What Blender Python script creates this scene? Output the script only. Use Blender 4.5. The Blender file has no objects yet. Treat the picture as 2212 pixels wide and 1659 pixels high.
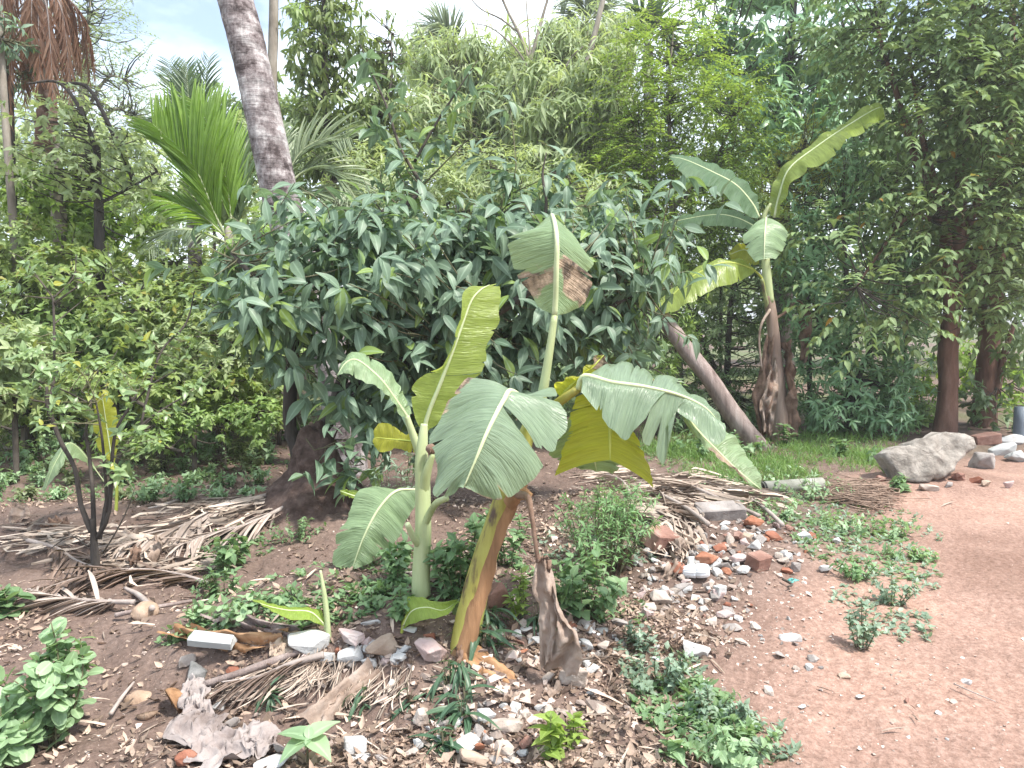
import bpy, bmesh, math, random
import numpy as np
from mathutils import Vector, Matrix

random.seed(7)
RNG = np.random.default_rng(11)
scene = bpy.context.scene
COL = scene.collection
R = math.radians

# ------------------------------------------------------------------ camera
FOC, CX, CY, HORIZON, CAMZ = 1670.0, 1106.0, 829.5, 690.0, 1.55
PITCH = math.atan((CY - HORIZON) / FOC)
cam_data = bpy.data.cameras.new('camera')
cam = bpy.data.objects.new('camera', cam_data)
COL.objects.link(cam)
cam.location = (0, 0, CAMZ)
cam.rotation_euler = (math.pi / 2 - PITCH, 0, 0)
cam_data.sensor_width = 36.0
cam_data.lens = 36.0 * FOC / 2212.0
cam_data.clip_start = 0.05
cam_data.clip_end = 2000
scene.camera = cam

# ------------------------------------------------------------------ sky, sun, exposure
SUN_EL, SUN_AZ = R(60), R(122)         # azimuth clockwise from +Y (high on the right, on the camera's side)
world = bpy.data.worlds.new('World')
scene.world = world
world.use_nodes = True
wn, wl = world.node_tree.nodes, world.node_tree.links
wn.clear()
w_out = wn.new('ShaderNodeOutputWorld')
w_bg = wn.new('ShaderNodeBackground'); w_bg.inputs['Strength'].default_value = 0.095
w_sky = wn.new('ShaderNodeTexSky'); w_sky.sky_type = 'NISHITA'; w_sky.sun_disc = False
w_sky.sun_elevation = SUN_EL; w_sky.sun_rotation = SUN_AZ
w_sky.air_density = 1.0; w_sky.dust_density = 2.0; w_sky.ozone_density = 1.0
w_tc = wn.new('ShaderNodeTexCoord')
w_map = wn.new('ShaderNodeMapping'); w_map.inputs['Scale'].default_value = (1, 1, 2.2)
w_no = wn.new('ShaderNodeTexNoise'); w_no.inputs['Scale'].default_value = 2.3
w_no.inputs['Detail'].default_value = 6; w_no.inputs['Roughness'].default_value = 0.55
w_ramp = wn.new('ShaderNodeValToRGB')
w_ramp.color_ramp.elements[0].position = 0.40; w_ramp.color_ramp.elements[0].color = (0.12, 0.12, 0.12, 1)
w_ramp.color_ramp.elements[1].position = 0.62; w_ramp.color_ramp.elements[1].color = (1, 1, 1, 1)
w_mix = wn.new('ShaderNodeMixRGB'); w_mix.inputs['Color2'].default_value = (6.9, 7.6, 8.1, 1)
wl.new(w_tc.outputs['Generated'], w_map.inputs['Vector'])
wl.new(w_map.outputs['Vector'], w_no.inputs['Vector'])
wl.new(w_no.outputs['Fac'], w_ramp.inputs['Fac'])
wl.new(w_ramp.outputs['Color'], w_mix.inputs['Fac'])
wl.new(w_sky.outputs['Color'], w_mix.inputs['Color1'])
wl.new(w_mix.outputs['Color'], w_bg.inputs['Color'])
wl.new(w_bg.outputs['Background'], w_out.inputs['Surface'])

sun_data = bpy.data.lights.new('sun', 'SUN')
sun_data.energy = 2.5
sun_data.angle = R(6)
sun_data.color = (1.0, 0.95, 0.86)
sun = bpy.data.objects.new('sun', sun_data)
COL.objects.link(sun)
sun.rotation_euler = (R(90) - SUN_EL, 0, math.pi - SUN_AZ)

scene.view_settings.view_transform = 'Standard'
scene.view_settings.look = 'None'
scene.view_settings.gamma = 1.0
scene.view_settings.use_curve_mapping = False
scene.view_settings.exposure = 1.62
scene.render.engine = 'CYCLES'
cy = scene.cycles
cy.use_denoising = True
cy.max_bounces = 8; cy.diffuse_bounces = 6; cy.glossy_bounces = 2; cy.transmission_bounces = 5
cy.caustics_reflective = False; cy.caustics_refractive = False
cy.sample_clamp_indirect = 10.0

# ------------------------------------------------------------------ space helpers
_cp, _sp = math.cos(PITCH), math.sin(PITCH)
def P(x, y, d):
    """point seen at photograph position (x, y) (2212-wide scale) at distance d along the view axis"""
    a, b = (x - CX) / FOC * d, -(y - CY) / FOC * d
    return np.array((a, d * _cp + b * _sp, CAMZ - d * _sp + b * _cp))
def C(x, y):                            # close crop of the banana plants -> 2212-wide scale
    return 610.0 + x * 0.4749, 440.5 + y * 0.4749
def PC(x, y, d):
    u, v = C(x, y)
    return P(u, v, d)
def px(n, d):                           # n photograph pixels at distance d, in metres
    return n * d / FOC
def unit(v):
    v = np.asarray(v, float)
    return v / np.maximum(np.linalg.norm(v, axis=-1, keepdims=True), 1e-9)

# ------------------------------------------------------------------ noise (vectorised value noise)
def _hash(i, j, k):
    n = (i * 374761393 + j * 668265263 + k * 2147483647) & 0xffffffff
    n = ((n ^ (n >> 13)) * 1274126177) & 0xffffffff
    return ((n ^ (n >> 16)) & 0xffff) / 65535.0
def vnoise(x, y, z=0.0):
    x, y, z = np.broadcast_arrays(np.asarray(x, float), np.asarray(y, float), np.asarray(z, float))
    xi, yi, zi = np.floor(x).astype(np.int64), np.floor(y).astype(np.int64), np.floor(z).astype(np.int64)
    fx, fy, fz = x - xi, y - yi, z - zi
    fx, fy, fz = (t * t * (3 - 2 * t) for t in (fx, fy, fz))
    r = 0
    for dx in (0, 1):
        for dy in (0, 1):
            for dz in (0, 1):
                w = (fx if dx else 1 - fx) * (fy if dy else 1 - fy) * (fz if dz else 1 - fz)
                r = r + w * _hash(xi + dx, yi + dy, zi + dz)
    return r * 2 - 1
def fbm(x, y, z=0.0, o=4):
    r, a = 0, 1.0
    for k in range(o):
        r = r + a * vnoise(np.asarray(x) * 2 ** k + 17.3 * k, np.asarray(y) * 2 ** k - 9.1 * k, np.asarray(z) * 2 ** k + 3.7 * k)
        a *= 0.5
    return r
def smooth(a, b, x):
    t = np.clip((np.asarray(x, float) - a) / (b - a), 0, 1)
    return t * t * (3 - 2 * t)

# ------------------------------------------------------------------ terrain
def path_mask(x, y):
    """1 on the trodden dirt path, 0 on the soil beside it"""
    edge = 0.95 + 0.50 * (y - 2.7) + 0.25 * np.sin(y * 1.3) + 0.22 * fbm(x * 0.9, y * 0.9, 4.0, 3)
    edge = np.where(y > 7.0, edge + 0.9 * (y - 7.0), edge)
    return smooth(-0.55, 0.55, x - edge)
def bump(x, y, cx_, cy_, rx, ry, p=2.0):
    r = np.sqrt(((x - cx_) / rx) ** 2 + ((y - cy_) / ry) ** 2)
    return np.exp(-r ** p)
MOUND = P(690, 1100, 5.75)
def terrain(x, y, fine=True):
    x, y = np.asarray(x, float), np.asarray(y, float)
    h = 0.05 * fbm(x * 0.35, y * 0.35, 1.0, 2) * (1 - path_mask(x, y))
    h = h + 0.25 * bump(x, y, -0.62, 3.62, 0.95, 0.62, 4)
    h = h + 0.10 * bump(x, y, 0.10, 3.45, 0.75, 0.55, 2.5)
    h = h + 0.08 * bump(x, y, MOUND[0], MOUND[1], 0.8, 0.8)
    h = h + 0.20 * bump(x, y, 1.15, 5.5, 0.95, 1.15, 2.4)
    h = h + 0.12 * bump(x, y, 3.9, 7.3, 0.9, 0.7, 2.4)
    h = h + 0.16 * bump(x, y, -2.4, 5.6, 1.7, 0.6, 2.4)
    h = h + 0.022 * path_mask(x, y) * fbm(x * 1.3, y * 0.8, 12.0, 3)
    if fine:
        k = 1 - 0.72 * path_mask(x, y)
        far = 1 / (1 + np.maximum(0, y - 9) * 0.1)
        h = h + far * k * (0.028 * fbm(x * 2.1, y * 2.1, 7.0, 3) + 0.013 * fbm(x * 11, y * 11, 2.0, 3))
        h = h + far * 0.006 * fbm(x * 32, y * 32, 5.0, 2)
    return h
_STEPS = np.geomspace(1.8, 150, 150)
def G(x, y):
    """terrain point seen at photograph position (x, y)"""
    o, q1 = np.array((0, 0, CAMZ)), P(x, y, 1.0)
    dv = q1 - o
    def gap(ds):
        q = o + dv * ds[:, None]
        return q, q[:, 2] - terrain(q[:, 0], q[:, 1])
    lo, hi = 0, 0
    ds = _STEPS
    for _ in range(2):
        q, g = gap(ds)
        k = int(np.argmax(g < 0)) if np.any(g < 0) else len(ds) - 1
        k = max(k, 1)
        lo, hi = ds[k - 1], ds[k]
        ds = np.linspace(lo, hi, 14)
    r = q[k].copy(); r[2] = float(terrain(r[0], r[1]))
    return r
def dist(p):
    return float(p[1] * _cp - (p[2] - CAMZ) * _sp)
def ground(x, y):
    return np.array((x, y, float(terrain(x, y))))

# ------------------------------------------------------------------ object helpers
def tag(o, label=None, cat=None, group=None, kind=None):
    if label: o['label'] = label
    if cat: o['category'] = cat
    if group: o['group'] = group
    if kind: o['kind'] = kind
    return o
def thing(name, loc, label, cat, group=None):
    o = bpy.data.objects.new(name, None); COL.objects.link(o)
    o.empty_display_size = 0.05
    o.location = [float(c) for c in loc]
    return tag(o, label, cat, group)
def world_loc(o):
    v = np.zeros(3)
    while o is not None:
        v = v + np.array(o.location); o = o.parent
    return v
def mesh(name, V, Fc, m, attrs=None, flat=False):
    """Fc: (n,3) / (n,4) array, or a list of such arrays / tuples"""
    me = bpy.data.meshes.new(name)
    V = np.asarray(V, np.float32)
    if isinstance(Fc, np.ndarray): Fc = [Fc]
    if len(Fc) and not isinstance(Fc[0], np.ndarray):
        me.from_pydata(V.tolist(), [], [tuple(int(i) for i in f) for f in Fc])
    else:
        idx = np.concatenate([f.reshape(-1) for f in Fc]).astype(np.int32)
        tot = np.concatenate([np.full(len(f), f.shape[1], np.int32) for f in Fc])
        me.vertices.add(len(V)); me.vertices.foreach_set('co', V.reshape(-1))
        me.loops.add(len(idx)); me.loops.foreach_set('vertex_index', idx)
        me.polygons.add(len(tot))
        me.polygons.foreach_set('loop_start', np.concatenate(([0], np.cumsum(tot)[:-1])).astype(np.int32))
        me.polygons.foreach_set('loop_total', tot)
        me.update(calc_edges=True)
    me.polygons.foreach_set('use_smooth', np.full(len(me.polygons), not flat))
    for k, a in (attrs or {}).items():
        at = me.attributes.new(k, 'FLOAT', 'POINT')
        at.data.foreach_set('value', np.asarray(a, np.float32))
    if m is not None: me.materials.append(m)
    return me
def put(name, V, Fc, m, parent=None, loc=None, attrs=None, flat=False):
    """link one mesh object; V in world space"""
    V = np.asarray(V, float)
    if parent is not None:
        base = world_loc(parent); o_loc = np.zeros(3)
    else:
        base = np.asarray(loc if loc is not None else (0, 0, 0), float); o_loc = base
    o = bpy.data.objects.new(name, mesh(name, V - base, Fc, m, attrs, flat))
    COL.objects.link(o)
    o.location = [float(c) for c in o_loc]
    if parent is not None: o.parent = parent
    return o
class Bag:
    """collects pieces that become one mesh"""
    def __init__(s): s.v, s.f, s.a, s.n = [], [], {}, 0
    def add(s, V, Fc, **attrs):
        V = np.asarray(V, float)
        s.v.append(V); s.f.append(np.asarray(Fc) + s.n); s.n += len(V)
        for k, a in attrs.items(): s.a.setdefault(k, []).append(np.broadcast_to(np.asarray(a, float), (len(V),)))
    def put(s, name, m, parent=None, loc=None, flat=False):
        V = np.concatenate(s.v)
        fs = {}
        for f in s.f: fs.setdefault(f.shape[1], []).append(f)
        return put(name, V, [np.concatenate(x) for x in fs.values()], m, parent, loc,
                   {k: np.concatenate(a) for k, a in s.a.items()}, flat)

def spline(pts, n):
    """Catmull-Rom through pts, n+1 samples"""
    p = np.asarray(pts, float)
    if len(p) == 2: return p[0] + (p[1] - p[0]) * np.linspace(0, 1, n + 1)[:, None]
    q = np.vstack((2 * p[0] - p[1], p, 2 * p[-1] - p[-2]))
    t = np.linspace(0, len(p) - 1 - 1e-9, n + 1)
    i = t.astype(int); u = (t - i)[:, None]
    a, b, c, d = q[i], q[i + 1], q[i + 2], q[i + 3]
    return 0.5 * (2 * b + (c - a) * u + (2 * a - 5 * b + 4 * c - d) * u ** 2 + (3 * b - a - 3 * c + d) * u ** 3)
def arc_spline(pts, n):
    s = spline(pts, n * 4)
    l = np.concatenate(([0], np.cumsum(np.linalg.norm(np.diff(s, axis=0), axis=1))))
    t = np.linspace(0, l[-1], n + 1)
    return np.stack([np.interp(t, l, s[:, k]) for k in range(3)], 1)
def tube(pts, rad, sides=6, cap=True, rough=0.0, seed=0.0):
    """V, quads of a tube along pts (world), rad scalar or per point"""
    p = np.asarray(pts, float); n = len(p)
    r = np.broadcast_to(np.asarray(rad, float), (n,))
    t = unit(np.gradient(p, axis=0))
    ref = np.array((0.31, 0.17, 0.93)); 
    if abs(np.dot(unit(p[-1] - p[0]), ref)) > 0.9: ref = np.array((0.9, 0.3, 0.1))
    a = unit(np.cross(t, ref)); b = np.cross(t, a)
    th = np.linspace(0, 2 * math.pi, sides, endpoint=False)
    rr = r[:, None] * np.ones(sides)
    if rough:
        rr = rr * (1 + rough * fbm(np.cos(th)[None] * 1.5 + seed, np.sin(th)[None] * 1.5, np.cumsum(np.linalg.norm(np.gradient(p, axis=0), axis=1))[:, None] / max(r.mean(), 1e-4) * 0.35, 3))
    V = p[:, None] + rr[..., None] * (np.cos(th)[None, :, None] * a[:, None] + np.sin(th)[None, :, None] * b[:, None])
    V = V.reshape(-1, 3)
    i = np.arange(n - 1)[:, None] * sides; j = np.arange(sides)[None]; k = (j + 1) % sides
    Q = np.stack((i + j, i + k, i + sides + k, i + sides + j), -1).reshape(-1, 4)
    if cap:
        V = np.vstack((V, p[0], p[-1])); m = n * sides
        q0 = np.stack((np.full(sides, m), k[0], j[0], j[0]), 1)
        # caps as thin quads would be degenerate: use tris through a second array by the caller
        return V, Q, np.vstack((np.stack((np.full(sides, m), k[0], j[0]), 1), np.stack((np.full(sides, m + 1), (n - 1) * sides + j[0], (n - 1) * sides + k[0]), 1)))
    return V, Q
def put_tube(name, pts, rad, m, parent=None, loc=None, sides=8, n=None, rough=0.0, cap=True, seed=0.0):
    p = spline(pts, n) if n else np.asarray(pts, float)
    if np.ndim(rad):
        rad = np.interp(np.linspace(0, 1, len(p)), np.linspace(0, 1, len(rad)), rad)
    V, Q, T = tube(p, rad, sides, True, rough, seed)
    return put(name, V, [Q, T], m, parent, loc)

# ------------------------------------------------------------------ materials
def new_mat(name):
    m = bpy.data.materials.new(name); m.use_nodes = True
    nt = m.node_tree; nt.nodes.clear()
    out = nt.nodes.new('ShaderNodeOutputMaterial')
    return m, nt, out
def nd(nt, kind, **kw):
    n = nt.nodes.new(kind)
    for k, v in kw.items():
        if k in n.inputs: n.inputs[k].default_value = v
        else: setattr(n, k, v)
    return n
def lk(nt, a, ao, b, bi): nt.links.new(a.outputs[ao], b.inputs[bi])
def rgba(c): return (c[0], c[1], c[2], 1.0)
def ramp(nt, stops):
    r = nt.nodes.new('ShaderNodeValToRGB'); cr = r.color_ramp
    while len(cr.elements) < len(stops): cr.elements.new(0.5)
    for e, (p, c) in zip(cr.elements, stops):
        e.position = p; e.color = rgba(c) if len(c) == 3 else c
    return r
def leaf_mat(name, dark, light, trans=None, fac=0.35, rough=0.45, spec=0.5, rib=0.35, old=None, old_share=0.0):
    """leaf blades: colour varies leaf by leaf between dark and light, a paler midrib, light shining through"""
    m, nt, out = new_mat(name)
    at = nd(nt, 'ShaderNodeAttribute', attribute_name='rnd')
    oi = nd(nt, 'ShaderNodeObjectInfo')
    ad = nd(nt, 'ShaderNodeMath', operation='ADD'); lk(nt, at, 'Fac', ad, 0); lk(nt, oi, 'Random', ad, 1)
    fr = nd(nt, 'ShaderNodeMath', operation='FRACT'); lk(nt, ad, 0, fr, 0)
    stops = [(0.0, dark), (1.0 - old_share, light)]
    if old is not None: stops += [(min(0.995, 1.0 - old_share + 0.01), old)]
    cr = ramp(nt, stops); lk(nt, fr, 0, cr, 'Fac')
    no = nd(nt, 'ShaderNodeTexNoise', Scale=14.0, Detail=3.0)
    geo = nd(nt, 'ShaderNodeNewGeometry'); lk(nt, geo, 'Position', no, 'Vector')
    mx = nd(nt, 'ShaderNodeMixRGB', blend_type='OVERLAY', Fac=0.35); lk(nt, cr, 'Color', mx, 'Color1'); lk(nt, no, 'Fac', mx, 'Color2')
    mid = nd(nt, 'ShaderNodeAttribute', attribute_name='mid')
    mr = ramp(nt, [(0.0, (rib,) * 3), (0.22, (0, 0, 0))]); lk(nt, mid, 'Fac', mr, 'Fac')
    m2 = nd(nt, 'ShaderNodeMixRGB', Color2=rgba([min(1, c * 1.7 + 0.05) for c in light])); lk(nt, mr, 'Color', m2, 'Fac'); lk(nt, mx, 'Color', m2, 'Color1')
    bs = nd(nt, 'ShaderNodeBsdfPrincipled', Roughness=rough); bs.inputs['Specular IOR Level'].default_value = spec
    lk(nt, m2, 'Color', bs, 'Base Color')
    tr = nd(nt, 'ShaderNodeBsdfTranslucent')
    t = trans or [min(1, light[0] * 1.9), min(1, light[1] * 1.9), light[2] * 0.8]
    m3 = nd(nt, 'ShaderNodeMixRGB', Fac=0.5, Color2=rgba(t)); lk(nt, m2, 'Color', m3, 'Color1'); lk(nt, m3, 'Color', tr, 'Color')
    ms = nd(nt, 'ShaderNodeMixShader', Fac=fac); lk(nt, bs, 0, ms, 1); lk(nt, tr, 0, ms, 2)
    lk(nt, ms, 0, out, 'Surface')
    return m
def rough_mat(name, stops, scale=6.0, rough=0.9, bump_s=0.4, bump_scale=30.0, stretch=None, spec=0.25, detail=6.0, per_object=0.0, trans=0.0):
    """mottled surface: bark, soil, stone, dry matter"""
    m, nt, out = new_mat(name)
    geo = nd(nt, 'ShaderNodeTexCoord')
    mp = nd(nt, 'ShaderNodeMapping')
    if stretch: mp.inputs['Scale'].default_value = stretch
    lk(nt, geo, 'Object', mp, 'Vector')
    oi = nd(nt, 'ShaderNodeObjectInfo')
    va = nd(nt, 'ShaderNodeVectorMath', operation='ADD'); lk(nt, mp, 'Vector', va, 0)
    vm = nd(nt, 'ShaderNodeVectorMath', operation='SCALE', Scale=9.0); cb = nd(nt, 'ShaderNodeCombineXYZ')
    lk(nt, oi, 'Random', cb, 'X'); lk(nt, oi, 'Random', cb, 'Y'); lk(nt, cb, 'Vector', vm, 0); lk(nt, vm, 0, va, 1)
    no = nd(nt, 'ShaderNodeTexNoise', Scale=scale, Detail=detail, Roughness=0.62); lk(nt, va, 0, no, 'Vector')
    cr = ramp(nt, stops); lk(nt, no, 'Fac', cr, 'Fac')
    last, sock = cr, 'Color'
    at = nd(nt, 'ShaderNodeAttribute', attribute_name='rnd')
    if per_object:
        hs = nd(nt, 'ShaderNodeHueSaturation')
        ad = nd(nt, 'ShaderNodeMath', operation='ADD'); lk(nt, at, 'Fac', ad, 0); lk(nt, oi, 'Random', ad, 1)
        fr = nd(nt, 'ShaderNodeMath', operation='FRACT'); lk(nt, ad, 0, fr, 0)
        mr = nd(nt, 'ShaderNodeMapRange'); lk(nt, fr, 0, mr, 'Value')
        mr.inputs['To Min'].default_value = 1 - per_object * 0.8; mr.inputs['To Max'].default_value = 1 + per_object
        lk(nt, mr, 0, hs, 'Value'); lk(nt, cr, 'Color', hs, 'Color'); last, sock = hs, 'Color'
    bs = nd(nt, 'ShaderNodeBsdfPrincipled', Roughness=rough); bs.inputs['Specular IOR Level'].default_value = spec
    lk(nt, last, sock, bs, 'Base Color')
    if bump_s:
        n2 = nd(nt, 'ShaderNodeTexNoise', Scale=bump_scale, Detail=5.0, Roughness=0.7); lk(nt, va, 0, n2, 'Vector')
        bp = nd(nt, 'ShaderNodeBump', Strength=bump_s, Distance=0.02); lk(nt, n2, 'Fac', bp, 'Height'); lk(nt, bp, 'Normal', bs, 'Normal')
    if trans:
        tr = nd(nt, 'ShaderNodeBsdfTranslucent'); lk(nt, last, sock, tr, 'Color')
        ms = nd(nt, 'ShaderNodeMixShader', Fac=trans); lk(nt, bs, 0, ms, 1); lk(nt, tr, 0, ms, 2); lk(nt, ms, 0, out, 'Surface')
    else:
        lk(nt, bs, 0, out, 'Surface')
    return m

# ------------------------------------------------------------------ leaf templates and scattering
def template(n=3, shape='lance', wid=0.28, fold=0.18, curl=0.25, wave=0.0):
    """leaf of length 1 along +y, base at the origin"""
    V, mid = [], []
    for i in range(n + 1):
        t = i / n
        if shape == 'lance': w = math.sin(math.pi * min(1, 0.04 + 0.96 * t) ** 0.85)
        elif shape == 'ovate': w = math.sin(math.pi * (0.05 + 0.95 * t) ** 0.65)
        elif shape == 'round': w = math.sqrt(max(0, 1 - (2 * (0.04 + 0.92 * t) - 1) ** 2))
        elif shape == 'obovate': w = math.sin(math.pi * (0.03 + 0.95 * t) ** 1.35)
        else: w = 1.0 - abs(2 * t - 0.8) ** 2 * 0.55
        w = max(w, 0.05) * wid * 0.5
        z = -curl * t * t
        y = t - 0.25 * curl * t * t
        for s in (-1, 0, 1):
            V.append((s * w, y, z + fold * abs(s) * w * 2 + (wave * math.sin(t * 9 + s) if s else 0)))
            mid.append(abs(s))
    Q = []
    for i in range(n):
        a = i * 3
        Q += [(a, a + 1, a + 4, a + 3), (a + 1, a + 2, a + 5, a + 4)]
    return np.array(V), np.array(Q), np.array(mid, float)
def frames(y, up):
    y = unit(y); x = np.cross(y, up); bad = np.linalg.norm(x, axis=-1) < 1e-4
    if np.any(bad): x[bad] = np.cross(y[bad], np.array((1.0, 0.2, 0.1)))
    x = unit(x); return x, y, np.cross(x, y)
def leaves(parent, tmpl, pos, ydir, up, L, m, n_parts=300, name='leaf', rest='foliage', rng=None, wscale=1.0):
    """leaf blades as parts of a plant: the n_parts that show largest as objects of their own, the rest joined"""
    rng = rng or RNG
    tv, tq, tm = tmpl
    pos = np.asarray(pos, float); n = len(pos)
    L = np.broadcast_to(np.asarray(L, float), (n,)).copy()
    x, y, z = frames(np.asarray(ydir, float), np.broadcast_to(np.asarray(up, float), (n, 3)).copy())
    W = wscale * (0.85 + 0.3 * rng.random(n))
    base = world_loc(parent)
    d = pos - np.array((0, 0, CAMZ)); dd = np.linalg.norm(d, axis=1)
    fx = np.abs(d[:, 0] / np.maximum(d[:, 1], 0.1)); fz = d[:, 2] / np.maximum(d[:, 1], 0.1)
    inside = (fx < 0.68) & (fz < 0.46) & (fz > -0.68)
    show = np.where(inside, L / dd, -1.0) * np.exp(-0.25 * (dd - dd.min()))
    k = min(n_parts, n)
    order = np.argsort(-show)
    own = order[:k]; own = own[show[own] > 0]
    mask = np.ones(n, bool); mask[own] = False
    if len(own):
        me = mesh(name, tv, tq, m, {'mid': tm, 'rnd': np.zeros(len(tv))})
        for i in own:
            o = bpy.data.objects.new(name, me)
            M = Matrix(((x[i, 0] * L[i] * W[i], y[i, 0] * L[i], z[i, 0] * L[i], pos[i, 0] - base[0]),
                        (x[i, 1] * L[i] * W[i], y[i, 1] * L[i], z[i, 1] * L[i], pos[i, 1] - base[1]),
                        (x[i, 2] * L[i] * W[i], y[i, 2] * L[i], z[i, 2] * L[i], pos[i, 2] - base[2]),
                        (0, 0, 0, 1)))
            COL.objects.link(o); o.parent = parent; o.matrix_basis = M
    if mask.any():
        o = put(rest, *join_leaves(tmpl, pos[mask], x[mask], y[mask], z[mask], L[mask], W[mask], rng)[:2], m, parent,
                attrs=_last_attrs[0])
        o['kind'] = 'stuff'
        return o
_last_attrs = [None]
def join_leaves(tmpl, pos, x, y, z, L, W, rng):
    tv, tq, tm = tmpl; n, nv = len(pos), len(tv)
    V = pos[:, None] + L[:, None, None] * (tv[None, :, 0:1] * W[:, None, None] * x[:, None] + tv[None, :, 1:2] * y[:, None] + tv[None, :, 2:3] * z[:, None])
    Q = (tq[None] + (np.arange(n) * nv)[:, None, None]).reshape(-1, tq.shape[1])
    _last_attrs[0] = {'rnd': np.repeat(rng.random(n), nv), 'mid': np.tile(tm, n)}
    return V.reshape(-1, 3), Q
def scatter(name, tmpl, pos, ydir, up, L, m, parent=None, rng=None, wscale=1.0, flat=False):
    rng = rng or RNG
    pos = np.asarray(pos, float); n = len(pos)
    L = np.broadcast_to(np.asarray(L, float), (n,))
    x, y, z = frames(np.asarray(ydir, float), np.broadcast_to(np.asarray(up, float), (n, 3)).copy())
    V, Q = join_leaves(tmpl, pos, x, y, z, L, wscale * (0.7 + 0.6 * rng.random(n)), rng)
    return put(name, V, Q, m, parent, attrs=_last_attrs[0], flat=flat)

def blobs(bl, n, rng, shell=0.55):
    """n points in ellipsoids given as (x, y, rx, ry, distance, depth radius); also outward directions"""
    bl = [b if len(b) == 6 else (*b, px(b[2], b[4])) for b in bl]
    w = np.array([b[2] * b[3] * (b[4] ** 0.5) for b in bl], float); w /= w.sum()
    ids = rng.choice(len(bl), n, p=w)
    d = unit(rng.normal(size=(n, 3)))
    r = rng.random(n) ** (1 / 3.0)
    r = np.where(rng.random(n) < shell, 0.75 + 0.3 * rng.random(n), r)
    out = np.zeros((n, 3)); nrm = np.zeros((n, 3))
    for k, b in enumerate(bl):
        s = ids == k
        if not s.any(): continue
        c = P(b[0], b[1], b[4]); rad = np.array((px(b[2], b[4]), b[5], px(b[3], b[4])))
        out[s] = c + d[s] * r[s, None] * rad
        nrm[s] = unit(d[s] / rad)
    return out, nrm
def rosettes(pos, axis, k, L, rng, spread=1.15, droop=0.35, along=0.75):
    """k leaves radiating round each twig tip"""
    n = len(pos)
    a = unit(axis); ref = np.where(np.abs(a[:, 2:3]) > 0.9, np.array((1.0, 0, 0)), np.array((0, 0, 1.0)))
    u = unit(np.cross(a, ref)); v = np.cross(a, u)
    ph = (np.arange(k) * 2.399)[None] + rng.random((n, 1)) * 6.28
    el = spread * (0.55 + 0.55 * rng.random((n, k)))
    y = np.cos(el)[..., None] * a[:, None] + np.sin(el)[..., None] * (np.cos(ph)[..., None] * u[:, None] + np.sin(ph)[..., None] * v[:, None])
    y = y + np.array((0, 0, -1.0)) * (droop * (0.5 + rng.random((n, k))))[..., None]
    p = pos[:, None] + a[:, None] * (-along * L * rng.random((n, k)))[..., None]
    up = a[:, None] + np.array((0, 0, 0.8)) + 0.25 * rng.normal(size=(n, k, 3))
    LL = L * (0.55 + 0.6 * rng.random((n, k)))
    return p.reshape(-1, 3), unit(y).reshape(-1, 3), unit(up).reshape(-1, 3), LL.reshape(-1)
def sprays(pos, dirs, pairs, S, L, rng, droop=0.5, ang=0.95):
    """pinnate leaves: pairs of leaflets along a drooping rachis of length S"""
    n = len(pos); t = (np.arange(pairs) + 0.6) / pairs
    d = unit(dirs); SS = S * (0.7 + 0.6 * rng.random(n))
    g = np.array((0, 0, -1.0))
    ax = pos[:, None] + d[:, None] * (t[None] * SS[:, None])[..., None] + g * (droop * SS[:, None] * t[None] ** 2)[..., None]
    tg = unit(d[:, None] + g * (2 * droop * t[None])[..., None])
    side = unit(np.cross(d, np.array((0, 0, 1.0)) + 0.15 * rng.normal(size=(n, 3))))
    ps, ys, us, ls = [], [], [], []
    for s in (-1, 1):
        y = unit(tg * math.cos(ang) + s * side[:, None] * math.sin(ang) + g * 0.12 + 0.12 * rng.normal(size=(n, pairs, 3)))
        ps.append(ax); ys.append(y)
        us.append(np.broadcast_to(np.array((0, 0, 1.0)), ax.shape) + 0.25 * rng.normal(size=ax.shape))
        ls.append(L * (0.75 + 0.5 * rng.random((n, pairs))) * (0.6 + 0.4 * np.sin(np.pi * (0.15 + 0.8 * t)))[None])
    f = lambda q: np.stack(q).reshape(-1, 3)
    return f(ps), f(ys), f(us), np.stack(ls).reshape(-1), (pos, ax[:, -1])
def twigs(parent, ends, hubs, rad, m, rng, name='twigs', sag=0.08, start=None):
    """thin curved twigs from the nearest hub to each end; one mesh"""
    ends, hubs = np.asarray(ends, float), np.asarray(hubs, float)
    b = Bag()
    for e in ends:
        dd = np.linalg.norm(hubs - e, axis=1) + np.maximum(0, hubs[:, 2] - e[2]) * 0.8
        h = hubs[int(np.argmin(dd))]
        L = np.linalg.norm(e - h)
        mp = 0.5 * (h + e) + rng.normal(size=3) * 0.10 * L + np.array((0, 0, -sag * L))
        V, Q = tube(spline((h, mp, e), 4), np.linspace(rad * 1.6, rad * 0.6, 5), 4, False)
        b.add(V, Q)
    o = b.put(name, m, parent); o['kind'] = 'stuff'
    return o
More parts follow.
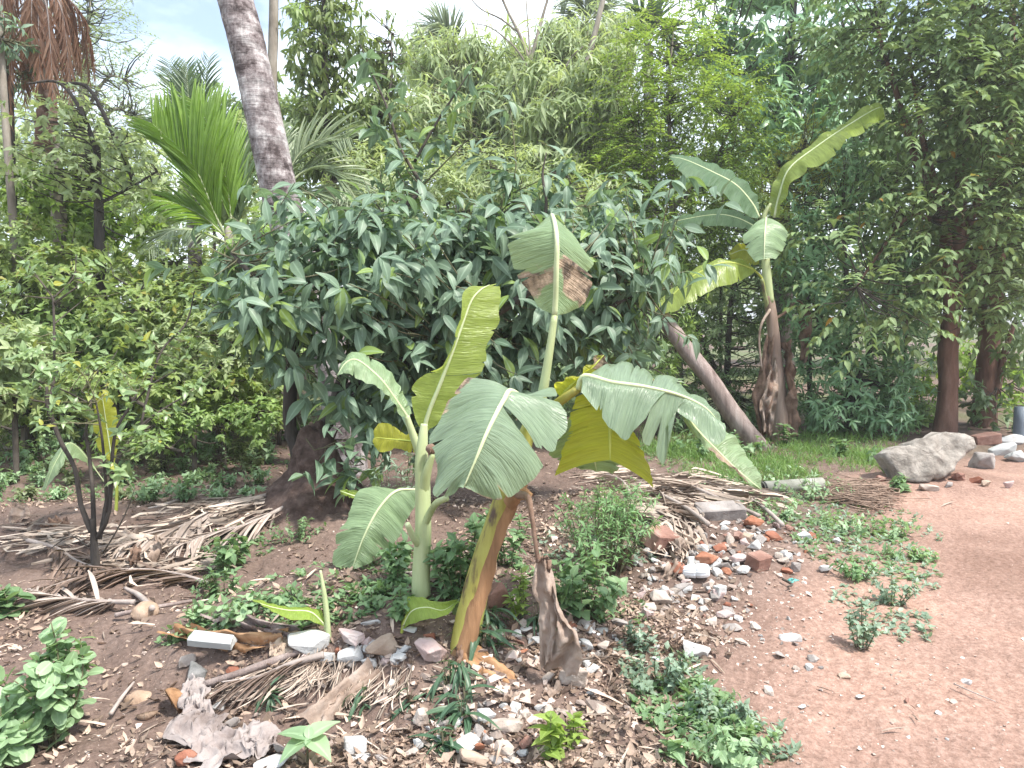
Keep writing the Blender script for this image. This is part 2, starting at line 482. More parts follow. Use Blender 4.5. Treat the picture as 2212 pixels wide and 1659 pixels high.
# ================================================================== the ground
def ground_material():
    m, nt, out = new_mat('soil_and_path')
    tc = nd(nt, 'ShaderNodeTexCoord')
    at = nd(nt, 'ShaderNodeAttribute', attribute_name='path')
    gr = nd(nt, 'ShaderNodeAttribute', attribute_name='green')
    n1 = nd(nt, 'ShaderNodeTexNoise', Scale=2.2, Detail=8.0, Roughness=0.68); lk(nt, tc, 'Object', n1, 'Vector')
    n2 = nd(nt, 'ShaderNodeTexNoise', Scale=38.0, Detail=6.0, Roughness=0.75); lk(nt, tc, 'Object', n2, 'Vector')
    v1 = nd(nt, 'ShaderNodeTexVoronoi', Scale=70.0); lk(nt, tc, 'Object', v1, 'Vector')
    soil = ramp(nt, [(0.25, (0.070, 0.047, 0.040)), (0.5, (0.135, 0.096, 0.081)), (0.72, (0.22, 0.165, 0.142))]); lk(nt, n1, 'Fac', soil, 'Fac')
    soil2 = ramp(nt, [(0.3, (0.072, 0.048, 0.040)), (0.55, (0.185, 0.130, 0.108)), (0.75, (0.32, 0.25, 0.215))]); lk(nt, n2, 'Fac', soil2, 'Fac')
    sm = nd(nt, 'ShaderNodeMixRGB', Fac=0.5); lk(nt, soil, 'Color', sm, 'Color1'); lk(nt, soil2, 'Color', sm, 'Color2')
    pa = ramp(nt, [(0.25, (0.185, 0.109, 0.083)), (0.5, (0.278, 0.175, 0.139)), (0.75, (0.369, 0.247, 0.198))]); lk(nt, n1, 'Fac', pa, 'Fac')
    pb = ramp(nt, [(0.30, (0.115, 0.065, 0.051)), (0.5, (0.304, 0.195, 0.156)), (0.70, (0.518, 0.374, 0.321))]); lk(nt, n2, 'Fac', pb, 'Fac')
    pm = nd(nt, 'ShaderNodeMixRGB', Fac=0.55); lk(nt, pa, 'Color', pm, 'Color1'); lk(nt, pb, 'Color', pm, 'Color2')
    n3 = nd(nt, 'ShaderNodeTexNoise', Scale=0.75, Detail=4.0, Roughness=0.6); lk(nt, tc, 'Object', n3, 'Vector')
    pt = ramp(nt, [(0.34, (0.74, 0.71, 0.69)), (0.50, (0.98, 0.98, 0.98)), (0.64, (1.18, 1.17, 1.15))]); lk(nt, n3, 'Fac', pt, 'Fac')  # broad tone patches: damp earth, and sunlit dapples painted into the path colour
    pq = nd(nt, 'ShaderNodeMixRGB', blend_type='MULTIPLY', Fac=1.0); lk(nt, pm, 'Color', pq, 'Color1'); lk(nt, pt, 'Color', pq, 'Color2'); pm = pq
    # ragged edge between soil and path
    ed = nd(nt, 'ShaderNodeMath', operation='MULTIPLY_ADD'); lk(nt, n2, 'Fac', ed, 0); ed.inputs[1].default_value = 0.5; ed.inputs[2].default_value = -0.25
    ea = nd(nt, 'ShaderNodeMath', operation='ADD', use_clamp=True); lk(nt, ed, 0, ea, 0); lk(nt, at, 'Fac', ea, 1)
    mx = nd(nt, 'ShaderNodeMixRGB'); lk(nt, ea, 0, mx, 'Fac'); lk(nt, sm, 'Color', mx, 'Color1'); lk(nt, pm, 'Color', mx, 'Color2')
    # moss and far grass tint
    mg = nd(nt, 'ShaderNodeMixRGB', Color2=(0.10, 0.14, 0.055, 1)); lk(nt, gr, 'Fac', mg, 'Fac'); lk(nt, mx, 'Color', mg, 'Color1')
    bs = nd(nt, 'ShaderNodeBsdfPrincipled', Roughness=0.95); bs.inputs['Specular IOR Level'].default_value = 0.2
    lk(nt, mg, 'Color', bs, 'Base Color')
    b1 = nd(nt, 'ShaderNodeBump', Strength=0.55, Distance=0.02); lk(nt, n2, 'Fac', b1, 'Height')
    b2 = nd(nt, 'ShaderNodeBump', Strength=0.35, Distance=0.008); lk(nt, v1, 'Distance', b2, 'Height'); lk(nt, b1, 'Normal', b2, 'Normal')
    lk(nt, b2, 'Normal', bs, 'Normal'); lk(nt, bs, 0, out, 'Surface')
    return m
M_GROUND = ground_material()

def build_ground():
    th = np.concatenate((np.linspace(-180, -75, 16)[:-1], np.linspace(-75, -42, 34)[:-1], np.linspace(-42, 42, 520), np.linspace(42, 75, 34)[1:], np.linspace(75, 180, 16)[1:]))
    th = np.radians(th)
    r = np.concatenate(([0.05, 0.5, 1.0, 1.5], np.geomspace(1.9, 13, 330), np.geomspace(13, 60, 60)[1:], np.geomspace(60, 900, 14)[1:]))
    T, Rr = np.meshgrid(th, r)
    X, Y = Rr * np.sin(T), Rr * np.cos(T)
    Z = terrain(X, Y)
    Z = np.where(Rr > 60, 0.0, Z)
    V = np.stack((X, Y, Z), -1).reshape(-1, 3)
    nc = len(th)
    i = np.arange(len(r) - 1)[:, None] * nc; j = np.arange(nc - 1)[None]
    Q = np.stack((i + j, i + j + 1, i + nc + j + 1, i + nc + j), -1).reshape(-1, 4)
    pm = path_mask(V[:, 0], V[:, 1])
    pm = np.where(V[:, 1] < 0, path_mask(V[:, 0], np.maximum(V[:, 1], 0.3)), pm)
    green = smooth(9, 16, np.hypot(V[:, 0], V[:, 1])) * 0.75 * smooth(-0.25, 0.5, fbm(V[:, 0] * 0.35, V[:, 1] * 0.35, 3.0, 3) + 0.15)
    cq = V[Q].mean(1)
    ip = (pm[Q].mean(1) > 0.5)
    for name, sel in (('ground', ~ip), ('dirt_path', ip)):
        q = Q[sel]; used, inv = np.unique(q, return_inverse=True)
        o = put(name, V[used], inv.reshape(-1, 4), M_GROUND, attrs={'path': pm[used], 'green': green[used] * (1 - pm[used])})
        o['kind'] = 'structure'
        o['label'] = 'bare brown soil under the plants' if name == 'ground' else 'pale reddish dirt path along the right side'
build_ground()

# ================================================================== litter, gravel, straw on the ground
M_LITTER = rough_mat('dry_leaf_litter', [(0.3, (0.175, 0.119, 0.088)), (0.55, (0.341, 0.258, 0.206)), (0.75, (0.485, 0.392, 0.330))], scale=3.0, bump_s=0.3, per_object=0.55, trans=0.15)
M_STRAW = rough_mat('straw', [(0.3, (0.221, 0.166, 0.129)), (0.7, (0.460, 0.386, 0.331))], scale=4.0, bump_s=0.2, per_object=0.65)
M_GRAVEL = rough_mat('gravel_grains', [(0.3, (0.270, 0.200, 0.170)), (0.7, (0.580, 0.490, 0.440))], scale=5.0, bump_s=0.3, per_object=0.6)
T_LITTER = template(3, 'ovate', 0.62, 0.35, -0.5, 0.07)
T_STRIP = template(3, 'strap', 0.10, 0.5, 0.05, 0.01)
def ground_scatter(n, rng, dens, near=2.1, far=9.0, half=44):
    """points on the ground, even per picture area, kept with probability dens(x, y)"""
    inv = 1 / near + (1 / far - 1 / near) * rng.random(n)
    r = 1 / inv; t = np.radians((rng.random(n) * 2 - 1) * half)
    x, y = r * np.sin(t), r * np.cos(t)
    k = rng.random(n) < dens(x, y)
    x, y = x[k], y[k]
    return np.stack((x, y, terrain(x, y)), 1)
def flat_dirs(n, rng, tilt=0.3):
    a = rng.random(n) * 6.283
    return np.stack((np.cos(a), np.sin(a), tilt * rng.normal(size=n)), 1)
HEAP = np.array((1.15, 5.5))
def d_litter(x, y):
    return (1 - smooth(0.1, 0.55, path_mask(x, y))) * (0.18 + 0.85 * smooth(-0.3, 0.5, fbm(x * 1.1, y * 1.1, 9.0, 3))) * (1 - 0.5 * smooth(0.6, 1.2, x)) * (1 - 0.85 * np.exp(-(((x + 0.45) / .5) ** 2 + ((y - 2.85) / .2) ** 2))) * (1 - 0.7 * np.exp(-(((x - 0.15) / .5) ** 4 + ((y - 2.75) / .3) ** 4)))
def d_gravel(x, y):
    pmk = path_mask(x, y)
    heap = np.exp(-(((x - 0.95) / .85) ** 2 + ((y - 4.5) / 1.3) ** 2)) + 0.4 * np.exp(-(((x - 0.0) / 0.75) ** 2 + ((y - 2.9) / 0.45) ** 2))
    return np.clip(0.06 - 0.015 * pmk + 0.60 * heap, 0, 1)
rng = np.random.default_rng(3)
p = ground_scatter(95000, rng, d_litter)
n = len(p)
scatter('leaf_litter', T_LITTER, p + np.array((0, 0, 0.006)), flat_dirs(n, rng, 0.25), np.array((0, 0, 1.0)) + 0.45 * rng.normal(size=(n, 3)),
        0.008 + 0.040 * rng.random(n) ** 3.0, M_LITTER, rng=rng)
tag(bpy.data.objects['leaf_litter'], 'brown dry leaf litter strewn over the soil', 'leaf litter', kind='stuff')
p = ground_scatter(8000, rng, lambda x, y: 0.8 * d_litter(x, y) + 0.03)
n = len(p)
scatter('straw', T_STRIP, p + np.array((0, 0, 0.012)), flat_dirs(n, rng, 0.12), np.array((0, 0, 1.0)) + 0.3 * rng.normal(size=(n, 3)),
        0.03 + 0.14 * rng.random(n) ** 3, M_STRAW, rng=rng)
tag(bpy.data.objects['straw'], 'pale dry straw and fibre scraps strewn over the soil', 'straw', kind='stuff')

# earth mound at the foot of the lance-leaved tree
def earth_mound():
    n, k = 60, 26; V = []
    for i in range(k + 1):
        f = i / k
        for j in range(n):
            a = 6.2832 * j / n
            r = 0.27 * (1 - f) ** 0.55 * (1 + .45 * (1 - f) ** 3)
            x, y = r * math.cos(a), r * 1.15 * math.sin(a)
            V.append((x, y, f))
    V = np.array(V)
    q = 1 + 0.22 * fbm(V[:, 0] * 6 + 3, V[:, 1] * 6, V[:, 2] * 3, 4) + 0.05 * fbm(V[:, 0] * 26, V[:, 1] * 26, V[:, 2] * 14, 2)
    X = MOUND[0] + V[:, 0] * q; Y = MOUND[1] + V[:, 1] * q
    Z = terrain(X, Y, False) - .03 + 0.60 * V[:, 2] * (1 + .10 * fbm(V[:, 0] * 9, V[:, 1] * 9, 1.0, 3))
    i = np.arange(k)[:, None] * n; j = np.arange(n)[None]; j1 = (j + 1) % n
    Q = np.stack((i + j, i + j1, i + n + j1, i + n + j), -1).reshape(-1, 4)
    m = rough_mat('crumbly_dark_earth', [(.3, (.050, .032, .027)), (.5, (.105, .070, .060)), (.75, (.19, .135, .118))], scale=14, bump_s=1.0, bump_scale=34, rough=.95)
    o = put('earth_mound', np.stack((X, Y, Z), 1), Q, m, None, (MOUND[0], MOUND[1], 0.0)); o['kind'] = 'structure'; o['label'] = 'dark crumbly earth mound at the foot of the lance-leaved tree'
earth_mound()
def stone_shape(rng, sx, sy, sz, n=14, detail=0, rough=0.05, chip=0.0):
    """angular broken lump: hull of points on a squarish body, edges softened"""
    bm = bmesh.new()
    q = rng.normal(size=(n, 3)); q /= np.max(np.abs(q), axis=1, keepdims=True) ** 0.75 * np.linalg.norm(q, axis=1, keepdims=True) ** 0.25
    q *= 0.78 + 0.22 * rng.random((n, 1))
    for v in q: bm.verts.new(v)
    bmesh.ops.convex_hull(bm, input=bm.verts[:])
    bmesh.ops.delete(bm, geom=[v for v in bm.verts if not v.link_faces], context='VERTS')
    if detail:
        bmesh.ops.bevel(bm, geom=bm.edges[:], offset=0.05, segments=1, affect='EDGES')
        bmesh.ops.triangulate(bm, faces=bm.faces[:])
        for _ in range(detail):
            bmesh.ops.subdivide_edges(bm, edges=[e for e in bm.edges if e.calc_length() > 0.28], cuts=1, use_grid_fill=True)
            bmesh.ops.triangulate(bm, faces=bm.faces[:])
    bm.verts.ensure_lookup_table()
    V = np.array([v.co for v in bm.verts]); Fc = [tuple(v.index for v in f.verts) for f in bm.faces]
    bm.verts.index_update()
    Fc = [tuple(v.index for v in f.verts) for f in bm.faces]
    bm.free()
    if detail:
        s = rng.random(3) * 50
        nn = fbm(V[:, 0] * 2.2 + s[0], V[:, 1] * 2.2 + s[1], V[:, 2] * 2.2 + s[2], 3)
        V = V * (1 + rough * nn)[:, None]
    ext = (V.max(0) - V.min(0)) / 2
    V = (V - (V.max(0) + V.min(0)) / 2) / ext * np.array((sx, sy, sz)) / 2
    return V, Fc
# small gravel, one mass
p = ground_scatter(52000, rng, d_gravel, near=2.05, far=8.0)
shapes = [stone_shape(rng, 1, 1, 0.7, 9) for _ in range(10)]
bag = Bag()
for k, (sv, sf) in enumerate(shapes):
    q = p[k::10]; n = len(q)
    a = rng.random(n) * 6.283; S = (0.005 + 0.026 * rng.random(n) ** 4) * (1 + 2.2 * (np.exp(-(((q[:, 0] - 0.95) / .8) ** 2 + ((q[:, 1] - 4.6) / 1.1) ** 2)) + np.exp(-(((q[:, 0] - 0.0) / .6) ** 2 + ((q[:, 1] - 2.85) / .3) ** 2))) * rng.random(n) ** 2.5)
    S = S * (1 - 0.45 * path_mask(q[:, 0], q[:, 1]))
    c, s = np.cos(a), np.sin(a)
    X = sv[None, :, 0] * c[:, None] - sv[None, :, 1] * s[:, None]; Y = sv[None, :, 0] * s[:, None] + sv[None, :, 1] * c[:, None]
    V = np.stack((X * S[:, None] + q[:, 0:1], Y * S[:, None] + q[:, 1:2], sv[None, :, 2] * S[:, None] + q[:, 2:3] + 0.15 * S[:, None]), -1)
    T = np.array(sf)
    bag.add(V.reshape(-1, 3), (T[None] + (np.arange(n) * len(sv))[:, None, None]).reshape(-1, 3), rnd=np.repeat(rng.random(n), len(sv)))
o = bag.put('gravel', M_GRAVEL, flat=True)
tag(o, 'small pale gravel and rubble grains scattered over soil and path', 'gravel', kind='stuff')
# ================================================================== banana plants
def banana_mat(name, face, trans, fac=0.36, dry=(0.42, 0.31, 0.22), rough=0.30, veins=95.0, spec=0.5):
    m, nt, out = new_mat(name)
    au = nd(nt, 'ShaderNodeAttribute', attribute_name='u'); av = nd(nt, 'ShaderNodeAttribute', attribute_name='v')
    ab = nd(nt, 'ShaderNodeAttribute', attribute_name='burn')
    tc = nd(nt, 'ShaderNodeTexCoord')
    no = nd(nt, 'ShaderNodeTexNoise', Scale=9.0, Detail=5.0, Roughness=0.6); lk(nt, tc, 'Object', no, 'Vector')
    # lateral veins: fine stripes that run from the midrib to the edge
    cb = nd(nt, 'ShaderNodeCombineXYZ'); lk(nt, av, 'Fac', cb, 'X')
    us = nd(nt, 'ShaderNodeMath', operation='MULTIPLY'); lk(nt, au, 'Fac', us, 0); us.inputs[1].default_value = 0.02; lk(nt, us, 0, cb, 'Y')
    vn = nd(nt, 'ShaderNodeTexNoise', Scale=veins, Detail=2.0, Roughness=0.7); lk(nt, cb, 'Vector', vn, 'Vector')
    dark = [c * 0.86 for c in face]; lite = [min(1, c * 1.15 + 0.008) for c in face]
    cr = ramp(nt, [(0.32, dark), (0.68, lite)]); lk(nt, vn, 'Fac', cr, 'Fac')
    mx = nd(nt, 'ShaderNodeMixRGB', blend_type='OVERLAY', Fac=0.30); lk(nt, cr, 'Color', mx, 'Color1'); lk(nt, no, 'Fac', mx, 'Color2')
    # dead patches with a ragged yellow-brown rim
    n2 = nd(nt, 'ShaderNodeTexNoise', Scale=16.0, Detail=6.0, Roughness=0.7); lk(nt, tc, 'Object', n2, 'Vector')
    m1 = nd(nt, 'ShaderNodeMath', operation='MULTIPLY_ADD'); lk(nt, n2, 'Fac', m1, 0); m1.inputs[1].default_value = 0.9; m1.inputs[2].default_value = -0.45
    m2 = nd(nt, 'ShaderNodeMath', operation='ADD'); lk(nt, m1, 0, m2, 0); lk(nt, ab, 'Fac', m2, 1)
    br = ramp(nt, [(0.46, (0, 0, 0)), (0.56, (1, 1, 1))]); lk(nt, m2, 0, br, 'Fac')
    dr = ramp(nt, [(0.40, [c * 0.22 for c in dry]), (0.49, [c * .75 for c in dry]), (0.56, dry), (0.66, [min(1, c * 1.55 + .03) for c in dry])]); lk(nt, n2, 'Fac', dr, 'Fac')
    md = nd(nt, 'ShaderNodeMixRGB'); lk(nt, br, 'Color', md, 'Fac'); lk(nt, mx, 'Color', md, 'Color1'); lk(nt, dr, 'Color', md, 'Color2')
    bs = nd(nt, 'ShaderNodeBsdfPrincipled', Roughness=rough); bs.inputs['Specular IOR Level'].default_value = spec
    lk(nt, md, 'Color', bs, 'Base Color')
    bp = nd(nt, 'ShaderNodeBump', Strength=0.6, Distance=0.014); lk(nt, vn, 'Fac', bp, 'Height'); lk(nt, bp, 'Normal', bs, 'Normal')
    tr = nd(nt, 'ShaderNodeBsdfTranslucent')
    t2 = nd(nt, 'ShaderNodeMixRGB', blend_type='MULTIPLY', Fac=0.6, Color1=rgba(trans)); lk(nt, vn, 'Fac', t2, 'Color2')
    t3 = nd(nt, 'ShaderNodeMixRGB'); lk(nt, br, 'Color', t3, 'Fac'); lk(nt, t2, 'Color', t3, 'Color1'); lk(nt, dr, 'Color', t3, 'Color2')
    lk(nt, t3, 'Color', tr, 'Color')
    ms = nd(nt, 'ShaderNodeMixShader', Fac=fac); lk(nt, bs, 0, ms, 1); lk(nt, tr, 0, ms, 2); lk(nt, ms, 0, out, 'Surface')
    return m
M_BAN = banana_mat('banana_leaf_green', (0.215, 0.295, 0.205), (0.40, 0.55, 0.10))
M_BAN_PALE = banana_mat('banana_leaf_pale_green', (0.25, 0.36, 0.20), (0.50, 0.62, 0.16))
M_BAN_YELLOW = banana_mat('banana_leaf_yellow_green', (0.29, 0.38, 0.085), (0.76, 0.88, 0.16), fac=0.55)  # yellow-green blade, its colour brightened to carry the backlit glow
M_BAN_OLIVE = banana_mat('banana_leaf_yellowing_backlit', (0.40, 0.43, 0.055), (0.88, 0.88, 0.08), fac=0.6)  # yellowing blade; face colour also raised for the hanging leaf's backlit glow
M_BAN_YOUNG = banana_mat('banana_leaf_young', (0.26, 0.38, 0.065), (0.60, 0.75, 0.10), fac=0.45)
M_BAN_DARK = banana_mat('banana_leaf_dark', (0.085, 0.150, 0.080), (0.26, 0.42, 0.08), fac=0.3, rough=0.6, spec=0.3)
M_RIB = rough_mat('banana_midrib', [(0.3, (0.40, 0.47, 0.25)), (0.7, (0.56, 0.62, 0.38))], scale=8, rough=0.5, bump_s=0.1, spec=0.4)
M_RIB_Y = rough_mat('banana_midrib_yellow', [(0.3, (0.30, 0.36, 0.06)), (0.7, (0.46, 0.50, 0.10))], scale=8, rough=0.5, bump_s=0.1, spec=0.4)
M_STEM = rough_mat('banana_stem_green', [(0.32, (0.12, 0.10, 0.07)), (0.40, (0.25, 0.29, 0.13)), (0.52, (0.36, 0.42, 0.22)), (0.72, (0.48, 0.54, 0.33))], scale=5, rough=0.5, bump_s=0.15, stretch=(1, 1, 0.15), spec=0.4)
M_STEM_Y = rough_mat('banana_stem_yellow', [(0.34, (0.075, 0.04, 0.025)), (0.41, (0.30, 0.27, 0.06)), (0.6, (0.40, 0.40, 0.10)), (0.8, (0.50, 0.48, 0.18))], scale=7, rough=0.5, bump_s=0.2, stretch=(1, 1, 0.22), spec=0.4)
M_SHEATH = rough_mat('dry_banana_sheath', [(0.28, (0.13, 0.065, 0.03)), (0.5, (0.34, 0.19, 0.10)), (0.75, (0.50, 0.33, 0.20))], scale=9, rough=0.8, bump_s=0.35, stretch=(1, 1, 0.08), bump_scale=60)
M_DRYLEAF = rough_mat('dry_banana_leaf', [(0.3, (0.17, 0.115, 0.085)), (0.5, (0.33, 0.25, 0.205)), (0.72, (0.48, 0.40, 0.35))], scale=7, rough=0.85, bump_s=0.4, trans=0.15)
M_DRYBROWN = rough_mat('dry_banana_leaf_brown', [(0.3, (0.085, 0.052, 0.038)), (0.5, (0.20, 0.128, 0.095)), (0.75, (0.34, 0.245, 0.195))], scale=8, rough=0.85, bump_s=0.4, trans=0.1)

def lobe_surface(mid, v0, v1, edge, nu, nv, bulge, ripple, seed, bag, burn=None, side=1, wav=0.0, tears=3, rim=0.42):
    E = arc_spline(edge, nv)
    vs = np.linspace(v0, v1, nv + 1)
    tm = np.linspace(0, 1, len(mid))
    Mp = np.stack([np.interp(vs, tm, mid[:, k]) for k in range(3)], 1)
    rt_ = np.random.default_rng(int(abs(seed) * 131 + v0 * 977 + 5))
    sc = 1 - 0.025 * np.abs(fbm(vs * 60 + seed, 0.5, seed, 2))
    for _ in range(int(round(tears * (v1 - v0) * 1.6))):            # short splits that run in from the edge
        i0 = rt_.integers(3, max(4, nv - 2)); dp = 0.10 + 0.45 * rt_.random() ** 2
        for di, f in ((0, 1.0), (1, .45 * rt_.random()), (-1, .2 * rt_.random())):
            if 0 < i0 + di < nv: sc[i0 + di] = min(sc[i0 + di], 1 - dp * f)
    E = Mp + (E - Mp) * sc[:, None]
    u = np.linspace(0, 1, nu + 1)
    Pn = Mp[:, None] * (1 - u)[None, :, None] + E[:, None] * u[None, :, None]
    wdt = np.linalg.norm(E - Mp, axis=1)
    Pn[..., 2] += bulge * wdt[:, None] * (4 * u * (1 - u))[None] ** 1.0
    tg = unit(np.gradient(Mp, axis=0)); ac = unit(E - Mp + 1e-6)
    nn = unit(np.cross(tg, ac))
    rp = ripple * (np.sin(vs * 47 + seed) * 0.5 + fbm(vs * 13 + seed, seed, 0.0, 3))[:, None] * (u ** 0.8)[None]
    rp = rp + wav * fbm(vs[:, None] * 6 + seed, u[None] * 1.4, seed, 2) * u[None]
    Pn = Pn + nn[:, None] * rp[..., None]
    nvv = nu + 1
    i = np.arange(nv)[:, None] * nvv; j = np.arange(nu)[None]
    Q = np.stack((i + j, i + j + 1, i + nvv + j + 1, i + nvv + j), -1).reshape(-1, 4)
    U = np.broadcast_to(u[None], Pn.shape[:2]); Vv = np.broadcast_to(vs[:, None], Pn.shape[:2])
    B = np.zeros(Pn.shape[:2]) if burn is None else np.vectorize(burn)(Vv, U, side)
    B = np.maximum(B, rim * smooth(.90, 1.0, U) * (0.6 + .4 * fbm(vs * 9 + seed, 1.5, seed, 2))[:, None])
    bag.add(Pn.reshape(-1, 3), Q, u=U.ravel(), v=Vv.ravel(), burn=B.ravel())
def banana_leaf(plant, mid, left, right, m, conv=PC, rib=0.011, rib_mat=None, petiole=None, bulge=0.10, ripple=0.006,
                burn=None, label=None, nv=110, nu=7, pet_r=(0.024, 0.016), pet_mat=None, wav=0.012, seed=0.0, tears=3, rim=0.42):
    """mid: midrib points; left / right: lobes (v0, v1, edge points). A gap between lobes is a tear."""
    M3 = arc_spline([conv(*q) for q in mid], 160)
    b = Bag()
    for s, lobes in ((-1, left), (1, right)):
        for (v0, v1, edge) in lobes:
            lobe_surface(M3, v0, v1, [conv(*q) for q in edge], nu, max(8, int(nv * (v1 - v0))), bulge, ripple, seed + 3.1 * s + 7 * v0, b, burn, s, wav, tears, rim)
    o = b.put('leaf', m, plant)
    if label: o['label'] = label
    rr = np.interp(np.linspace(0, 1, 41), (0, 0.8, 1), (rib, rib * 0.45, rib * 0.15))
    V, Q, T = tube(M3[::4], rr, 6)
    put('midrib', V, [Q, T], rib_mat or M_RIB, o)
    if petiole:
        pts = spline([conv(*q) for q in petiole], 16)
        V, Q, T = tube(pts, np.linspace(pet_r[0], pet_r[1], 17), 8)
        put('petiole', V, [Q, T], pet_mat or M_STEM, o)
    return o
def CD(x, y, d): return P(x, y, d)

# ---- the leaning plant in the middle
b0 = G(1000, 1396); db = dist(b0)
bp = thing('banana_plant', b0, 'banana plant with a leaning yellow stem, brown dry sheath and big drooping torn leaves', 'banana plant', 'banana plants on the plot')
sb = [b0 - np.array((0, 0, 0.06)), CD(1018, 1320, db), CD(1052, 1190, db), CD(1090, 1080, db), CD(1125, 975, db), CD(1150, 900, db)]
o = put_tube('pseudostem', sb, (0.062, 0.056, 0.050, 0.046, 0.040, 0.026), M_STEM_Y, bp, sides=14, n=30, rough=0.05)
def arc_sheath(name, pts, rad, a0, a1, m, parent, n=40, k=12, thick=0.004, rag=0.25, seed=0.0, flare=0.0):
    """a leaf sheath: part of a tube wall clasping the stem, open on one side, ragged at its edges"""
    c = spline(pts, n); t = unit(np.gradient(c, axis=0))
    a = unit(np.cross(t, np.array((0.0, 1.0, 0.05)))); bb = np.cross(t, a)      # a: sideways (right), bb: depth
    r = np.interp(np.linspace(0, 1, n + 1), np.linspace(0, 1, len(rad)), rad)
    V = []
    for lay in (0, 1):
        for i in range(n + 1):
            w = rag * fbm(i * 0.35 + seed, seed, lay * 0.2, 3) * 0.6
            for j in range(k + 1):
                th = a0 + (a1 - a0) * (j / k) + w * (1 if j > k / 2 else -1) * abs(2 * j / k - 1)
                q = r[i] - lay * thick + 0.004 * fbm(j * 0.9 + seed, i * 0.3, 1.0, 2) + flare * (i / n) ** 3
                V.append(c[i] + q * (math.cos(th) * a[i] + math.sin(th) * bb[i]))
    V = np.array(V); Q = []
    S = (n + 1) * (k + 1)
    for i in range(n):
        for j in range(k):
            p0 = i * (k + 1) + j
            Q.append((p0, p0 + 1, p0 + k + 2, p0 + k + 1)); Q.append((S + p0, S + p0 + k + 1, S + p0 + k + 2, S + p0 + 1))
        for j in (0, k):
            p0 = i * (k + 1) + j
            Q.append((p0, p0 + k + 1, S + p0 + k + 1, S + p0))
    return put(name, V, np.array(Q), m, parent)
sh = [b0 + np.array((0.01, 0, -0.05)), CD(1030, 1310, db), CD(1066, 1190, db), CD(1104, 1095, db), CD(1128, 1040, db)]
arc_sheath('dry_sheath', sh, (0.068, 0.062, 0.054, 0.050, 0.05), -0.9, 2.0, M_SHEATH, bp, seed=2.0)
sh2 = [b0 + np.array((-0.04, 0, -0.05)), CD(985, 1350, db), CD(1003, 1300, db)]
arc_sheath('dry_sheath', sh2, (0.062, 0.055, 0.046), 2.3, 4.6, M_SHEATH, bp, n=20, seed=5.0)

def burn1(v, u, s): return 0.95 * max(0, 1 - abs(v - (0.19 if s < 0 else 0.24)) / 0.13) * (0.55 + 0.45 * u) + (0.35 if (s > 0 and v < 0.30 and u > 0.15) else 0) - (0.5 if v < 0.07 else 0)
banana_leaf(bp, [(1238, 508, 3.12), (1243, 420, 3.10), (1246, 300, 3.07), (1249, 180, 3.06), (1240, 95, 3.10), (1226, 50, 3.20), (1222, 75, 3.42), (1222, 150, 3.58)],
    [(0.0, 1.0, [(1236, 508, 3.12), (1165, 468, 3.16), (1130, 400, 3.18), (1085, 350, 3.18), (1050, 285, 3.18), (1034, 215, 3.18), (1020, 154, 3.17), (1110, 130, 3.17), (1196, 66, 3.19), (1180, 110, 3.42), (1215, 165, 3.58)])],
    [(0.0, 0.30, [(1242, 508, 3.12), (1310, 495, 3.17), (1375, 455, 3.2), (1404, 385, 3.21), (1406, 335, 3.21), (1385, 320, 3.20)]),
     (0.305, 1.0, [(1384, 318, 3.20), (1424, 272, 3.22), (1392, 215, 3.22), (1335, 150, 3.2), (1285, 95, 3.19), (1250, 58, 3.2), (1290, 110, 3.42), (1230, 165, 3.58)])],
    M_BAN_PALE, petiole=[(1150, 1010, 3.18), (1180, 880, 3.15), (1212, 690, 3.12), (1238, 508, 3.12)], burn=burn1, rib=0.013, pet_r=(0.026, 0.014),
    label='tallest upright leaf with brown burnt patches at its base', seed=1.0, bulge=0.02)
def burn2(v, u, s): return (1.0 * smooth(0.72, 1.0, u) * max(0, 1 - abs(v - 0.36) / 0.24) if s < 0 else 0.62 * smooth(0.93, 1.0, u) * smooth(0.5, 0.9, v))
banana_leaf(bp, [(1130, 1010, 3.22), (1105, 910, 3.12), (1040, 850, 2.98), (1008, 890, 2.90), (972, 955, 2.84), (928, 1045, 2.79), (876, 1170, 2.76), (826, 1287, 2.76)],
    [(0.12, 1.0, [(960, 905, 3.14), (900, 830, 3.10), (850, 812, 3.02), (795, 862, 2.98), (735, 930, 2.95), (690, 1000, 2.93), (662, 1078, 2.91), (688, 1125, 2.88), (705, 1190, 2.86), (694, 1240, 2.84), (702, 1300, 2.83), (716, 1342, 2.82), (742, 1345, 2.81), (800, 1306, 2.78), (824, 1290, 2.76)])],
    [(0.12, 0.54, [(1150, 925, 3.18), (1190, 865, 3.12), (1238, 850, 3.05), (1262, 900, 3.0), (1298, 950, 2.97), (1292, 1030, 2.95), (1245, 1085, 2.93), (1215, 1140, 2.92), (1140, 1115, 2.9)]),
     (0.545, 1.0, [(1082, 1075, 2.88), (1140, 1150, 2.90), (1184, 1196, 2.90), (1130, 1262, 2.87), (1065, 1322, 2.84), (1000, 1346, 2.82), (930, 1340, 2.80), (870, 1310, 2.78), (830, 1289, 2.76)])],
    M_BAN, burn=burn2, rib=0.015, label='broad drooping grey-green leaf torn on both sides of its midrib', seed=4.0, bulge=0.10, ripple=0.007, wav=0.03)
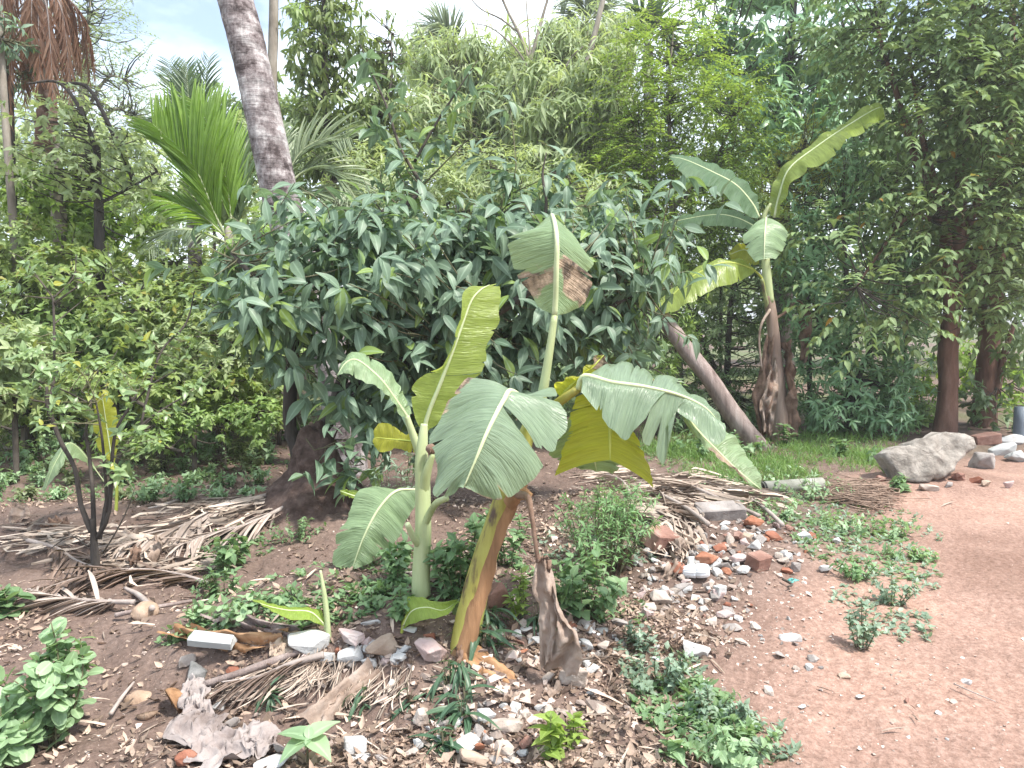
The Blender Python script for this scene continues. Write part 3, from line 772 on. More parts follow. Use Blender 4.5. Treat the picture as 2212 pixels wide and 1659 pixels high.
banana_leaf(bp, [(1488, 850, 3.02), (1489, 940, 3.0), (1490, 1040, 3.0), (1491, 1165, 3.0)],
    [(0.0, 1.0, [(1335, 880, 3.05), (1318, 940, 3.06), (1300, 1030, 3.07), (1272, 1130, 3.07), (1240, 1236, 3.06)])],
    [(0.0, 1.0, [(1540, 880, 3.03), (1580, 980, 3.05), (1640, 1110, 3.07), (1674, 1205, 3.08), (1678, 1290, 3.08)])],
    M_BAN_OLIVE, rib=0.010, rib_mat=M_RIB_Y, label='yellow leaf hanging straight down under the right fronds', seed=6.0, bulge=0.05, wav=0.025)
banana_leaf(bp, [(1390, 940, 3.2), (1400, 1060, 3.2), (1430, 1220, 3.2)],
    [(0.0, 1.0, [(1310, 960, 3.22), (1250, 1080, 3.23), (1212, 1140, 3.23), (1275, 1172, 3.22), (1360, 1210, 3.21)])],
    [(0.0, 1.0, [(1440, 1000, 3.22), (1520, 1120, 3.24), (1535, 1190, 3.24), (1500, 1228, 3.22)])],
    M_BAN_PALE, rib=0.008, label='pale leaf half hidden behind the hanging yellow leaf', seed=7.0)
banana_leaf(bp, [(1345, 842, 3.02), (1375, 782, 3.0), (1500, 812, 2.97), (1650, 832, 2.95), (1800, 868, 2.96), (1920, 925, 2.98), (1990, 1000, 3.0)],
    [(0.08, 0.60, [(1362, 860, 2.94), (1405, 905, 2.90), (1450, 945, 2.88), (1490, 1003, 2.86), (1562, 1068, 2.86), (1600, 1030, 2.87), (1645, 985, 2.88)]),
     (0.56, 0.74, [(1632, 1050, 2.90), (1640, 1095, 2.91), (1690, 1135, 2.92), (1728, 1190, 2.92), (1745, 1120, 2.92), (1752, 1000, 2.92)]),
     (0.72, 1.0, [(1800, 940, 2.93), (1855, 990, 2.92), (1915, 1045, 2.92), (1975, 1097, 2.92), (2014, 1050, 2.95), (2008, 1010, 2.98)])],
    [(0.12, 0.50, [(1470, 770, 3.15), (1512, 742, 3.22), (1568, 720, 3.25), (1640, 756, 3.24), (1700, 815, 3.2)]),
     (0.50, 1.0, [(1720, 812, 3.18), (1790, 815, 3.16), (1850, 880, 3.10), (1930, 905, 3.06), (2008, 965, 3.03), (2000, 1005, 3.0)])],
    M_BAN, rib=0.012, petiole=[(1135, 1030, 3.20), (1200, 950, 3.14), (1270, 893, 3.08), (1345, 842, 3.02)],
    burn=lambda v, u, s: 0.9 * smooth(0.7, 1, u) * max(0, 1 - abs(v - 0.5) / 0.12) if s > 0 else 0.0,
    label='large leaf arching right with its torn half hanging in strips', seed=9.0, bulge=0.10, ripple=0.008, pet_mat=M_STEM_Y, wav=0.03)
banana_leaf(bp, [(1265, 880, 3.1), (1330, 810, 3.08), (1400, 752, 3.08), (1462, 688, 3.1)],
    [(0.0, 1.0, [(1240, 850, 3.1), (1242, 803, 3.08), (1300, 800, 3.05), (1370, 745, 3.05), (1430, 700, 3.07), (1455, 690, 3.1)])],
    [(0.0, 1.0, [(1270, 905, 3.1), (1320, 870, 3.1), (1390, 830, 3.12), (1470, 800, 3.14), (1512, 800, 3.14), (1480, 700, 3.12)])],
    M_BAN_OLIVE, rib=0.009, rib_mat=M_RIB_Y, burn=lambda v, u, s: 0.95 * smooth(0.5, 0.85, v) * (1.0 if s > 0 else 0.6), label='short yellowing leaf with a brown withered curled tip', seed=11.0, wav=0.04)
banana_leaf(bp, [(1800, 900, 3.12), (1870, 1010, 3.10), (1985, 1130, 3.08), (2080, 1220, 3.08), (2176, 1298, 3.1)],
    [(0.0, 1.0, [(1850, 930, 3.14), (1985, 1030, 3.14), (2058, 1062, 3.14), (2120, 1150, 3.13), (2165, 1230, 3.12), (2179, 1298, 3.1)])],
    [(0.0, 1.0, [(1815, 950, 3.10), (1850, 1030, 3.08), (1920, 1105, 3.06), (1990, 1145, 3.05), (2060, 1215, 3.06), (2120, 1275, 3.08), (2170, 1300, 3.1)])],
    M_BAN_PALE, rib=0.008, burn=lambda v, u, s: (0.85 * smooth(0.25, 0.5, v) * (1 - smooth(0.8, 0.95, v)) * (0.5 + 0.5 * u)) if s > 0 else 0.25 * u, label='pale narrow leaf tip drooping to the right with brown withered edge', seed=13.0)
# dead leaf hanging from the stem
def crumple(name, left, right, m, parent, conv=CD, nv=40, nu=10, amp=0.03, seed=0.0, fold=0.05, loc=None):
    Lp, Rp = arc_spline([conv(*q) for q in left], nv), arc_spline([conv(*q) for q in right], nv)
    u = np.linspace(0, 1, nu + 1)
    Pn = Lp[:, None] * (1 - u)[None, :, None] + Rp[:, None] * u[None, :, None]
    v = np.linspace(0, 1, nv + 1)
    nrm = unit(np.cross(unit(np.gradient(0.5 * (Lp + Rp), axis=0)), unit(Rp - Lp + 1e-6)))
    f = fold * np.sin(u[None] * 11 + 2.2 * fbm(v[:, None] * 3 + seed, 0, seed, 2)) + amp * fbm(u[None] * 4 + seed, v[:, None] * 7, seed, 4)
    Pn = Pn + nrm[:, None] * f[..., None]
    Pn[..., 2] += 0.4 * amp * fbm(u[None] * 5 - seed, v[:, None] * 6, seed + 4, 3)
    k = nu + 1
    i = np.arange(nv)[:, None] * k; j = np.arange(nu)[None]
    Q = np.stack((i + j, i + j + 1, i + k + j + 1, i + k + j), -1).reshape(-1, 4)
    return put(name, Pn.reshape(-1, 3), Q, m, parent, loc)
dd = 3.0
o = put_tube('dead_petiole', [CD(1118, 1068, dd + .08), CD(1140, 1075, dd + .03), CD(1148, 1110, dd), CD(1156, 1170, dd), CD(1163, 1215, dd)], (0.018, 0.014, 0.010, 0.008, 0.010), M_DRYBROWN, bp, n=20)
arc_sheath('dry_sheath', [CD(1100, 1090, dd + .12), CD(1122, 1068, dd + .1), CD(1150, 1075, dd + 0.06)], (0.03, 0.034, 0.012), -1.2, 2.4, M_SHEATH, bp, n=14, seed=8.0)
crumple('dead_leaf', [(1160, 1205, dd), (1150, 1268, dd), (1164, 1320, dd), (1162, 1380, dd), (1168, 1445, dd - .02)],
        [(1178, 1208, dd), (1196, 1245, dd), (1200, 1290, dd - .02), (1203, 1340, dd - .02), (1192, 1430, dd - .02)], M_DRYLEAF, bp, seed=3.0, amp=0.022, fold=0.012)
crumple('dead_leaf', [(1180, 1270, dd), (1197, 1310, dd - .03), (1200, 1370, dd - .05), (1190, 1400, dd), (1178, 1445, dd + .02)],
        [(1196, 1272, dd), (1215, 1325, dd - .05), (1248, 1370, dd - .07), (1262, 1400, dd - .05), (1250, 1452, dd - .03)], M_DRYLEAF, bp, seed=6.0, amp=0.03, fold=0.02)
crumple('dead_leaf', [(1163, 1205, dd + .02), (1172, 1225, dd + .01), (1180, 1250, dd + .02)], [(1180, 1202, dd), (1190, 1220, dd), (1187, 1252, dd + .02)], M_DRYBROWN, bp, nv=14, nu=6, seed=9.0, amp=0.02, fold=0.008)
# brown sheath fallen at the foot
f0 = dist(G(1080, 1470))
o = crumple('fallen_sheath', [(980, 1405, f0 + .12), (1020, 1440, f0 + .04), (1070, 1475, f0), (1110, 1495, f0 - .03), (1140, 1514, f0 - .05)],
        [(1022, 1385, f0 + .16), (1050, 1405, f0 + .12), (1095, 1440, f0 + .05), (1130, 1470, f0 + .01), (1148, 1500, f0 - .03)], M_SHEATH, None, seed=12.0, amp=0.012, fold=0.012, loc=G(1060, 1455))
tag(o, 'curled brown dry sheath lying at the foot of the leaning banana stem', 'dead leaf')

# ---- the pale straight plant to its left
b1 = G(911, 1290); d1 = dist(b1)
bp2 = thing('banana_plant', b1, 'slender pale green banana plant with upright yellow-green leaf, left of the leaning one', 'banana plant', 'banana plants on the plot')
k = d1
o = put_tube('pseudostem', [b1 - np.array((0, 0, .06)), PC(632, 1700, k), PC(640, 1480, k), PC(638, 1300, k), PC(632, 1170, k), PC(640, 1060, k), PC(645, 1000, k)], (0.044, 0.040, 0.037, 0.034, 0.030, 0.022, 0.015), M_STEM, bp2, sides=12, n=34, rough=0.05)
arc_sheath('dry_sheath', [b1 + np.array((-0.012, 0, -0.03)), PC(620, 1720, k), PC(612, 1640, k), PC(606, 1590, k)], (0.042, 0.038, 0.034, 0.028), 2.2, 4.4, M_DRYBROWN, bp2, n=20, seed=15.0)
put_tube('petiole', [PC(640, 1480, k), PC(664, 1420, k - .03), PC(700, 1362, k - .08), PC(748, 1338, k - .12)], (0.020, 0.017, 0.015, 0.014), M_STEM, bp2, n=14)
put_tube('petiole', [PC(632, 1560, k), PC(598, 1520, k - .05), PC(568, 1455, k - .1)], (0.020, 0.016, 0.012), M_STEM, bp2, n=12)
put_tube('petiole', [PC(640, 1320, k), PC(655, 1230, k - .03), PC(684, 1135, k - .05)], (0.028, 0.022, 0.013), M_STEM, bp2, n=12)
put_tube('petiole_stump', [PC(660, 1128, k - .05), PC(676, 1118, k - .05), PC(692, 1135, k - .05)], (0.014, 0.026, 0.012), M_DRYBROWN, bp2, n=10, rough=0.2)
banana_leaf(bp2, [(640, 1035, 4.0), (668, 940, 3.98), (705, 850, 3.96), (748, 740, 3.94), (800, 600, 3.93), (855, 450, 3.94), (900, 392, 3.97), (942, 368, 4.02)],
    [(0.0, 1.0, [(636, 1035, 4.0), (600, 965, 3.98), (586, 860, 3.97), (602, 812, 3.96), (655, 772, 3.94), (718, 745, 3.92), (757, 680, 3.91), (790, 580, 3.90), (812, 480, 3.90), (817, 412, 3.91), (850, 378, 3.95), (905, 370, 4.0)])],
    [(0.0, 0.36, [(650, 1040, 4.0), (720, 990, 3.99), (800, 900, 3.98), (862, 812, 3.97), (905, 768, 3.97)]),
     (0.362, 1.0, [(907, 764, 3.97), (930, 705, 3.97), (928, 655, 3.97), (955, 600, 3.98), (984, 545, 4.0), (985, 495, 4.0), (996, 425, 4.02), (990, 372, 4.05), (962, 362, 4.05)])],
    M_BAN_YELLOW, rib=0.013, label='tall upright yellow-green leaf', seed=21.0, bulge=-0.03, ripple=0.008)
banana_leaf(bp2, [(570, 972, 3.92), (500, 868, 3.88), (440, 790, 3.85), (345, 712, 3.82), (290, 722, 3.80), (246, 785, 3.78)],
    [(0.0, 1.0, [(548, 965, 3.88), (480, 880, 3.84), (440, 842, 3.80), (352, 798, 3.77), (292, 772, 3.76), (246, 790, 3.78)])],
    [(0.0, 1.0, [(582, 955, 3.95), (570, 905, 3.96), (535, 830, 3.95), (505, 772, 3.94), (420, 712, 3.93), (342, 670, 3.92), (296, 690, 3.88), (258, 745, 3.83), (246, 783, 3.78)])],
    M_BAN_PALE, rib=0.009, petiole=[(640, 1180, 3.98), (608, 1090, 3.95), (580, 1010, 3.93), (566, 965, 3.92)], pet_r=(0.026, 0.014), label='leaf arching left with folded tip', seed=23.0)
banana_leaf(bp2, [(632, 1082, 4.06), (545, 1075, 4.1), (418, 1062, 4.14)],
    [(0.0, 1.0, [(632, 1076, 4.06), (600, 1030, 4.1), (560, 1046, 4.12), (492, 1002, 4.14), (440, 999, 4.15), (417, 1035, 4.15)])],
    [(0.0, 1.0, [(634, 1092, 4.05), (590, 1132, 4.06), (520, 1112, 4.08), (450, 1130, 4.1), (424, 1110, 4.12), (414, 1080, 4.14)])],
    M_BAN_OLIVE, rib=0.007, rib_mat=M_RIB_Y, label='short rounded yellow-green leaf on the left', seed=25.0)
banana_leaf(bp2, [(622, 1300, 3.92), (520, 1306, 3.84), (440, 1385, 3.78), (372, 1510, 3.74), (318, 1655, 3.74)],
    [(0.0, 1.0, [(610, 1300, 3.92), (500, 1300, 3.88), (372, 1290, 3.87), (325, 1345, 3.86), (298, 1425, 3.84), (250, 1505, 3.82), (226, 1600, 3.81), (222, 1642, 3.8), (262, 1658, 3.77), (312, 1658, 3.74)])],
    [(0.0, 1.0, [(626, 1302, 3.92), (605, 1370, 3.86), (562, 1440, 3.82), (540, 1500, 3.79), (472, 1580, 3.76), (402, 1632, 3.74), (330, 1660, 3.74)])],
    M_BAN_PALE, rib=0.009, label='low leaf drooping left with a pale straight midrib', seed=27.0, bulge=0.06, ripple=0.009)
banana_leaf(bp2, [(350, 1335, 3.87), (310, 1322, 3.87), (262, 1305, 3.87)], [(0, 1, [(350, 1320, 3.88), (300, 1300, 3.88), (264, 1302, 3.87)])], [(0, 1, [(352, 1350, 3.86), (310, 1338, 3.86), (264, 1322, 3.87)])],
    M_BAN_YOUNG, rib=0.004, label='small torn flap at the low leaf', nv=20, seed=28.0)

# ---- two small suckers at the foot
b2 = G(712, 1388); k = dist(b2)
s1 = thing('banana_sucker', b2, 'small banana sucker with a thin upright spear among white slabs', 'banana sucker', 'young banana suckers')
put_tube('spear', [b2 - np.array((0, 0, .03)), CD(706, 1330, k), CD(700, 1280, k), CD(692, 1232, k)], (0.011, 0.012, 0.010, 0.005), M_STEM, s1, n=18, sides=8)
banana_leaf(s1, [(700, 1348, k), (670, 1322, k - .02), (620, 1318, k - .03), (575, 1308, k - .04), (540, 1294, k - .05)],
    [(0, 1, [(702, 1344, k), (690, 1318, k + .03), (650, 1312, k + .02), (610, 1312, k), (570, 1300, k - .02), (540, 1293, k - .05)])],
    [(0, 1, [(698, 1352, k), (665, 1340, k - .06), (625, 1338, k - .07), (590, 1322, k - .07), (545, 1297, k - .05)])],
    M_BAN_YOUNG, tears=0, rim=0.0, conv=CD, rib=0.004, nv=40, seed=31.0, ripple=0.003, wav=0.006, label='leaf reaching left', petiole=[(710, 1372, k), (704, 1358, k), (700, 1348, k)], pet_r=(0.007, 0.005))
b3 = G(866, 1368); k = dist(b3)
s2 = thing('banana_sucker', b3, 'banana sucker with one bright rolled leaf beside the leaning stem', 'banana sucker', 'young banana suckers')
put_tube('shoot', [b3 - np.array((0, 0, .03)), CD(872, 1348, k), CD(880, 1328, k)], (0.008, 0.008, 0.006), M_RIB_Y, s2, n=8)
banana_leaf(s2, [(868, 1360, k), (888, 1322, k - .03), (920, 1312, k - .06), (958, 1318, k - .05), (990, 1297, k)],
    [(0, 1, [(866, 1358, k), (878, 1312, k + .04), (882, 1289, k + .03), (912, 1293, k - .02), (952, 1300, k - .04), (990, 1294, k)])],
    [(0, 1, [(872, 1362, k), (892, 1345, k - .08), (930, 1336, k - .1), (962, 1328, k - .09), (992, 1300, k - .02)])],
    M_BAN_YOUNG, tears=0, rim=0.0, conv=CD, rib=0.004, nv=40, seed=33.0, ripple=0.003, wav=0.01, label='bright half-rolled leaf')
banana_leaf(s2, [(985, 1330, k + .02), (990, 1312, k), (998, 1295, k)], [(0, 1, [(978, 1326, k), (972, 1310, k), (992, 1292, k)])], [(0, 1, [(994, 1332, k), (1004, 1312, k), (1003, 1296, k)])],
    M_BAN_PALE, conv=CD, rib=0.003, nv=16, seed=35.0, label='tiny leaf flap against the stem')

# ---- the tall banana plant by the bushes on the right
b4 = G(1690, 955); k = dist(b4)
bp3 = thing('banana_plant', b4, 'tall banana plant with a bare grey stem hung with dead leaves, before dark bushes', 'banana plant', 'banana plants on the plot')
put_tube('pseudostem', [b4 - np.array((0, 0, .1)), CD(1686, 880, k), CD(1676, 780, k), CD(1667, 690, k), CD(1660, 640, k)], (0.125, 0.105, 0.085, 0.07, 0.06), rough_mat('dry_banana_stem', [(0.3, (0.15, 0.10, 0.075)), (0.5, (0.30, 0.22, 0.18)), (0.75, (0.44, 0.36, 0.31))], scale=5, rough=0.85, bump_s=0.4, stretch=(1, 1, 0.12), bump_scale=40), bp3, sides=12, n=30, rough=0.12)
put_tube('green_stem', [CD(1662, 655, k), CD(1656, 590, k), CD(1652, 520, k), CD(1650, 470, k), CD(1665, 440, k)], (0.065, 0.06, 0.045, 0.035, 0.02), M_STEM, bp3, sides=10, n=24)
banana_leaf(bp3, [(1672, 470, k), (1684, 420, k - .05), (1705, 365, k - .1), (1760, 320, k - .15), (1830, 272, k - .2), (1900, 232, k - .2), (1912, 252, k - .2)],
    [(0.0, 1.0, [(1664, 465, k), (1662, 430, k), (1682, 372, k), (1730, 325, k - .05), (1780, 285, k - .1), (1840, 250, k - .1), (1895, 222, k - .15), (1914, 240, k - .2)])],
    [(0.0, 1.0, [(1682, 470, k), (1700, 415, k - .2), (1745, 372, k - .35), (1800, 340, k - .45), (1850, 298, k - .5), (1890, 268, k - .45), (1910, 258, k - .3)])],
    M_BAN_YELLOW, conv=CD, rib=0.018, label='long leaf arching up to the right', seed=41.0, ripple=0.03, wav=0.05, bulge=0.05)
banana_leaf(bp3, [(1640, 470, k), (1625, 440, k), (1590, 400, k), (1540, 372, k), (1480, 345, k), (1445, 338, k)],
    [(0, 1, [(1636, 472, k - .1), (1605, 455, k - .25), (1560, 420, k - .3), (1510, 400, k - .3), (1470, 370, k - .2), (1445, 340, k)])],
    [(0, 1, [(1640, 462, k), (1632, 420, k + .15), (1600, 385, k + .2), (1545, 355, k + .2), (1490, 335, k + .15), (1446, 335, k)])],
    M_BAN_DARK, conv=CD, rib=0.016, label='dark leaf arching to the left', seed=43.0, ripple=0.02)
banana_leaf(bp3, [(1652, 560, k - .05), (1650, 510, k - .25), (1655, 470, k - .3), (1652, 505, k - .55), (1650, 565, k - .62)],
    [(0.3, 0.98, [(1640, 485, k - .3), (1625, 492, k - .35), (1606, 512, k - .45), (1612, 540, k - .5), (1632, 566, k - .6)])],
    [(0.3, 0.98, [(1668, 485, k - .3), (1690, 488, k - .35), (1700, 505, k - .45), (1694, 535, k - .5), (1676, 560, k - .6)])],
    M_BAN_PALE, conv=CD, rib=0.02, label='folded pale leaf in front of the stem', seed=45.0, ripple=0.015)
banana_leaf(bp3, [(1655, 650, k - .05), (1645, 600, k - .2), (1610, 575, k - .35), (1560, 568, k - .45), (1500, 595, k - .5), (1450, 640, k - .55), (1413, 670, k - .6)],
    [(0.22, 1, [(1630, 580, k - .3), (1600, 562, k - .3), (1550, 562, k - .4), (1490, 585, k - .45), (1440, 630, k - .5), (1412, 668, k - .6)])],
    [(0.22, 1, [(1628, 590, k - .35), (1590, 612, k - .5), (1545, 625, k - .65), (1500, 650, k - .75), (1455, 672, k - .75), (1415, 677, k - .65)])],
    M_BAN_YELLOW, conv=CD, rib=0.016, label='yellow leaf arching down left with a backlit glow in its colour', seed=47.0, ripple=0.03, rib_mat=M_RIB_Y, petiole=[(1664, 672, k), (1655, 650, k - .05), (1645, 602, k - .2)], pet_r=(0.035, 0.02))
banana_leaf(bp3, [(1640, 560, k + .2), (1610, 540, k + .4), (1575, 550, k + .5)], [(0, 1, [(1638, 550, k + .2), (1600, 525, k + .4), (1574, 545, k + .5)])], [(0, 1, [(1640, 570, k + .2), (1610, 575, k + .3), (1578, 562, k + .5)])],
    M_BAN_OLIVE, conv=CD, rib=0.01, label='short olive leaf behind the stem', seed=48.0, nv=40)
banana_leaf(bp3, [(1650, 500, k + .3), (1590, 470, k + .6), (1530, 465, k + .8), (1400, 490, k + 1.0)], [(0, 1, [(1648, 490, k + .3), (1590, 455, k + .7), (1520, 455, k + .9), (1402, 485, k + 1.)])], [(0, 1, [(1650, 508, k + .3), (1585, 490, k + .5), (1520, 490, k + .7), (1405, 498, k + 1.)])],
    M_BAN_DARK, conv=CD, rib=0.01, label='thin dark leaf behind on the left', seed=49.0, nv=60)
# dead leaves along the stem
for (lf, rt, mm, sd) in (
    ([(1655, 720, k - .08), (1640, 800, k - .15), (1625, 850, k - .2), (1632, 900, k - .2), (1640, 935, k - .1)], [(1672, 722, k - .1), (1668, 800, k - .2), (1672, 850, k - .25), (1662, 890, k - .25), (1665, 935, k - .15)], M_DRYBROWN, 1.0),
    ([(1668, 770, k - .15), (1652, 840, k - .22), (1640, 880, k - .25), (1650, 930, k - .2)], [(1678, 772, k - .16), (1682, 830, k - .25), (1676, 880, k - .3), (1668, 935, k - .25)], M_DRYLEAF, 4.0),
    ([(1690, 740, k - .05), (1698, 820, k - .12), (1700, 880, k - .12), (1704, 945, k - .1)], [(1696, 738, k), (1712, 800, k - .05), (1720, 870, k - .05), (1716, 940, k - .05)], M_DRYBROWN, 7.0),
    ([(1738, 660, k + .3), (1728, 720, k + .3), (1730, 780, k + .3)], [(1748, 662, k + .3), (1756, 700, k + .3), (1742, 785, k + .3)], M_DRYBROWN, 9.0)):
    crumple('dead_leaf', lf, rt, mm, bp3, seed=sd, amp=0.09, fold=0.03, nv=34, nu=8)
put_tube('dead_petiole', [CD(1664, 668, k - .05), CD(1645, 700, k - .15), CD(1640, 740, k - .18), CD(1646, 800, k - .2)], (0.02, 0.016, 0.014, 0.012), M_DRYLEAF, bp3, n=14)
put_tube('dead_petiole', [CD(1672, 690, k), CD(1700, 672, k + .15), CD(1722, 650, k + .3), CD(1742, 664, k + .3)], (0.02, 0.016, 0.012, 0.01), M_DRYBROWN, bp3, n=14)
# ================================================================== trees, palms and bushes
M_BARK_DARK = rough_mat('dark_bark', [(0.3, (0.035, 0.030, 0.028)), (0.6, (0.085, 0.072, 0.064)), (0.8, (0.14, 0.12, 0.11))], scale=9, bump_s=0.7, stretch=(1, 1, 0.3), bump_scale=35)
M_BARK_RED = rough_mat('reddish_bark', [(0.3, (0.083, 0.046, 0.035)), (0.55, (0.173, 0.099, 0.075)), (0.8, (0.285, 0.182, 0.150))], scale=7, bump_s=0.7, stretch=(1, 1, 0.25), bump_scale=30)
M_BARK_GREY = rough_mat('grey_bark', [(0.3, (0.13, 0.11, 0.09)), (0.55, (0.25, 0.22, 0.185)), (0.8, (0.38, 0.35, 0.31))], scale=7, bump_s=0.5, stretch=(1, 1, 0.35), bump_scale=30)
M_TWIG = rough_mat('green_brown_twig', [(0.3, (0.09, 0.085, 0.05)), (0.7, (0.19, 0.18, 0.11))], scale=10, bump_s=0.2)
M_TWIG_DARK = rough_mat('dark_twig', [(0.3, (0.045, 0.038, 0.032)), (0.7, (0.11, 0.095, 0.08))], scale=10, bump_s=0.2)

# ---- big lance-leaved bush behind the bananas
M_MANGO = leaf_mat('lance_leaf', (0.112, 0.180, 0.122), (0.195, 0.285, 0.198), trans=(0.24, 0.38, 0.10), fac=0.36, rough=0.50, spec=0.5, rib=0.55, old=(0.22, 0.32, 0.08), old_share=0.11)
T_LANCE = template(6, 'lance', 0.36, 0.14, 0.38)
rng = np.random.default_rng(21)
mg0 = P(652, 1012, 5.95); mg0[2] = float(terrain(mg0[0], mg0[1]))
mango = thing('mango_tree', mg0, 'spreading bush-like tree with long drooping blue-green lance leaves, behind the bananas', 'tree')
D5 = 5.9
trunk = put_tube('trunk', [mg0 - np.array((0, 0, .1)), P(645, 985, D5), P(628, 930, D5), P(626, 850, D5 - .05), P(632, 770, D5 - .1), P(640, 690, D5 - .1), P(655, 620, D5 - .1), P(690, 540, D5)], (0.085, 0.062, 0.052, 0.050, 0.047, 0.043, 0.036, 0.02), M_BARK_DARK, mango, sides=10, n=40, rough=0.18)
put_tube('limb', [P(648, 985, D5), P(690, 930, D5 + .1), P(722, 890, D5 + .25), P(735, 830, D5 + .3), P(760, 760, D5 + .2), P(820, 680, D5), P(880, 600, D5)], (0.05, 0.05, 0.048, 0.046, 0.04, 0.036, 0.03), M_BARK_DARK, mango, sides=10, n=36, rough=0.25, seed=4.0)
for pts, rr in (([P(735, 880, D5 + .3), P(860, 800, D5), P(1000, 720, 5.6), P(1130, 640, 5.4), P(1220, 560, 5.4)], (0.05, 0.04, 0.034, 0.026, 0.015)),
                ([P(740, 850, D5 + .3), P(900, 760, D5 + .2), P(1100, 720, D5 + .2), P(1280, 680, D5), P(1390, 620, D5)], (0.05, 0.04, 0.034, 0.026, 0.015)),
                ([P(640, 690, D5 - .1), P(590, 640, 5.5), P(540, 590, 5.3), P(500, 545, 5.3)], (0.035, 0.028, 0.02, 0.012)),
                ([P(860, 800, D5), P(960, 640, D5), P(1060, 520, D5), P(1100, 420, D5 + .2)], (0.035, 0.03, 0.024, 0.012)),
                ([P(700, 520, D5), P(800, 470, D5), P(880, 440, D5), P(912, 402, D5)], (0.03, 0.026, 0.022, 0.016)),
                ([P(912, 402, D5), P(865, 320, D5), P(835, 230, D5), P(800, 150, D5), P(778, 95, D5)], (0.016, 0.012, 0.010, 0.007, 0.003)),
                ([P(895, 350, D5 + .1), P(940, 270, D5 + .1), P(985, 200, D5 + .1), P(1032, 130, D5 + .1)], (0.012, 0.010, 0.007, 0.003)),
                ([P(1170, 520, 5.7), P(1180, 440, 5.7), P(1172, 380, 5.7), P(1180, 330, 5.7)], (0.014, 0.012, 0.009, 0.004))):
    put_tube('branch', pts, rr, M_TWIG_DARK if rr[0] < 0.02 else M_BARK_DARK, mango, sides=7, n=24, rough=0.12)
mg_blobs = [(580, 560, 120, 110, 5.6, .45), (560, 640, 95, 110, 5.3, .35), (690, 500, 150, 85, 5.8, .5), (700, 620, 130, 140, 5.3, .4), (830, 470, 150, 80, 6.0, .5),
            (830, 620, 150, 180, 5.5, .45), (960, 460, 150, 100, 6.0, .5), (980, 600, 160, 170, 5.6, .45), (1090, 430, 110, 80, 6.1, .4), (1130, 560, 170, 170, 5.7, .45), (1260, 480, 140, 120, 6.1, .4), (1310, 590, 125, 160, 6.0, .4),
            (1340, 420, 85, 70, 6.2, .35), (1370, 660, 70, 110, 6.1, .3), (1230, 720, 150, 90, 6.0, .35), (1040, 740, 170, 90, 5.8, .4), (870, 770, 150, 100, 5.7, .4), (745, 770, 60, 80, 5.5, .3), (600, 700, 60, 55, 5.4, .25), (830, 880, 90, 70, 5.8, .3), (960, 870, 100, 70, 5.9, .3), (1120, 830, 120, 60, 6.0, .3), (1400, 500, 45, 80, 6.1, .3)]
mg_blobs = [(x, y + (38 if y < 500 else 0), rx, ry * (.8 if y < 500 else 1), d, rd) for x, y, rx, ry, d, rd in mg_blobs]
pos, nrm = blobs(mg_blobs, 1040, rng, 0.45)
pos = pos + 0.22 * (0.4 + rng.random((len(pos), 1)) ** 2) * rng.normal(size=pos.shape)
hubs = np.vstack([spline(q, 14) for q in ([P(632, 770, D5 - .1), P(690, 540, D5)], [P(735, 880, D5 + .3), P(1000, 720, 5.6), P(1220, 560, 5.4)], [P(740, 850, D5 + .3), P(1100, 720, D5 + .2), P(1390, 620, D5)], [P(640, 690, D5), P(500, 545, 5.3)], [P(860, 800, D5), P(1060, 520, D5), P(1100, 420, D5 + .2)], [P(700, 520, D5), P(912, 402, D5)])])
ends = pos
# sprigs: along the two upward branches, low skirt by the trunk
sp = []
for pts in ([P(865, 320, D5), P(835, 230, D5), P(800, 150, D5), P(778, 95, D5)], [P(912, 402, D5), P(865, 320, D5), P(835, 230, D5)], [P(940, 270, D5 + .1), P(985, 200, D5 + .1), P(1032, 130, D5 + .1)], [P(895, 350, D5 + .1), P(960, 240, D5 + .1)], [P(1180, 440, 5.7), P(1180, 330, 5.7)], [P(1100, 420, 6.0), P(1110, 340, 6.0)]):
    q = spline(pts, 5); sp.append(q + 0.07 * rng.normal(size=q.shape))
for (x, y, d) in ((700, 985, 5.3), (725, 955, 5.25), (740, 1000, 5.3), (790, 905, 5.4), (760, 940, 5.3), (820, 940, 5.4), (690, 985, 5.2), (780, 980, 5.4), (1060, 960, 5.5), (700, 860, 5.2), (655, 860, 5.3), (830, 1000, 5.5), (760, 1010, 5.35)):
    sp.append(P(x, y, d)[None])
sp = np.vstack(sp)
ax = np.vstack((nrm + np.array((0, -0.35, 0.35)), np.tile((0.0, -0.3, 0.8), (len(sp), 1)) + 0.5 * rng.normal(size=(len(sp), 3))))
pp = np.vstack((pos, sp))
lp, ly, lu, ll = rosettes(pp, ax, 6, 0.195, rng, spread=1.2, droop=0.6, along=1.2)
leaves(mango, T_LANCE, lp, ly, lu, ll, M_MANGO, 300, rng=rng)
twigs(mango, pos[::2], hubs, 0.0045, M_TWIG, rng)
twigs(mango, sp[-13:], np.array([P(640, 900, D5), P(720, 950, D5 + .2), P(735, 880, D5 + .2)]), 0.004, M_TWIG, rng)

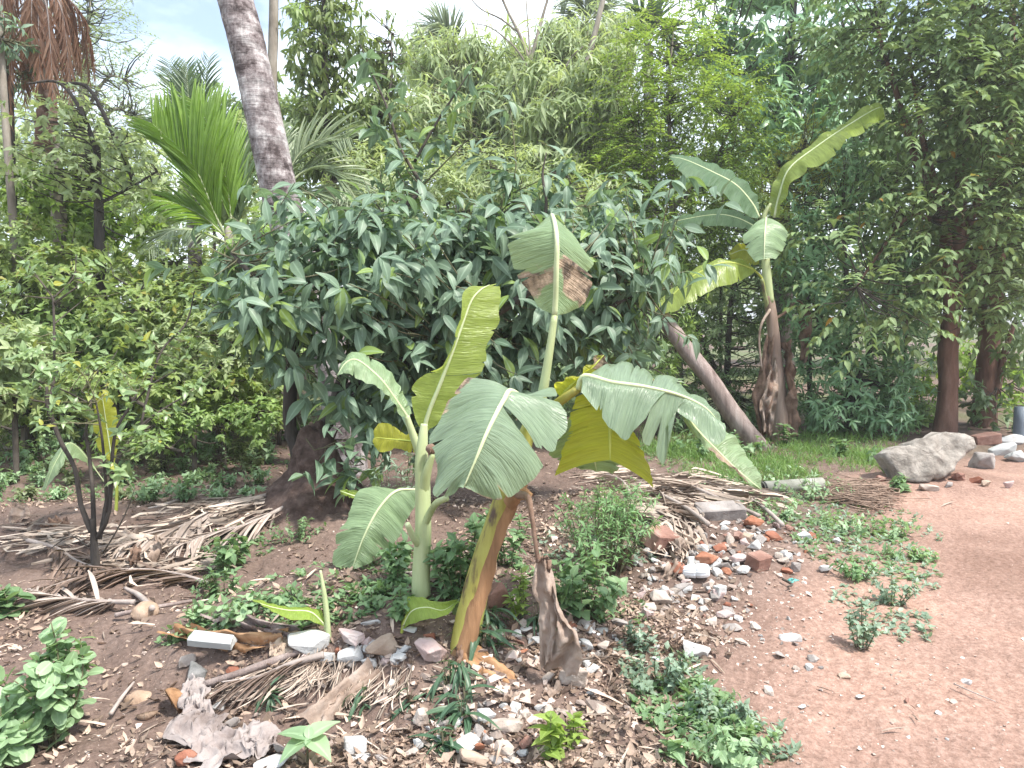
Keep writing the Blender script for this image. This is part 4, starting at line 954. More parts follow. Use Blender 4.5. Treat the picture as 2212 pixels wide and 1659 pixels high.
# ---- coconut palm trunk
def palm_trunk_mat():
    m, nt, out = new_mat('coconut_bark')
    tc = nd(nt, 'ShaderNodeTexCoord')
    n1 = nd(nt, 'ShaderNodeTexNoise', Scale=4.5, Detail=9.0, Roughness=0.74); lk(nt, tc, 'Object', n1, 'Vector')
    mp = nd(nt, 'ShaderNodeMapping'); mp.inputs['Scale'].default_value = (0.6, 0.6, 5.0); lk(nt, tc, 'Object', mp, 'Vector')
    n2 = nd(nt, 'ShaderNodeTexNoise', Scale=2.5, Detail=5.0, Roughness=0.7); lk(nt, mp, 'Vector', n2, 'Vector')
    mp3 = nd(nt, 'ShaderNodeMapping'); mp3.inputs['Scale'].default_value = (6, 6, 0.8); lk(nt, tc, 'Object', mp3, 'Vector')
    n3 = nd(nt, 'ShaderNodeTexNoise', Scale=4.0, Detail=5.0, Roughness=0.7); lk(nt, mp3, 'Vector', n3, 'Vector')
    c1 = ramp(nt, [(0.40, (0.045, 0.034, 0.034)), (0.47, (0.135, 0.112, 0.112)), (0.53, (0.22, 0.195, 0.195)), (0.64, (0.42, 0.40, 0.395))]); lk(nt, n1, 'Fac', c1, 'Fac')
    c2 = ramp(nt, [(0.35, (0.30, 0.30, 0.30)), (0.6, (0.75, 0.75, 0.75))]); lk(nt, n2, 'Fac', c2, 'Fac')
    c3 = ramp(nt, [(0.35, (0.4, 0.4, 0.4)), (0.6, (0.75, 0.75, 0.75))]); lk(nt, n3, 'Fac', c3, 'Fac')
    a = nd(nt, 'ShaderNodeMixRGB', blend_type='OVERLAY', Fac=0.6); lk(nt, c1, 'Color', a, 'Color1'); lk(nt, c2, 'Color', a, 'Color2')
    b = nd(nt, 'ShaderNodeMixRGB', blend_type='OVERLAY', Fac=0.5); lk(nt, a, 'Color', b, 'Color1'); lk(nt, c3, 'Color', b, 'Color2')
    bs = nd(nt, 'ShaderNodeBsdfPrincipled', Roughness=0.9); lk(nt, b, 'Color', bs, 'Base Color'); bs.inputs['Specular IOR Level'].default_value = 0.2
    b1 = nd(nt, 'ShaderNodeBump', Strength=0.8, Distance=0.03); lk(nt, n2, 'Fac', b1, 'Height')
    b2 = nd(nt, 'ShaderNodeBump', Strength=0.6, Distance=0.02); lk(nt, n3, 'Fac', b2, 'Height'); lk(nt, b1, 'Normal', b2, 'Normal')
    lk(nt, b2, 'Normal', bs, 'Normal'); lk(nt, bs, 0, out, 'Surface')
    return m
M_COCO = palm_trunk_mat()
def ringed_trunk(name, pts, rad, m, parent, n=120, sides=20, step=0.11, amp=0.03):
    c = arc_spline(pts, n)
    L = np.concatenate(([0], np.cumsum(np.linalg.norm(np.diff(c, axis=0), axis=1))))
    r = np.interp(np.linspace(0, 1, n + 1), np.linspace(0, 1, len(rad)), rad)
    ph = (L / step + 0.6 * vnoise(L * 2.0, 0.5)) % 1.0
    r = r * (1 + amp * (0.6 - ph)) * (1 + 0.02 * vnoise(L * 3, 2.0))
    V, Q, T = tube(c, r, sides, True, 0.04)
    return put(name, V, [Q, T], m, parent)
DK = 7.6
kb = P(745, 1000, DK); kg = ground(kb[0], kb[1])
coco = thing('coconut_palm', kg, 'thick grey coconut palm trunk with dark patches leaning left out of the picture', 'palm')
ringed_trunk('trunk', [kg - np.array((0, 0, .1)), P(742, 900, DK), P(722, 790, DK), P(690, 680, DK), P(642, 540, DK), P(606, 430, DK), P(585, 330, DK), P(560, 210, DK), P(535, 100, DK), P(508, 0, DK), P(485, -90, DK), P(450, -220, DK), P(400, -420, DK), P(350, -640, DK)],
             (0.23, 0.195, 0.185, 0.18, 0.178, 0.176, 0.174, 0.172, 0.17, 0.168, 0.165, 0.16, 0.155), M_COCO, coco)

# ---- palm fronds
M_FROND = leaf_mat('palm_leaflet_bright', (0.115, 0.223, 0.030), (0.203, 0.344, 0.047), trans=(0.42, 0.58, 0.04), fac=0.5, rough=0.45, rib=0.3)
M_FROND_GREY = leaf_mat('palm_leaflet_grey', (0.130, 0.176, 0.098), (0.247, 0.305, 0.182), fac=0.25, rough=0.4, rib=0.3)
M_FROND_DARK = leaf_mat('palm_leaflet_dark', (0.068, 0.112, 0.053), (0.128, 0.203, 0.083), fac=0.3, rough=0.4, rib=0.3)
M_FROND_DEAD = leaf_mat('palm_leaflet_dead', (0.19, 0.095, 0.052), (0.34, 0.20, 0.13), trans=(0.38, 0.18, 0.07), fac=0.3, rough=0.8, rib=0.1)
M_FROND_DRY = leaf_mat('palm_leaflet_dry', (0.24, 0.185, 0.155), (0.47, 0.40, 0.36), trans=(0.4, 0.3, 0.2), fac=0.12, rough=0.8, rib=0.1)
T_LEAFLET = template(5, 'strap', 0.055, 0.45, 0.22)
T_LEAFLET_S = template(3, 'strap', 0.06, 0.45, 0.22)
M_RACHIS = rough_mat('palm_rachis', [(0.3, (0.26, 0.30, 0.16)), (0.7, (0.42, 0.46, 0.30))], scale=6, rough=0.55, bump_s=0.1)
M_RACHIS_DRY = rough_mat('dry_palm_rachis', [(0.3, (0.22, 0.175, 0.155)), (0.7, (0.44, 0.385, 0.36))], scale=6, rough=0.8, bump_s=0.3)
def frond(parent, rach, normal, m, mr, pairs=40, L=0.5, fwd=0.75, rad=0.018, droop=0.35, sides=(1, 1), parts=0, t0=0.12, rng=None, name='frond', tmpl=None, jit=0.06, lens=None, vee=0.25, ls=1.0, up=None):
    """one palm frond: rachis with a row of leaflets on each side; leaflets become sub-parts up to `parts`"""
    rng = rng or RNG
    c = arc_spline(rach, 48)
    V, Q, T = tube(c, np.linspace(rad, rad * 0.2, 49), 6)
    f = put(name, V, [Q, T], mr, parent)
    tg = unit(np.gradient(c, axis=0))
    t = t0 + (1 - t0) * (np.arange(pairs) + 0.5) / pairs
    i = t * 48
    p = np.stack([np.interp(i, np.arange(49), c[:, k]) for k in range(3)], 1)
    g = unit(np.stack([np.interp(i, np.arange(49), tg[:, k]) for k in range(3)], 1))
    nm = unit(np.asarray(normal, float))
    sd = unit(np.cross(g, nm))
    ps, ys, us, ll = [], [], [], []
    prof = np.interp(t, (0, t0, 0.3, 0.65, 1.0), (0.5, 0.6, 1.0, 0.95, 0.35))
    for s, wgt in zip((-1, 1), sides):
        if wgt <= 0: continue
        a = fwd * (1 - 0.35 * t)[:, None]
        y = unit(g * np.cos(1.35 - a) * 1.0 + s * sd * np.sin(1.35 - a) + nm * vee + np.array((0, 0, -droop)) + jit * rng.normal(size=p.shape))
        ps.append(p); ys.append(y); us.append(np.broadcast_to(nm, p.shape) + 0.2 * rng.normal(size=p.shape)); ll.append(L * wgt * prof * (0.9 + 0.2 * rng.random(pairs)))
    leaves(f, tmpl or T_LEAFLET, np.vstack(ps), np.vstack(ys), np.vstack(us), np.concatenate(ll), m, parts, name='leaflet', rest='leaflets', rng=rng, wscale=ls)
    return f
rng = np.random.default_rng(5)
DY = 9.2
yb = P(500, 560, DY); yg = ground(yb[0] + .05, yb[1])
yp = thing('young_coconut_palm', yg, 'young coconut palm with a fan of bright green fronds left of the grey trunk', 'palm')
put_tube('trunk', [yg - np.array((0, 0, .1)), P(505, 620, DY), P(500, 540, DY), P(492, 490, DY)], (0.13, 0.11, 0.08, 0.05), M_BARK_GREY, yp, n=14)
frond(yp, [P(492, 520, DY), P(461, 455, DY - .1), P(430, 380, DY - .2), P(390, 325, DY - .3), P(330, 268, DY - .4)], (0.25, -0.9, 0.35), M_FROND, M_RACHIS, pairs=52, L=0.98, fwd=0.9, parts=104, droop=-0.28, rad=0.022, rng=rng, jit=0.03, ls=1.0, sides=(0.75, 1.0))
frond(yp, [P(500, 520, DY + .1), P(497, 440, DY + .1), P(480, 350, DY + .2), P(450, 270, DY + .3), P(415, 215, DY + .4)], (0.1, -0.95, 0.2), M_FROND, M_RACHIS, pairs=46, L=0.85, fwd=1.0, parts=92, droop=-0.2, rad=0.02, rng=rng, jit=0.03, sides=(0.9, 0.95))
frond(yp, [P(500, 525, DY + .2), P(440, 470, DY), P(380, 440, DY - .2), P(310, 430, DY - .4)], (0.1, -0.5, 0.9), M_FROND, M_RACHIS, pairs=34, L=0.6, fwd=0.8, parts=60, droop=0.3, rng=rng)
frond(yp, [P(505, 525, DY + .2), P(520, 440, DY + .3), P(512, 370, DY + .5), P(490, 300, DY + .7)], (-0.3, -0.9, 0.2), M_FROND_DARK, M_RACHIS, pairs=36, L=0.7, fwd=1.0, parts=40, droop=-0.1, rng=rng)
frond(yp, [P(500, 530, DY - .1), P(430, 500, DY - .4), P(370, 500, DY - .7), P(320, 540, DY - .9)], (0.1, -0.4, 0.9), M_FROND_GREY, M_RACHIS, pairs=34, L=0.45, fwd=0.8, parts=0, droop=0.45, rng=rng)
frond(yp, [P(505, 530, DY - .1), P(560, 490, DY - .3), P(590, 500, DY - .6), P(600, 540, DY - .8)], (0.1, -0.4, 0.9), M_FROND, M_RACHIS, pairs=30, L=0.4, fwd=0.8, parts=0, droop=0.45, rng=rng)

D = 13.0
xb = P(418, 300, D); xg = ground(xb[0], xb[1])
p2 = thing('coconut_palm', xg, 'slimmer coconut palm whose dark frond tips stand against the sky behind the young palm', 'palm')
ringed_trunk('trunk', [xg - np.array((0, 0, .1)), P(420, 520, D), P(418, 300, D)], (0.15, 0.12, 0.09), M_COCO, p2, n=60, sides=12)
for (x1, y1, x2, y2, nx) in ((395, 220, 365, 130, .3), (408, 220, 402, 135, .1), (435, 230, 452, 125, -.3), (470, 270, 520, 240, -.3), (370, 260, 330, 280, .3)):
    frond(p2, [P(418, 320, D), P(x1, y1, D), P(x2, y2, D)], (nx, -0.9, 0.3), M_FROND_DARK, M_RACHIS, pairs=34, L=0.55, fwd=0.95, droop=0.1, rng=rng, tmpl=T_LEAFLET_S)
# frond peeping out right of the thick trunk, grey-green
D = 9.6
xb = P(640, 470, D); xg = ground(xb[0], xb[1])
p3 = thing('palm_sapling', xg, 'low palm with pale grey-green spread fronds right of the grey trunk', 'palm')
put_tube('trunk', [xg - np.array((0, 0, .1)), P(640, 520, D), P(632, 420, D)], (0.09, 0.07, 0.04), M_BARK_GREY, p3, n=10)
for pts, nm in (([P(615, 390, D), P(650, 330, D), P(700, 300, D), P(760, 300, D - .2)], (-.2, -.8, .5)), ([P(620, 400, D), P(670, 365, D), P(730, 375, D), P(770, 430, D - .2)], (-.1, -.6, .8)), ([P(615, 410, D), P(600, 340, D + .3), P(590, 280, D + .4)], (.2, -.9, .2)), ([P(620, 420, D), P(690, 420, D), P(740, 470, D - .3)], (-.1, -.5, .8))):
    frond(p3, pts, nm, M_FROND_GREY, M_RACHIS, pairs=36, L=0.55, fwd=0.9, droop=0.12, rng=rng, parts=36)
# more far palms that lift out of the greenery
for (x, y, d, lab, tips, mm) in (
    (985, 120, 19.0, 'far coconut palm with a low crown between the ashy poles and the column tree', ((900, 70), (925, 60), (880, 110), (960, 95), (1010, 150), (870, 180)), M_FROND_GREY),
    (1400, 100, 17.0, 'far palm with drooping fronds beside the sky gap at the top', ((1345, 60), (1380, 40), (1350, 120), (1440, 70), (1330, 150), (1460, 120)), M_FROND_DARK),
    (1265, 60, 20.0, 'far palm with a shaggy round head beside the tilted pale pole', ((1210, 10), (1260, -20), (1320, 0), (1340, 60), (1200, 80), (1230, 130), (1310, 130)), M_FROND_GREY),
    (1010, 275, 15.0, 'palm with grey drooping dead fronds in the middle distance', ((960, 250), (985, 285), (1040, 270), (1020, 330), (1065, 300)), M_FROND_GREY)):
    cb = P(x, y, d); cg = ground(cb[0], cb[1])
    pr = thing('coconut_palm', cg, lab, 'palm')
    ringed_trunk('trunk', [cg - np.array((0, 0, .1)), 0.5 * (cb + cg) + np.array((.1, 0, 0)), cb], (0.2, 0.15, 0.11), M_COCO, pr, n=60, sides=10)
    for (tx, ty) in tips:
        e = P(tx, ty, d - 0.6 * rng.random()); mid_ = 0.5 * (cb + e) + np.array((0, -.2, 0.35))
        frond(pr, [cb, mid_, e], (0.1 * rng.normal(), -0.7, 0.6), mm, M_RACHIS, pairs=30, L=0.75, fwd=0.9, droop=0.45, rng=rng, tmpl=T_LEAFLET_S, ls=1.2)
# the grey palm's own crown, above the frame: one frond tip hangs into the top edge
top_ = P(350, -640, DK)
frond(coco, [top_, P(300, -520, DK - .2), P(275, -300, DK - .3), P(266, -30, DK - .3)], (0.1, -.8, .5), M_FROND_GREY, M_RACHIS, pairs=50, L=0.62, fwd=0.9, droop=1.0, rng=rng)
for (x1, y1, x2, y2, dz) in ((200, -760, -20, -560, 0.5), (420, -800, 600, -620, 0.6), (350, -820, 330, -760, 2.2), (300, -800, 150, -900, -1.6), (460, -700, 700, -820, -1.2)):
    frond(coco, [top_, P(x1, y1, DK + dz * .5), P(x2, y2, DK + dz)], (0.1, -.5, .8), M_FROND_GREY, M_RACHIS, pairs=40, L=0.62, fwd=0.9, droop=0.7, rng=rng)

# ---- fan palm with hanging dead fronds, far left
D = 9.5
fb = P(118, 430, D); fg = ground(fb[0], fb[1])
fp = thing('dead_frond_palm', fg, 'palm at the upper left with a skirt of rust-brown dead fronds hanging round its trunk', 'palm')
ringed_trunk('trunk', [fg - np.array((0, 0, .1)), P(128, 480, D), P(115, 330, D), P(98, 190, D), P(88, 60, D), P(80, -120, D)], (0.13, 0.11, 0.09, 0.085, 0.085, 0.08), M_BARK_GREY, fp, n=80, sides=12)
M_SKIRT = leaf_mat('rust_brown_frond', (0.213, 0.108, 0.067), (0.425, 0.270, 0.189), trans=(0.40, 0.15, 0.05), fac=0.35, rough=0.8, rib=0.1)
for k in range(26):
    a = k / 26 * 6.283 + rng.random() * .3
    top = P(84 + 16 * math.cos(a), -60 + 50 * rng.random(), D + 0.15 * math.sin(a))
    out = px(40 + 55 * rng.random(), D)
    hgt = px(150 + 150 * rng.random(), D)
    e = top + np.array((math.cos(a) * out, math.sin(a) * out, -hgt)); m_ = top + np.array((math.cos(a) * out * 0.75, math.sin(a) * out * 0.75, -hgt * 0.3))
    frond(fp, [top, m_, e], (math.cos(a), math.sin(a), 0.3), M_SKIRT if k % 4 else M_FROND_DEAD, M_RACHIS_DRY, pairs=26, L=0.36, fwd=1.0, droop=1.3, rng=rng, tmpl=T_LEAFLET_S, rad=0.012, name='dead_frond', jit=0.2, ls=1.1)
crumple('hanging_frond_sheath', [(88, 180, D - .15), (80, 260, D - .15), (72, 330, D - .15)], [(112, 182, D - .15), (118, 260, D - .2), (104, 345, D - .15)], M_DRYBROWN, fp, nv=30, nu=10, amp=0.05, fold=0.06, seed=2.0)
# slender stems at the far left
for (x0, y0, x1, y1, d, rr, lab, mm) in ((6, 180, 40, 640, 8.6, .045, 'pale slender pole-like stem at the left edge', M_BARK_GREY), (22, 240, 22, 640, 9.6, .05, 'dark ringed slender palm stem at the left edge', M_BARK_DARK)):
    t_, g_ = P(x0, y0, d), P(x1, y1, d); g_ = ground(g_[0], g_[1])
    tt = thing('slender_tree', g_, lab, 'tree')
    put_tube('trunk', [g_ - np.array((0, 0, .1)), 0.5 * (t_ + g_) + np.array((.02, 0, 0)), t_, 2.2 * t_ - 1.2 * g_], (rr * 1.2, rr, rr * .9, rr * .7), mm, tt, n=40, rough=0.06)
    pos, nrm = blobs([(x0 - 10, y0 - 110, 60, 60, d, .5)], 40, rng)
    lp, ly, lu, ll = rosettes(pos, nrm, 6, 0.13, rng, droop=0.6)
    leaves(tt, template(3, 'lance', .3, .15, .3), lp, ly, lu, ll, M_MANGO, 0, rng=rng)
    pos2 = pos
    twigs(tt, pos2, spline([t_, 2.2 * t_ - 1.2 * g_], 10), 0.006, M_TWIG, rng)

# ================================================================== generic broad trees and bushes
LM = {
 'mid': leaf_mat('leaf_mid_green', (0.133, 0.219, 0.074), (0.282, 0.391, 0.125), fac=0.35, rough=0.5),
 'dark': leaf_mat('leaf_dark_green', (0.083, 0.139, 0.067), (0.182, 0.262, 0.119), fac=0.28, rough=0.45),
 'blue': leaf_mat('leaf_blue_green', (0.103, 0.209, 0.110), (0.233, 0.380, 0.203), fac=0.28, rough=0.42),
 'bright': leaf_mat('leaf_bright_green', (0.154, 0.265, 0.044), (0.282, 0.428, 0.070), trans=(0.36, 0.46, 0.05), fac=0.45, rough=0.5),
 'pale': leaf_mat('leaf_pale_green', (0.198, 0.266, 0.130), (0.377, 0.450, 0.250), fac=0.4, rough=0.5),
 'olive': leaf_mat('leaf_olive_green', (0.146, 0.217, 0.070), (0.302, 0.383, 0.140), fac=0.4, rough=0.5, old=(0.26, 0.24, 0.05), old_share=0.06),
 'grey': leaf_mat('leaf_grey_green', (0.166, 0.233, 0.127), (0.300, 0.378, 0.214), fac=0.35, rough=0.5),
 'gold': leaf_mat('leaf_gold_green', (0.218, 0.258, 0.047), (0.406, 0.421, 0.078), trans=(0.42, 0.42, 0.05), fac=0.45, rough=0.5),
 'col': leaf_mat('leaf_column_tree', (0.099, 0.154, 0.053), (0.209, 0.270, 0.088), fac=0.42, rough=0.5),
 'rtree': leaf_mat('leaf_right_tree', (0.118, 0.190, 0.076), (0.254, 0.355, 0.149), trans=(0.26, 0.36, 0.08), fac=0.38, rough=0.62, old=(0.42, 0.20, 0.03), old_share=0.006),
}
T_OV = template(2, 'ovate', 0.5, 0.15, 0.25)
T_OV3 = template(3, 'ovate', 0.5, 0.15, 0.3)
T_LN = template(3, 'lance', 0.27, 0.15, 0.35)
T_LN2 = template(2, 'lance', 0.24, 0.15, 0.3)
T_TINY = template(1, 'ovate', 0.55, 0.0, 0.1)
T_TINY = (np.array([(0, 0, 0), (-.22, .5, .03), (0, 1, -.08), (.22, .5, .03)], float), np.array([(0, 1, 2, 3)]), np.array((0, 1, 0, 1.0)))
def tree(name, label, cat, blob, n, style, m, stems, bark, rng, L=0.1, tmpl=None, n_parts=0, group=None, k=6, S=0.35, pairs=5, droop=0.5, spread=1.1, twig=0.006, tw=3, up=0.35, shell=0.6, twig_m=None, sides=9, rough=0.12, stem_name='trunk', grow=None):
    """stems: list of (points, radii), the first is the trunk; blob list gives the crown's clumps"""
    st = [(np.array(a, float), r) for a, r in stems]
    g0 = ground(st[0][0][0][0], st[0][0][0][1])
    t = thing(name, g0, label, cat, group)
    hubs = []
    for i, (a, r) in enumerate(st):
        if i == 0: a[0] = g0 - np.array((0, 0, .08))
        put_tube(stem_name if i == 0 else 'branch', a, r, bark, t, sides=sides, n=max(12, 8 * (len(a) - 1)), rough=rough, seed=i * 2.0)
        q = spline(a, 18); hubs.append(q[6 if i == 0 else 2:])
    hubs = np.vstack(hubs)
    pos, nrm = blobs(blob, n, rng, shell)
    pos = pos + (0.16 * (pos[:, 1:2] / 9.0)) * rng.random((len(pos), 1)) * rng.normal(size=pos.shape)
    keep = pos[:, 2] > terrain(pos[:, 0], pos[:, 1]) + 0.05
    pos, nrm = pos[keep], nrm[keep]
    if style == 'rosette':
        lp, ly, lu, ll = rosettes(pos, nrm + np.array((0, 0, up)), k, L, rng, spread=spread, droop=droop)
    elif style == 'spray':
        dirs = nrm * np.array((1, 1, 0.5)) + 0.35 * rng.normal(size=nrm.shape) + np.array((0, 0, up))
        lp, ly, lu, ll, ax = sprays(pos, dirs, pairs, S, L, rng, droop)
        b = Bag()
        for p0, p1, d_ in zip(pos, ax[1], unit(dirs)):
            m_ = 0.5 * (p0 + p1) + np.array((0, 0, 0.06 * S))
            V, Q = tube(np.array((p0, m_, p1)), (0.0035, 0.0025, 0.0015), 3, False); b.add(V, Q)
        o = b.put('leaf_stalks', twig_m or M_TWIG, t); o['kind'] = 'stuff'
    elif style == 'hang':
        d_ = nrm * 0.5 + rng.normal(size=nrm.shape) * 0.5
        lp, ly, lu, ll = pos, unit(d_ + np.array((0, 0, -droop * 2))), unit(rng.normal(size=nrm.shape) + nrm), L * (0.6 + 0.7 * rng.random(len(pos)))
    leaves(t, tmpl or T_OV, lp, ly, lu, ll, m, n_parts, rng=rng)
    if tw: twigs(t, pos[::tw], hubs, twig, twig_m or M_TWIG_DARK, rng)
    return t
rng = np.random.default_rng(8)
def stem(x0, y0, x1, y1, d, *more):
    return [P(x0, y0, d), P(x1, y1, d)] + [P(*q) for q in more]
# right-hand tree with pinnate leaves
D = 10.4
rt = [(2010, 80, 190, 120, 10.2, .9), (1900, 40, 120, 110, 10.4, .8), (2150, 60, 160, 120, 10.0, 1.0), (2060, 210, 160, 60, 9.8, .9), (2170, 300, 120, 70, 9.8, .9), (1960, 170, 110, 80, 10.2, .8), (2010, 290, 110, 40, 9.6, .7), (2130, 420, 130, 60, 9.8, .9),
      (2030, 480, 110, 35, 9.4, .6), (1930, 420, 80, 50, 9.8, .6), (2150, 540, 110, 45, 9.6, .8), (2000, 560, 80, 35, 9.4, .5), (1880, 640, 95, 50, 9.2, .5), (1960, 690, 60, 35, 9.4, .4), (2190, 650, 70, 80, 9.8, .6), (2260, 300, 160, 300, 10, 1.2), (2050, -80, 260, 100, 10.3, 1.2), (1800, 500, 50, 40, 9.5, .4)]
tr1 = tree('broadleaf_tree', 'tall tree at the right with twin reddish stems and layered feathered leaf sprays', 'tree', rt, 1500, 'spray', LM['rtree'],
     [(stem(2040, 930, 2048, 860, D, (2050, 720, D), (2062, 640, D), (2066, 540, D), (2075, 420, D), (2085, 250, D), (2100, 60, D), (2110, -120, D)), (.17, .135, .13, .10, .09, .08, .06, .04, .02)),
      (stem(2050, 730, 2052, 640, D - .1, (2046, 560, D - .1), (2030, 440, D), (1990, 380, D), (1930, 180, D), (1895, 60, D)), (.09, .085, .08, .07, .05, .035, .02)),
      (stem(2070, 540, 2120, 420, D, (2170, 360, D), (2212, 350, D)), (.06, .05, .04, .03)), (stem(2040, 450, 2000, 330, D, (1985, 250, D), (1960, 90, D)), (.05, .04, .03, .015)),
      (stem(2035, 480, 1960, 470, D - .3, (1890, 560, D - .6), (1850, 620, D - .9)), (.04, .03, .02, .01))], M_BARK_RED, rng, L=0.135, tmpl=T_OV3, n_parts=300, S=0.48, pairs=5, droop=0.30, up=0.05, tw=3)
D = 11.4
rt2 = [(2190, 200, 120, 200, 11.5, 1), (2140, 640, 70, 60, 11.2, .5), (2210, 480, 90, 120, 11.5, .8), (2180, 760, 50, 60, 11.2, .4), (2090, 860, 40, 45, 11, .4), (2150, 900, 55, 40, 11, .4)]
tree('broadleaf_tree', 'second reddish trunk with ivy-like leaves behind the twin-stemmed tree', 'tree', rt2, 620, 'rosette', LM['dark'],
     [(stem(2125, 925, 2130, 830, D, (2140, 700, D), (2150, 560, D), (2170, 400, D), (2180, 200, D), (2190, -50, D)), (.19, .16, .15, .13, .10, .07, .03)), (stem(2150, 850, 2165, 780, D - .1, (2190, 700, D)), (.07, .05, .03)), (stem(2140, 640, 2090, 560, D, (2040, 520, D)), (.06, .05, .03))], M_BARK_RED, rng, L=0.15, tmpl=T_OV3, k=6, tw=4)
# dense dark bushes in the middle right
D = 10.8
tree('dense_bush', 'dense dark green bush of whorled leaves right of the grey banana stem', 'bush', [(1800, 420, 110, 130, 10.8, .6), (1860, 560, 130, 150, 10.6, .6), (1780, 680, 100, 120, 10.4, .5), (1850, 800, 130, 120, 10.3, .5), (1940, 740, 70, 160, 10.6, .4), (1760, 860, 70, 80, 10.2, .4), (1900, 900, 90, 50, 10.2, .4), (1740, 540, 60, 100, 10.6, .4)], 950, 'rosette', LM['blue'],
     [(stem(1830, 950, 1835, 850, D, (1830, 650, D), (1820, 450, D)), (.06, .05, .04, .02)), (stem(1840, 850, 1900, 700, D, (1930, 560, D)), (.04, .03, .015)), (stem(1835, 800, 1770, 700, D, (1760, 560, D)), (.04, .03, .015))], M_BARK_DARK, rng, L=0.15, tmpl=T_LN, k=7, droop=0.3, n_parts=300, spread=1.25)
tree('dense_bush', 'darker bush between leaning log and grey banana stem', 'bush', [(1560, 700, 110, 150, 11.6, .6), (1650, 600, 80, 150, 11.4, .5), (1520, 840, 90, 90, 11.2, .5), (1640, 850, 80, 90, 11.0, .5), (1480, 760, 60, 120, 11.6, .5), (1600, 520, 110, 70, 11.8, .5)], 700, 'rosette', LM['dark'],
     [(stem(1570, 950, 1570, 850, 11.6, (1580, 650, 11.6), (1620, 500, 11.6)), (.06, .05, .04, .02)), (stem(1570, 850, 1510, 720, 11.6, (1480, 640, 11.6)), (.04, .03, .015))], M_BARK_DARK, rng, L=0.14, tmpl=T_LN2, k=7, droop=0.35)
tree('yellow_bush', 'small-leaved golden green bush tip under the long banana leaf', 'bush', [(1735, 310, 50, 60, 10.9, .4), (1700, 400, 70, 60, 10.9, .4), (1755, 360, 50, 50, 10.8, .4)], 260, 'rosette', LM['gold'],
     [(stem(1750, 950, 1745, 600, 11.2, (1735, 330, 11.0)), (.04, .03, .01)), ], M_BARK_DARK, rng, L=0.085, tmpl=T_LN2, k=8, droop=0.1, up=0.8)
# feathery yellow-green tree
D = 12.0
mo = [(1440, 130, 90, 70, 12, .8), (1400, 220, 100, 60, 12, .8), (1500, 250, 110, 60, 11.8, .8), (1430, 330, 110, 50, 11.8, .8), (1560, 340, 80, 40, 11.6, .7), (1580, 200, 70, 40, 11.8, .6), (1350, 320, 80, 60, 12.2, .8), (1330, 430, 100, 60, 12, .8), (1480, 440, 110, 50, 11.8, .7), (1450, 60, 60, 50, 12.2, .6), (1390, 520, 90, 60, 12, .6)]
tree('feathery_tree', 'feathery yellow-green tree with tiny leaflets in flat layers', 'tree', mo, 1350, 'spray', LM['bright'],
     [(stem(1470, 950, 1465, 760, D, (1455, 560, D), (1450, 380, D), (1445, 200, D), (1455, 60, D)), (.075, .06, .05, .04, .025, .01)), (stem(1460, 560, 1400, 400, D, (1370, 270, D)), (.035, .025, .01)), (stem(1455, 450, 1540, 350, D, (1590, 250, D)), (.035, .025, .01)), (stem(1455, 640, 1360, 520, D, (1310, 420, D)), (.035, .025, .01))], M_BARK_GREY, rng, L=0.085, tmpl=T_TINY, S=0.55, pairs=9, droop=0.35, up=0.05, tw=3)
# big dark tree above, far right centre
D = 16.0
bd = [(1640, 60, 110, 80, 16, 1.4), (1740, 120, 120, 70, 15.5, 1.4), (1600, 180, 90, 60, 15.5, 1.2), (1700, 230, 120, 50, 15, 1.2), (1800, 180, 90, 70, 15.5, 1.2), (1620, 300, 100, 60, 15, 1.0), (1540, 80, 80, 70, 16, 1.2), (1830, 50, 90, 80, 15.6, 1.2), (1660, -60, 200, 60, 16, 1.5), (1700, 320, 80, 70, 14.8, .8), (1820, 310, 100, 80, 14.5, .9)]
tree('broad_tree', 'broad dark tree with long drooping leaves filling the top right of centre', 'tree', bd, 850, 'rosette', LM['blue'],
     [(stem(1690, 920, 1690, 600, D, (1685, 350, D), (1700, 150, D), (1720, -40, D)), (.25, .22, .18, .12, .05)), (stem(1688, 420, 1610, 250, D, (1570, 100, D)), (.12, .08, .03)), (stem(1690, 380, 1780, 240, D, (1830, 80, D)), (.12, .08, .03))], M_BARK_DARK, rng, L=0.34, tmpl=T_LN, k=7, droop=0.7, tw=3, twig=0.014)
# pale bamboo-like feathery clump in the centre
D = 15.0
bb = [(1130, 200, 90, 70, 15, 1.0), (1220, 250, 100, 80, 14.6, 1), (1100, 300, 80, 70, 14.6, 1), (1280, 330, 100, 70, 14.2, 1), (1180, 350, 90, 60, 14.2, .8), (1060, 170, 60, 50, 15.2, .8), (1260, 180, 60, 70, 15, .8), (1330, 230, 60, 70, 14.8, .8), (1210, 100, 50, 60, 15.2, .7), (960, 150, 90, 60, 15, .8), (1000, 250, 70, 60, 15, .8), (1020, 100, 50, 40, 15, .6), (930, 260, 90, 70, 14, .8), (930, 130, 70, 50, 16, .8), (1010, 160, 70, 40, 16, .8), (1240, 90, 60, 50, 16, .8), (1300, 60, 50, 50, 16, .8), (1100, 130, 70, 40, 16, .8), (1080, 230, 90, 60, 14.5, .8), (1150, 130, 60, 50, 15, .7), (1320, 120, 60, 60, 15, .7), (1230, 400, 110, 60, 13.5, .8), (1185, 300, 70, 110, 12.3, .4), (1270, 200, 60, 90, 12.3, .4), (1160, 160, 40, 50, 13, .4), (1040, 380, 90, 60, 13.5, .7)]
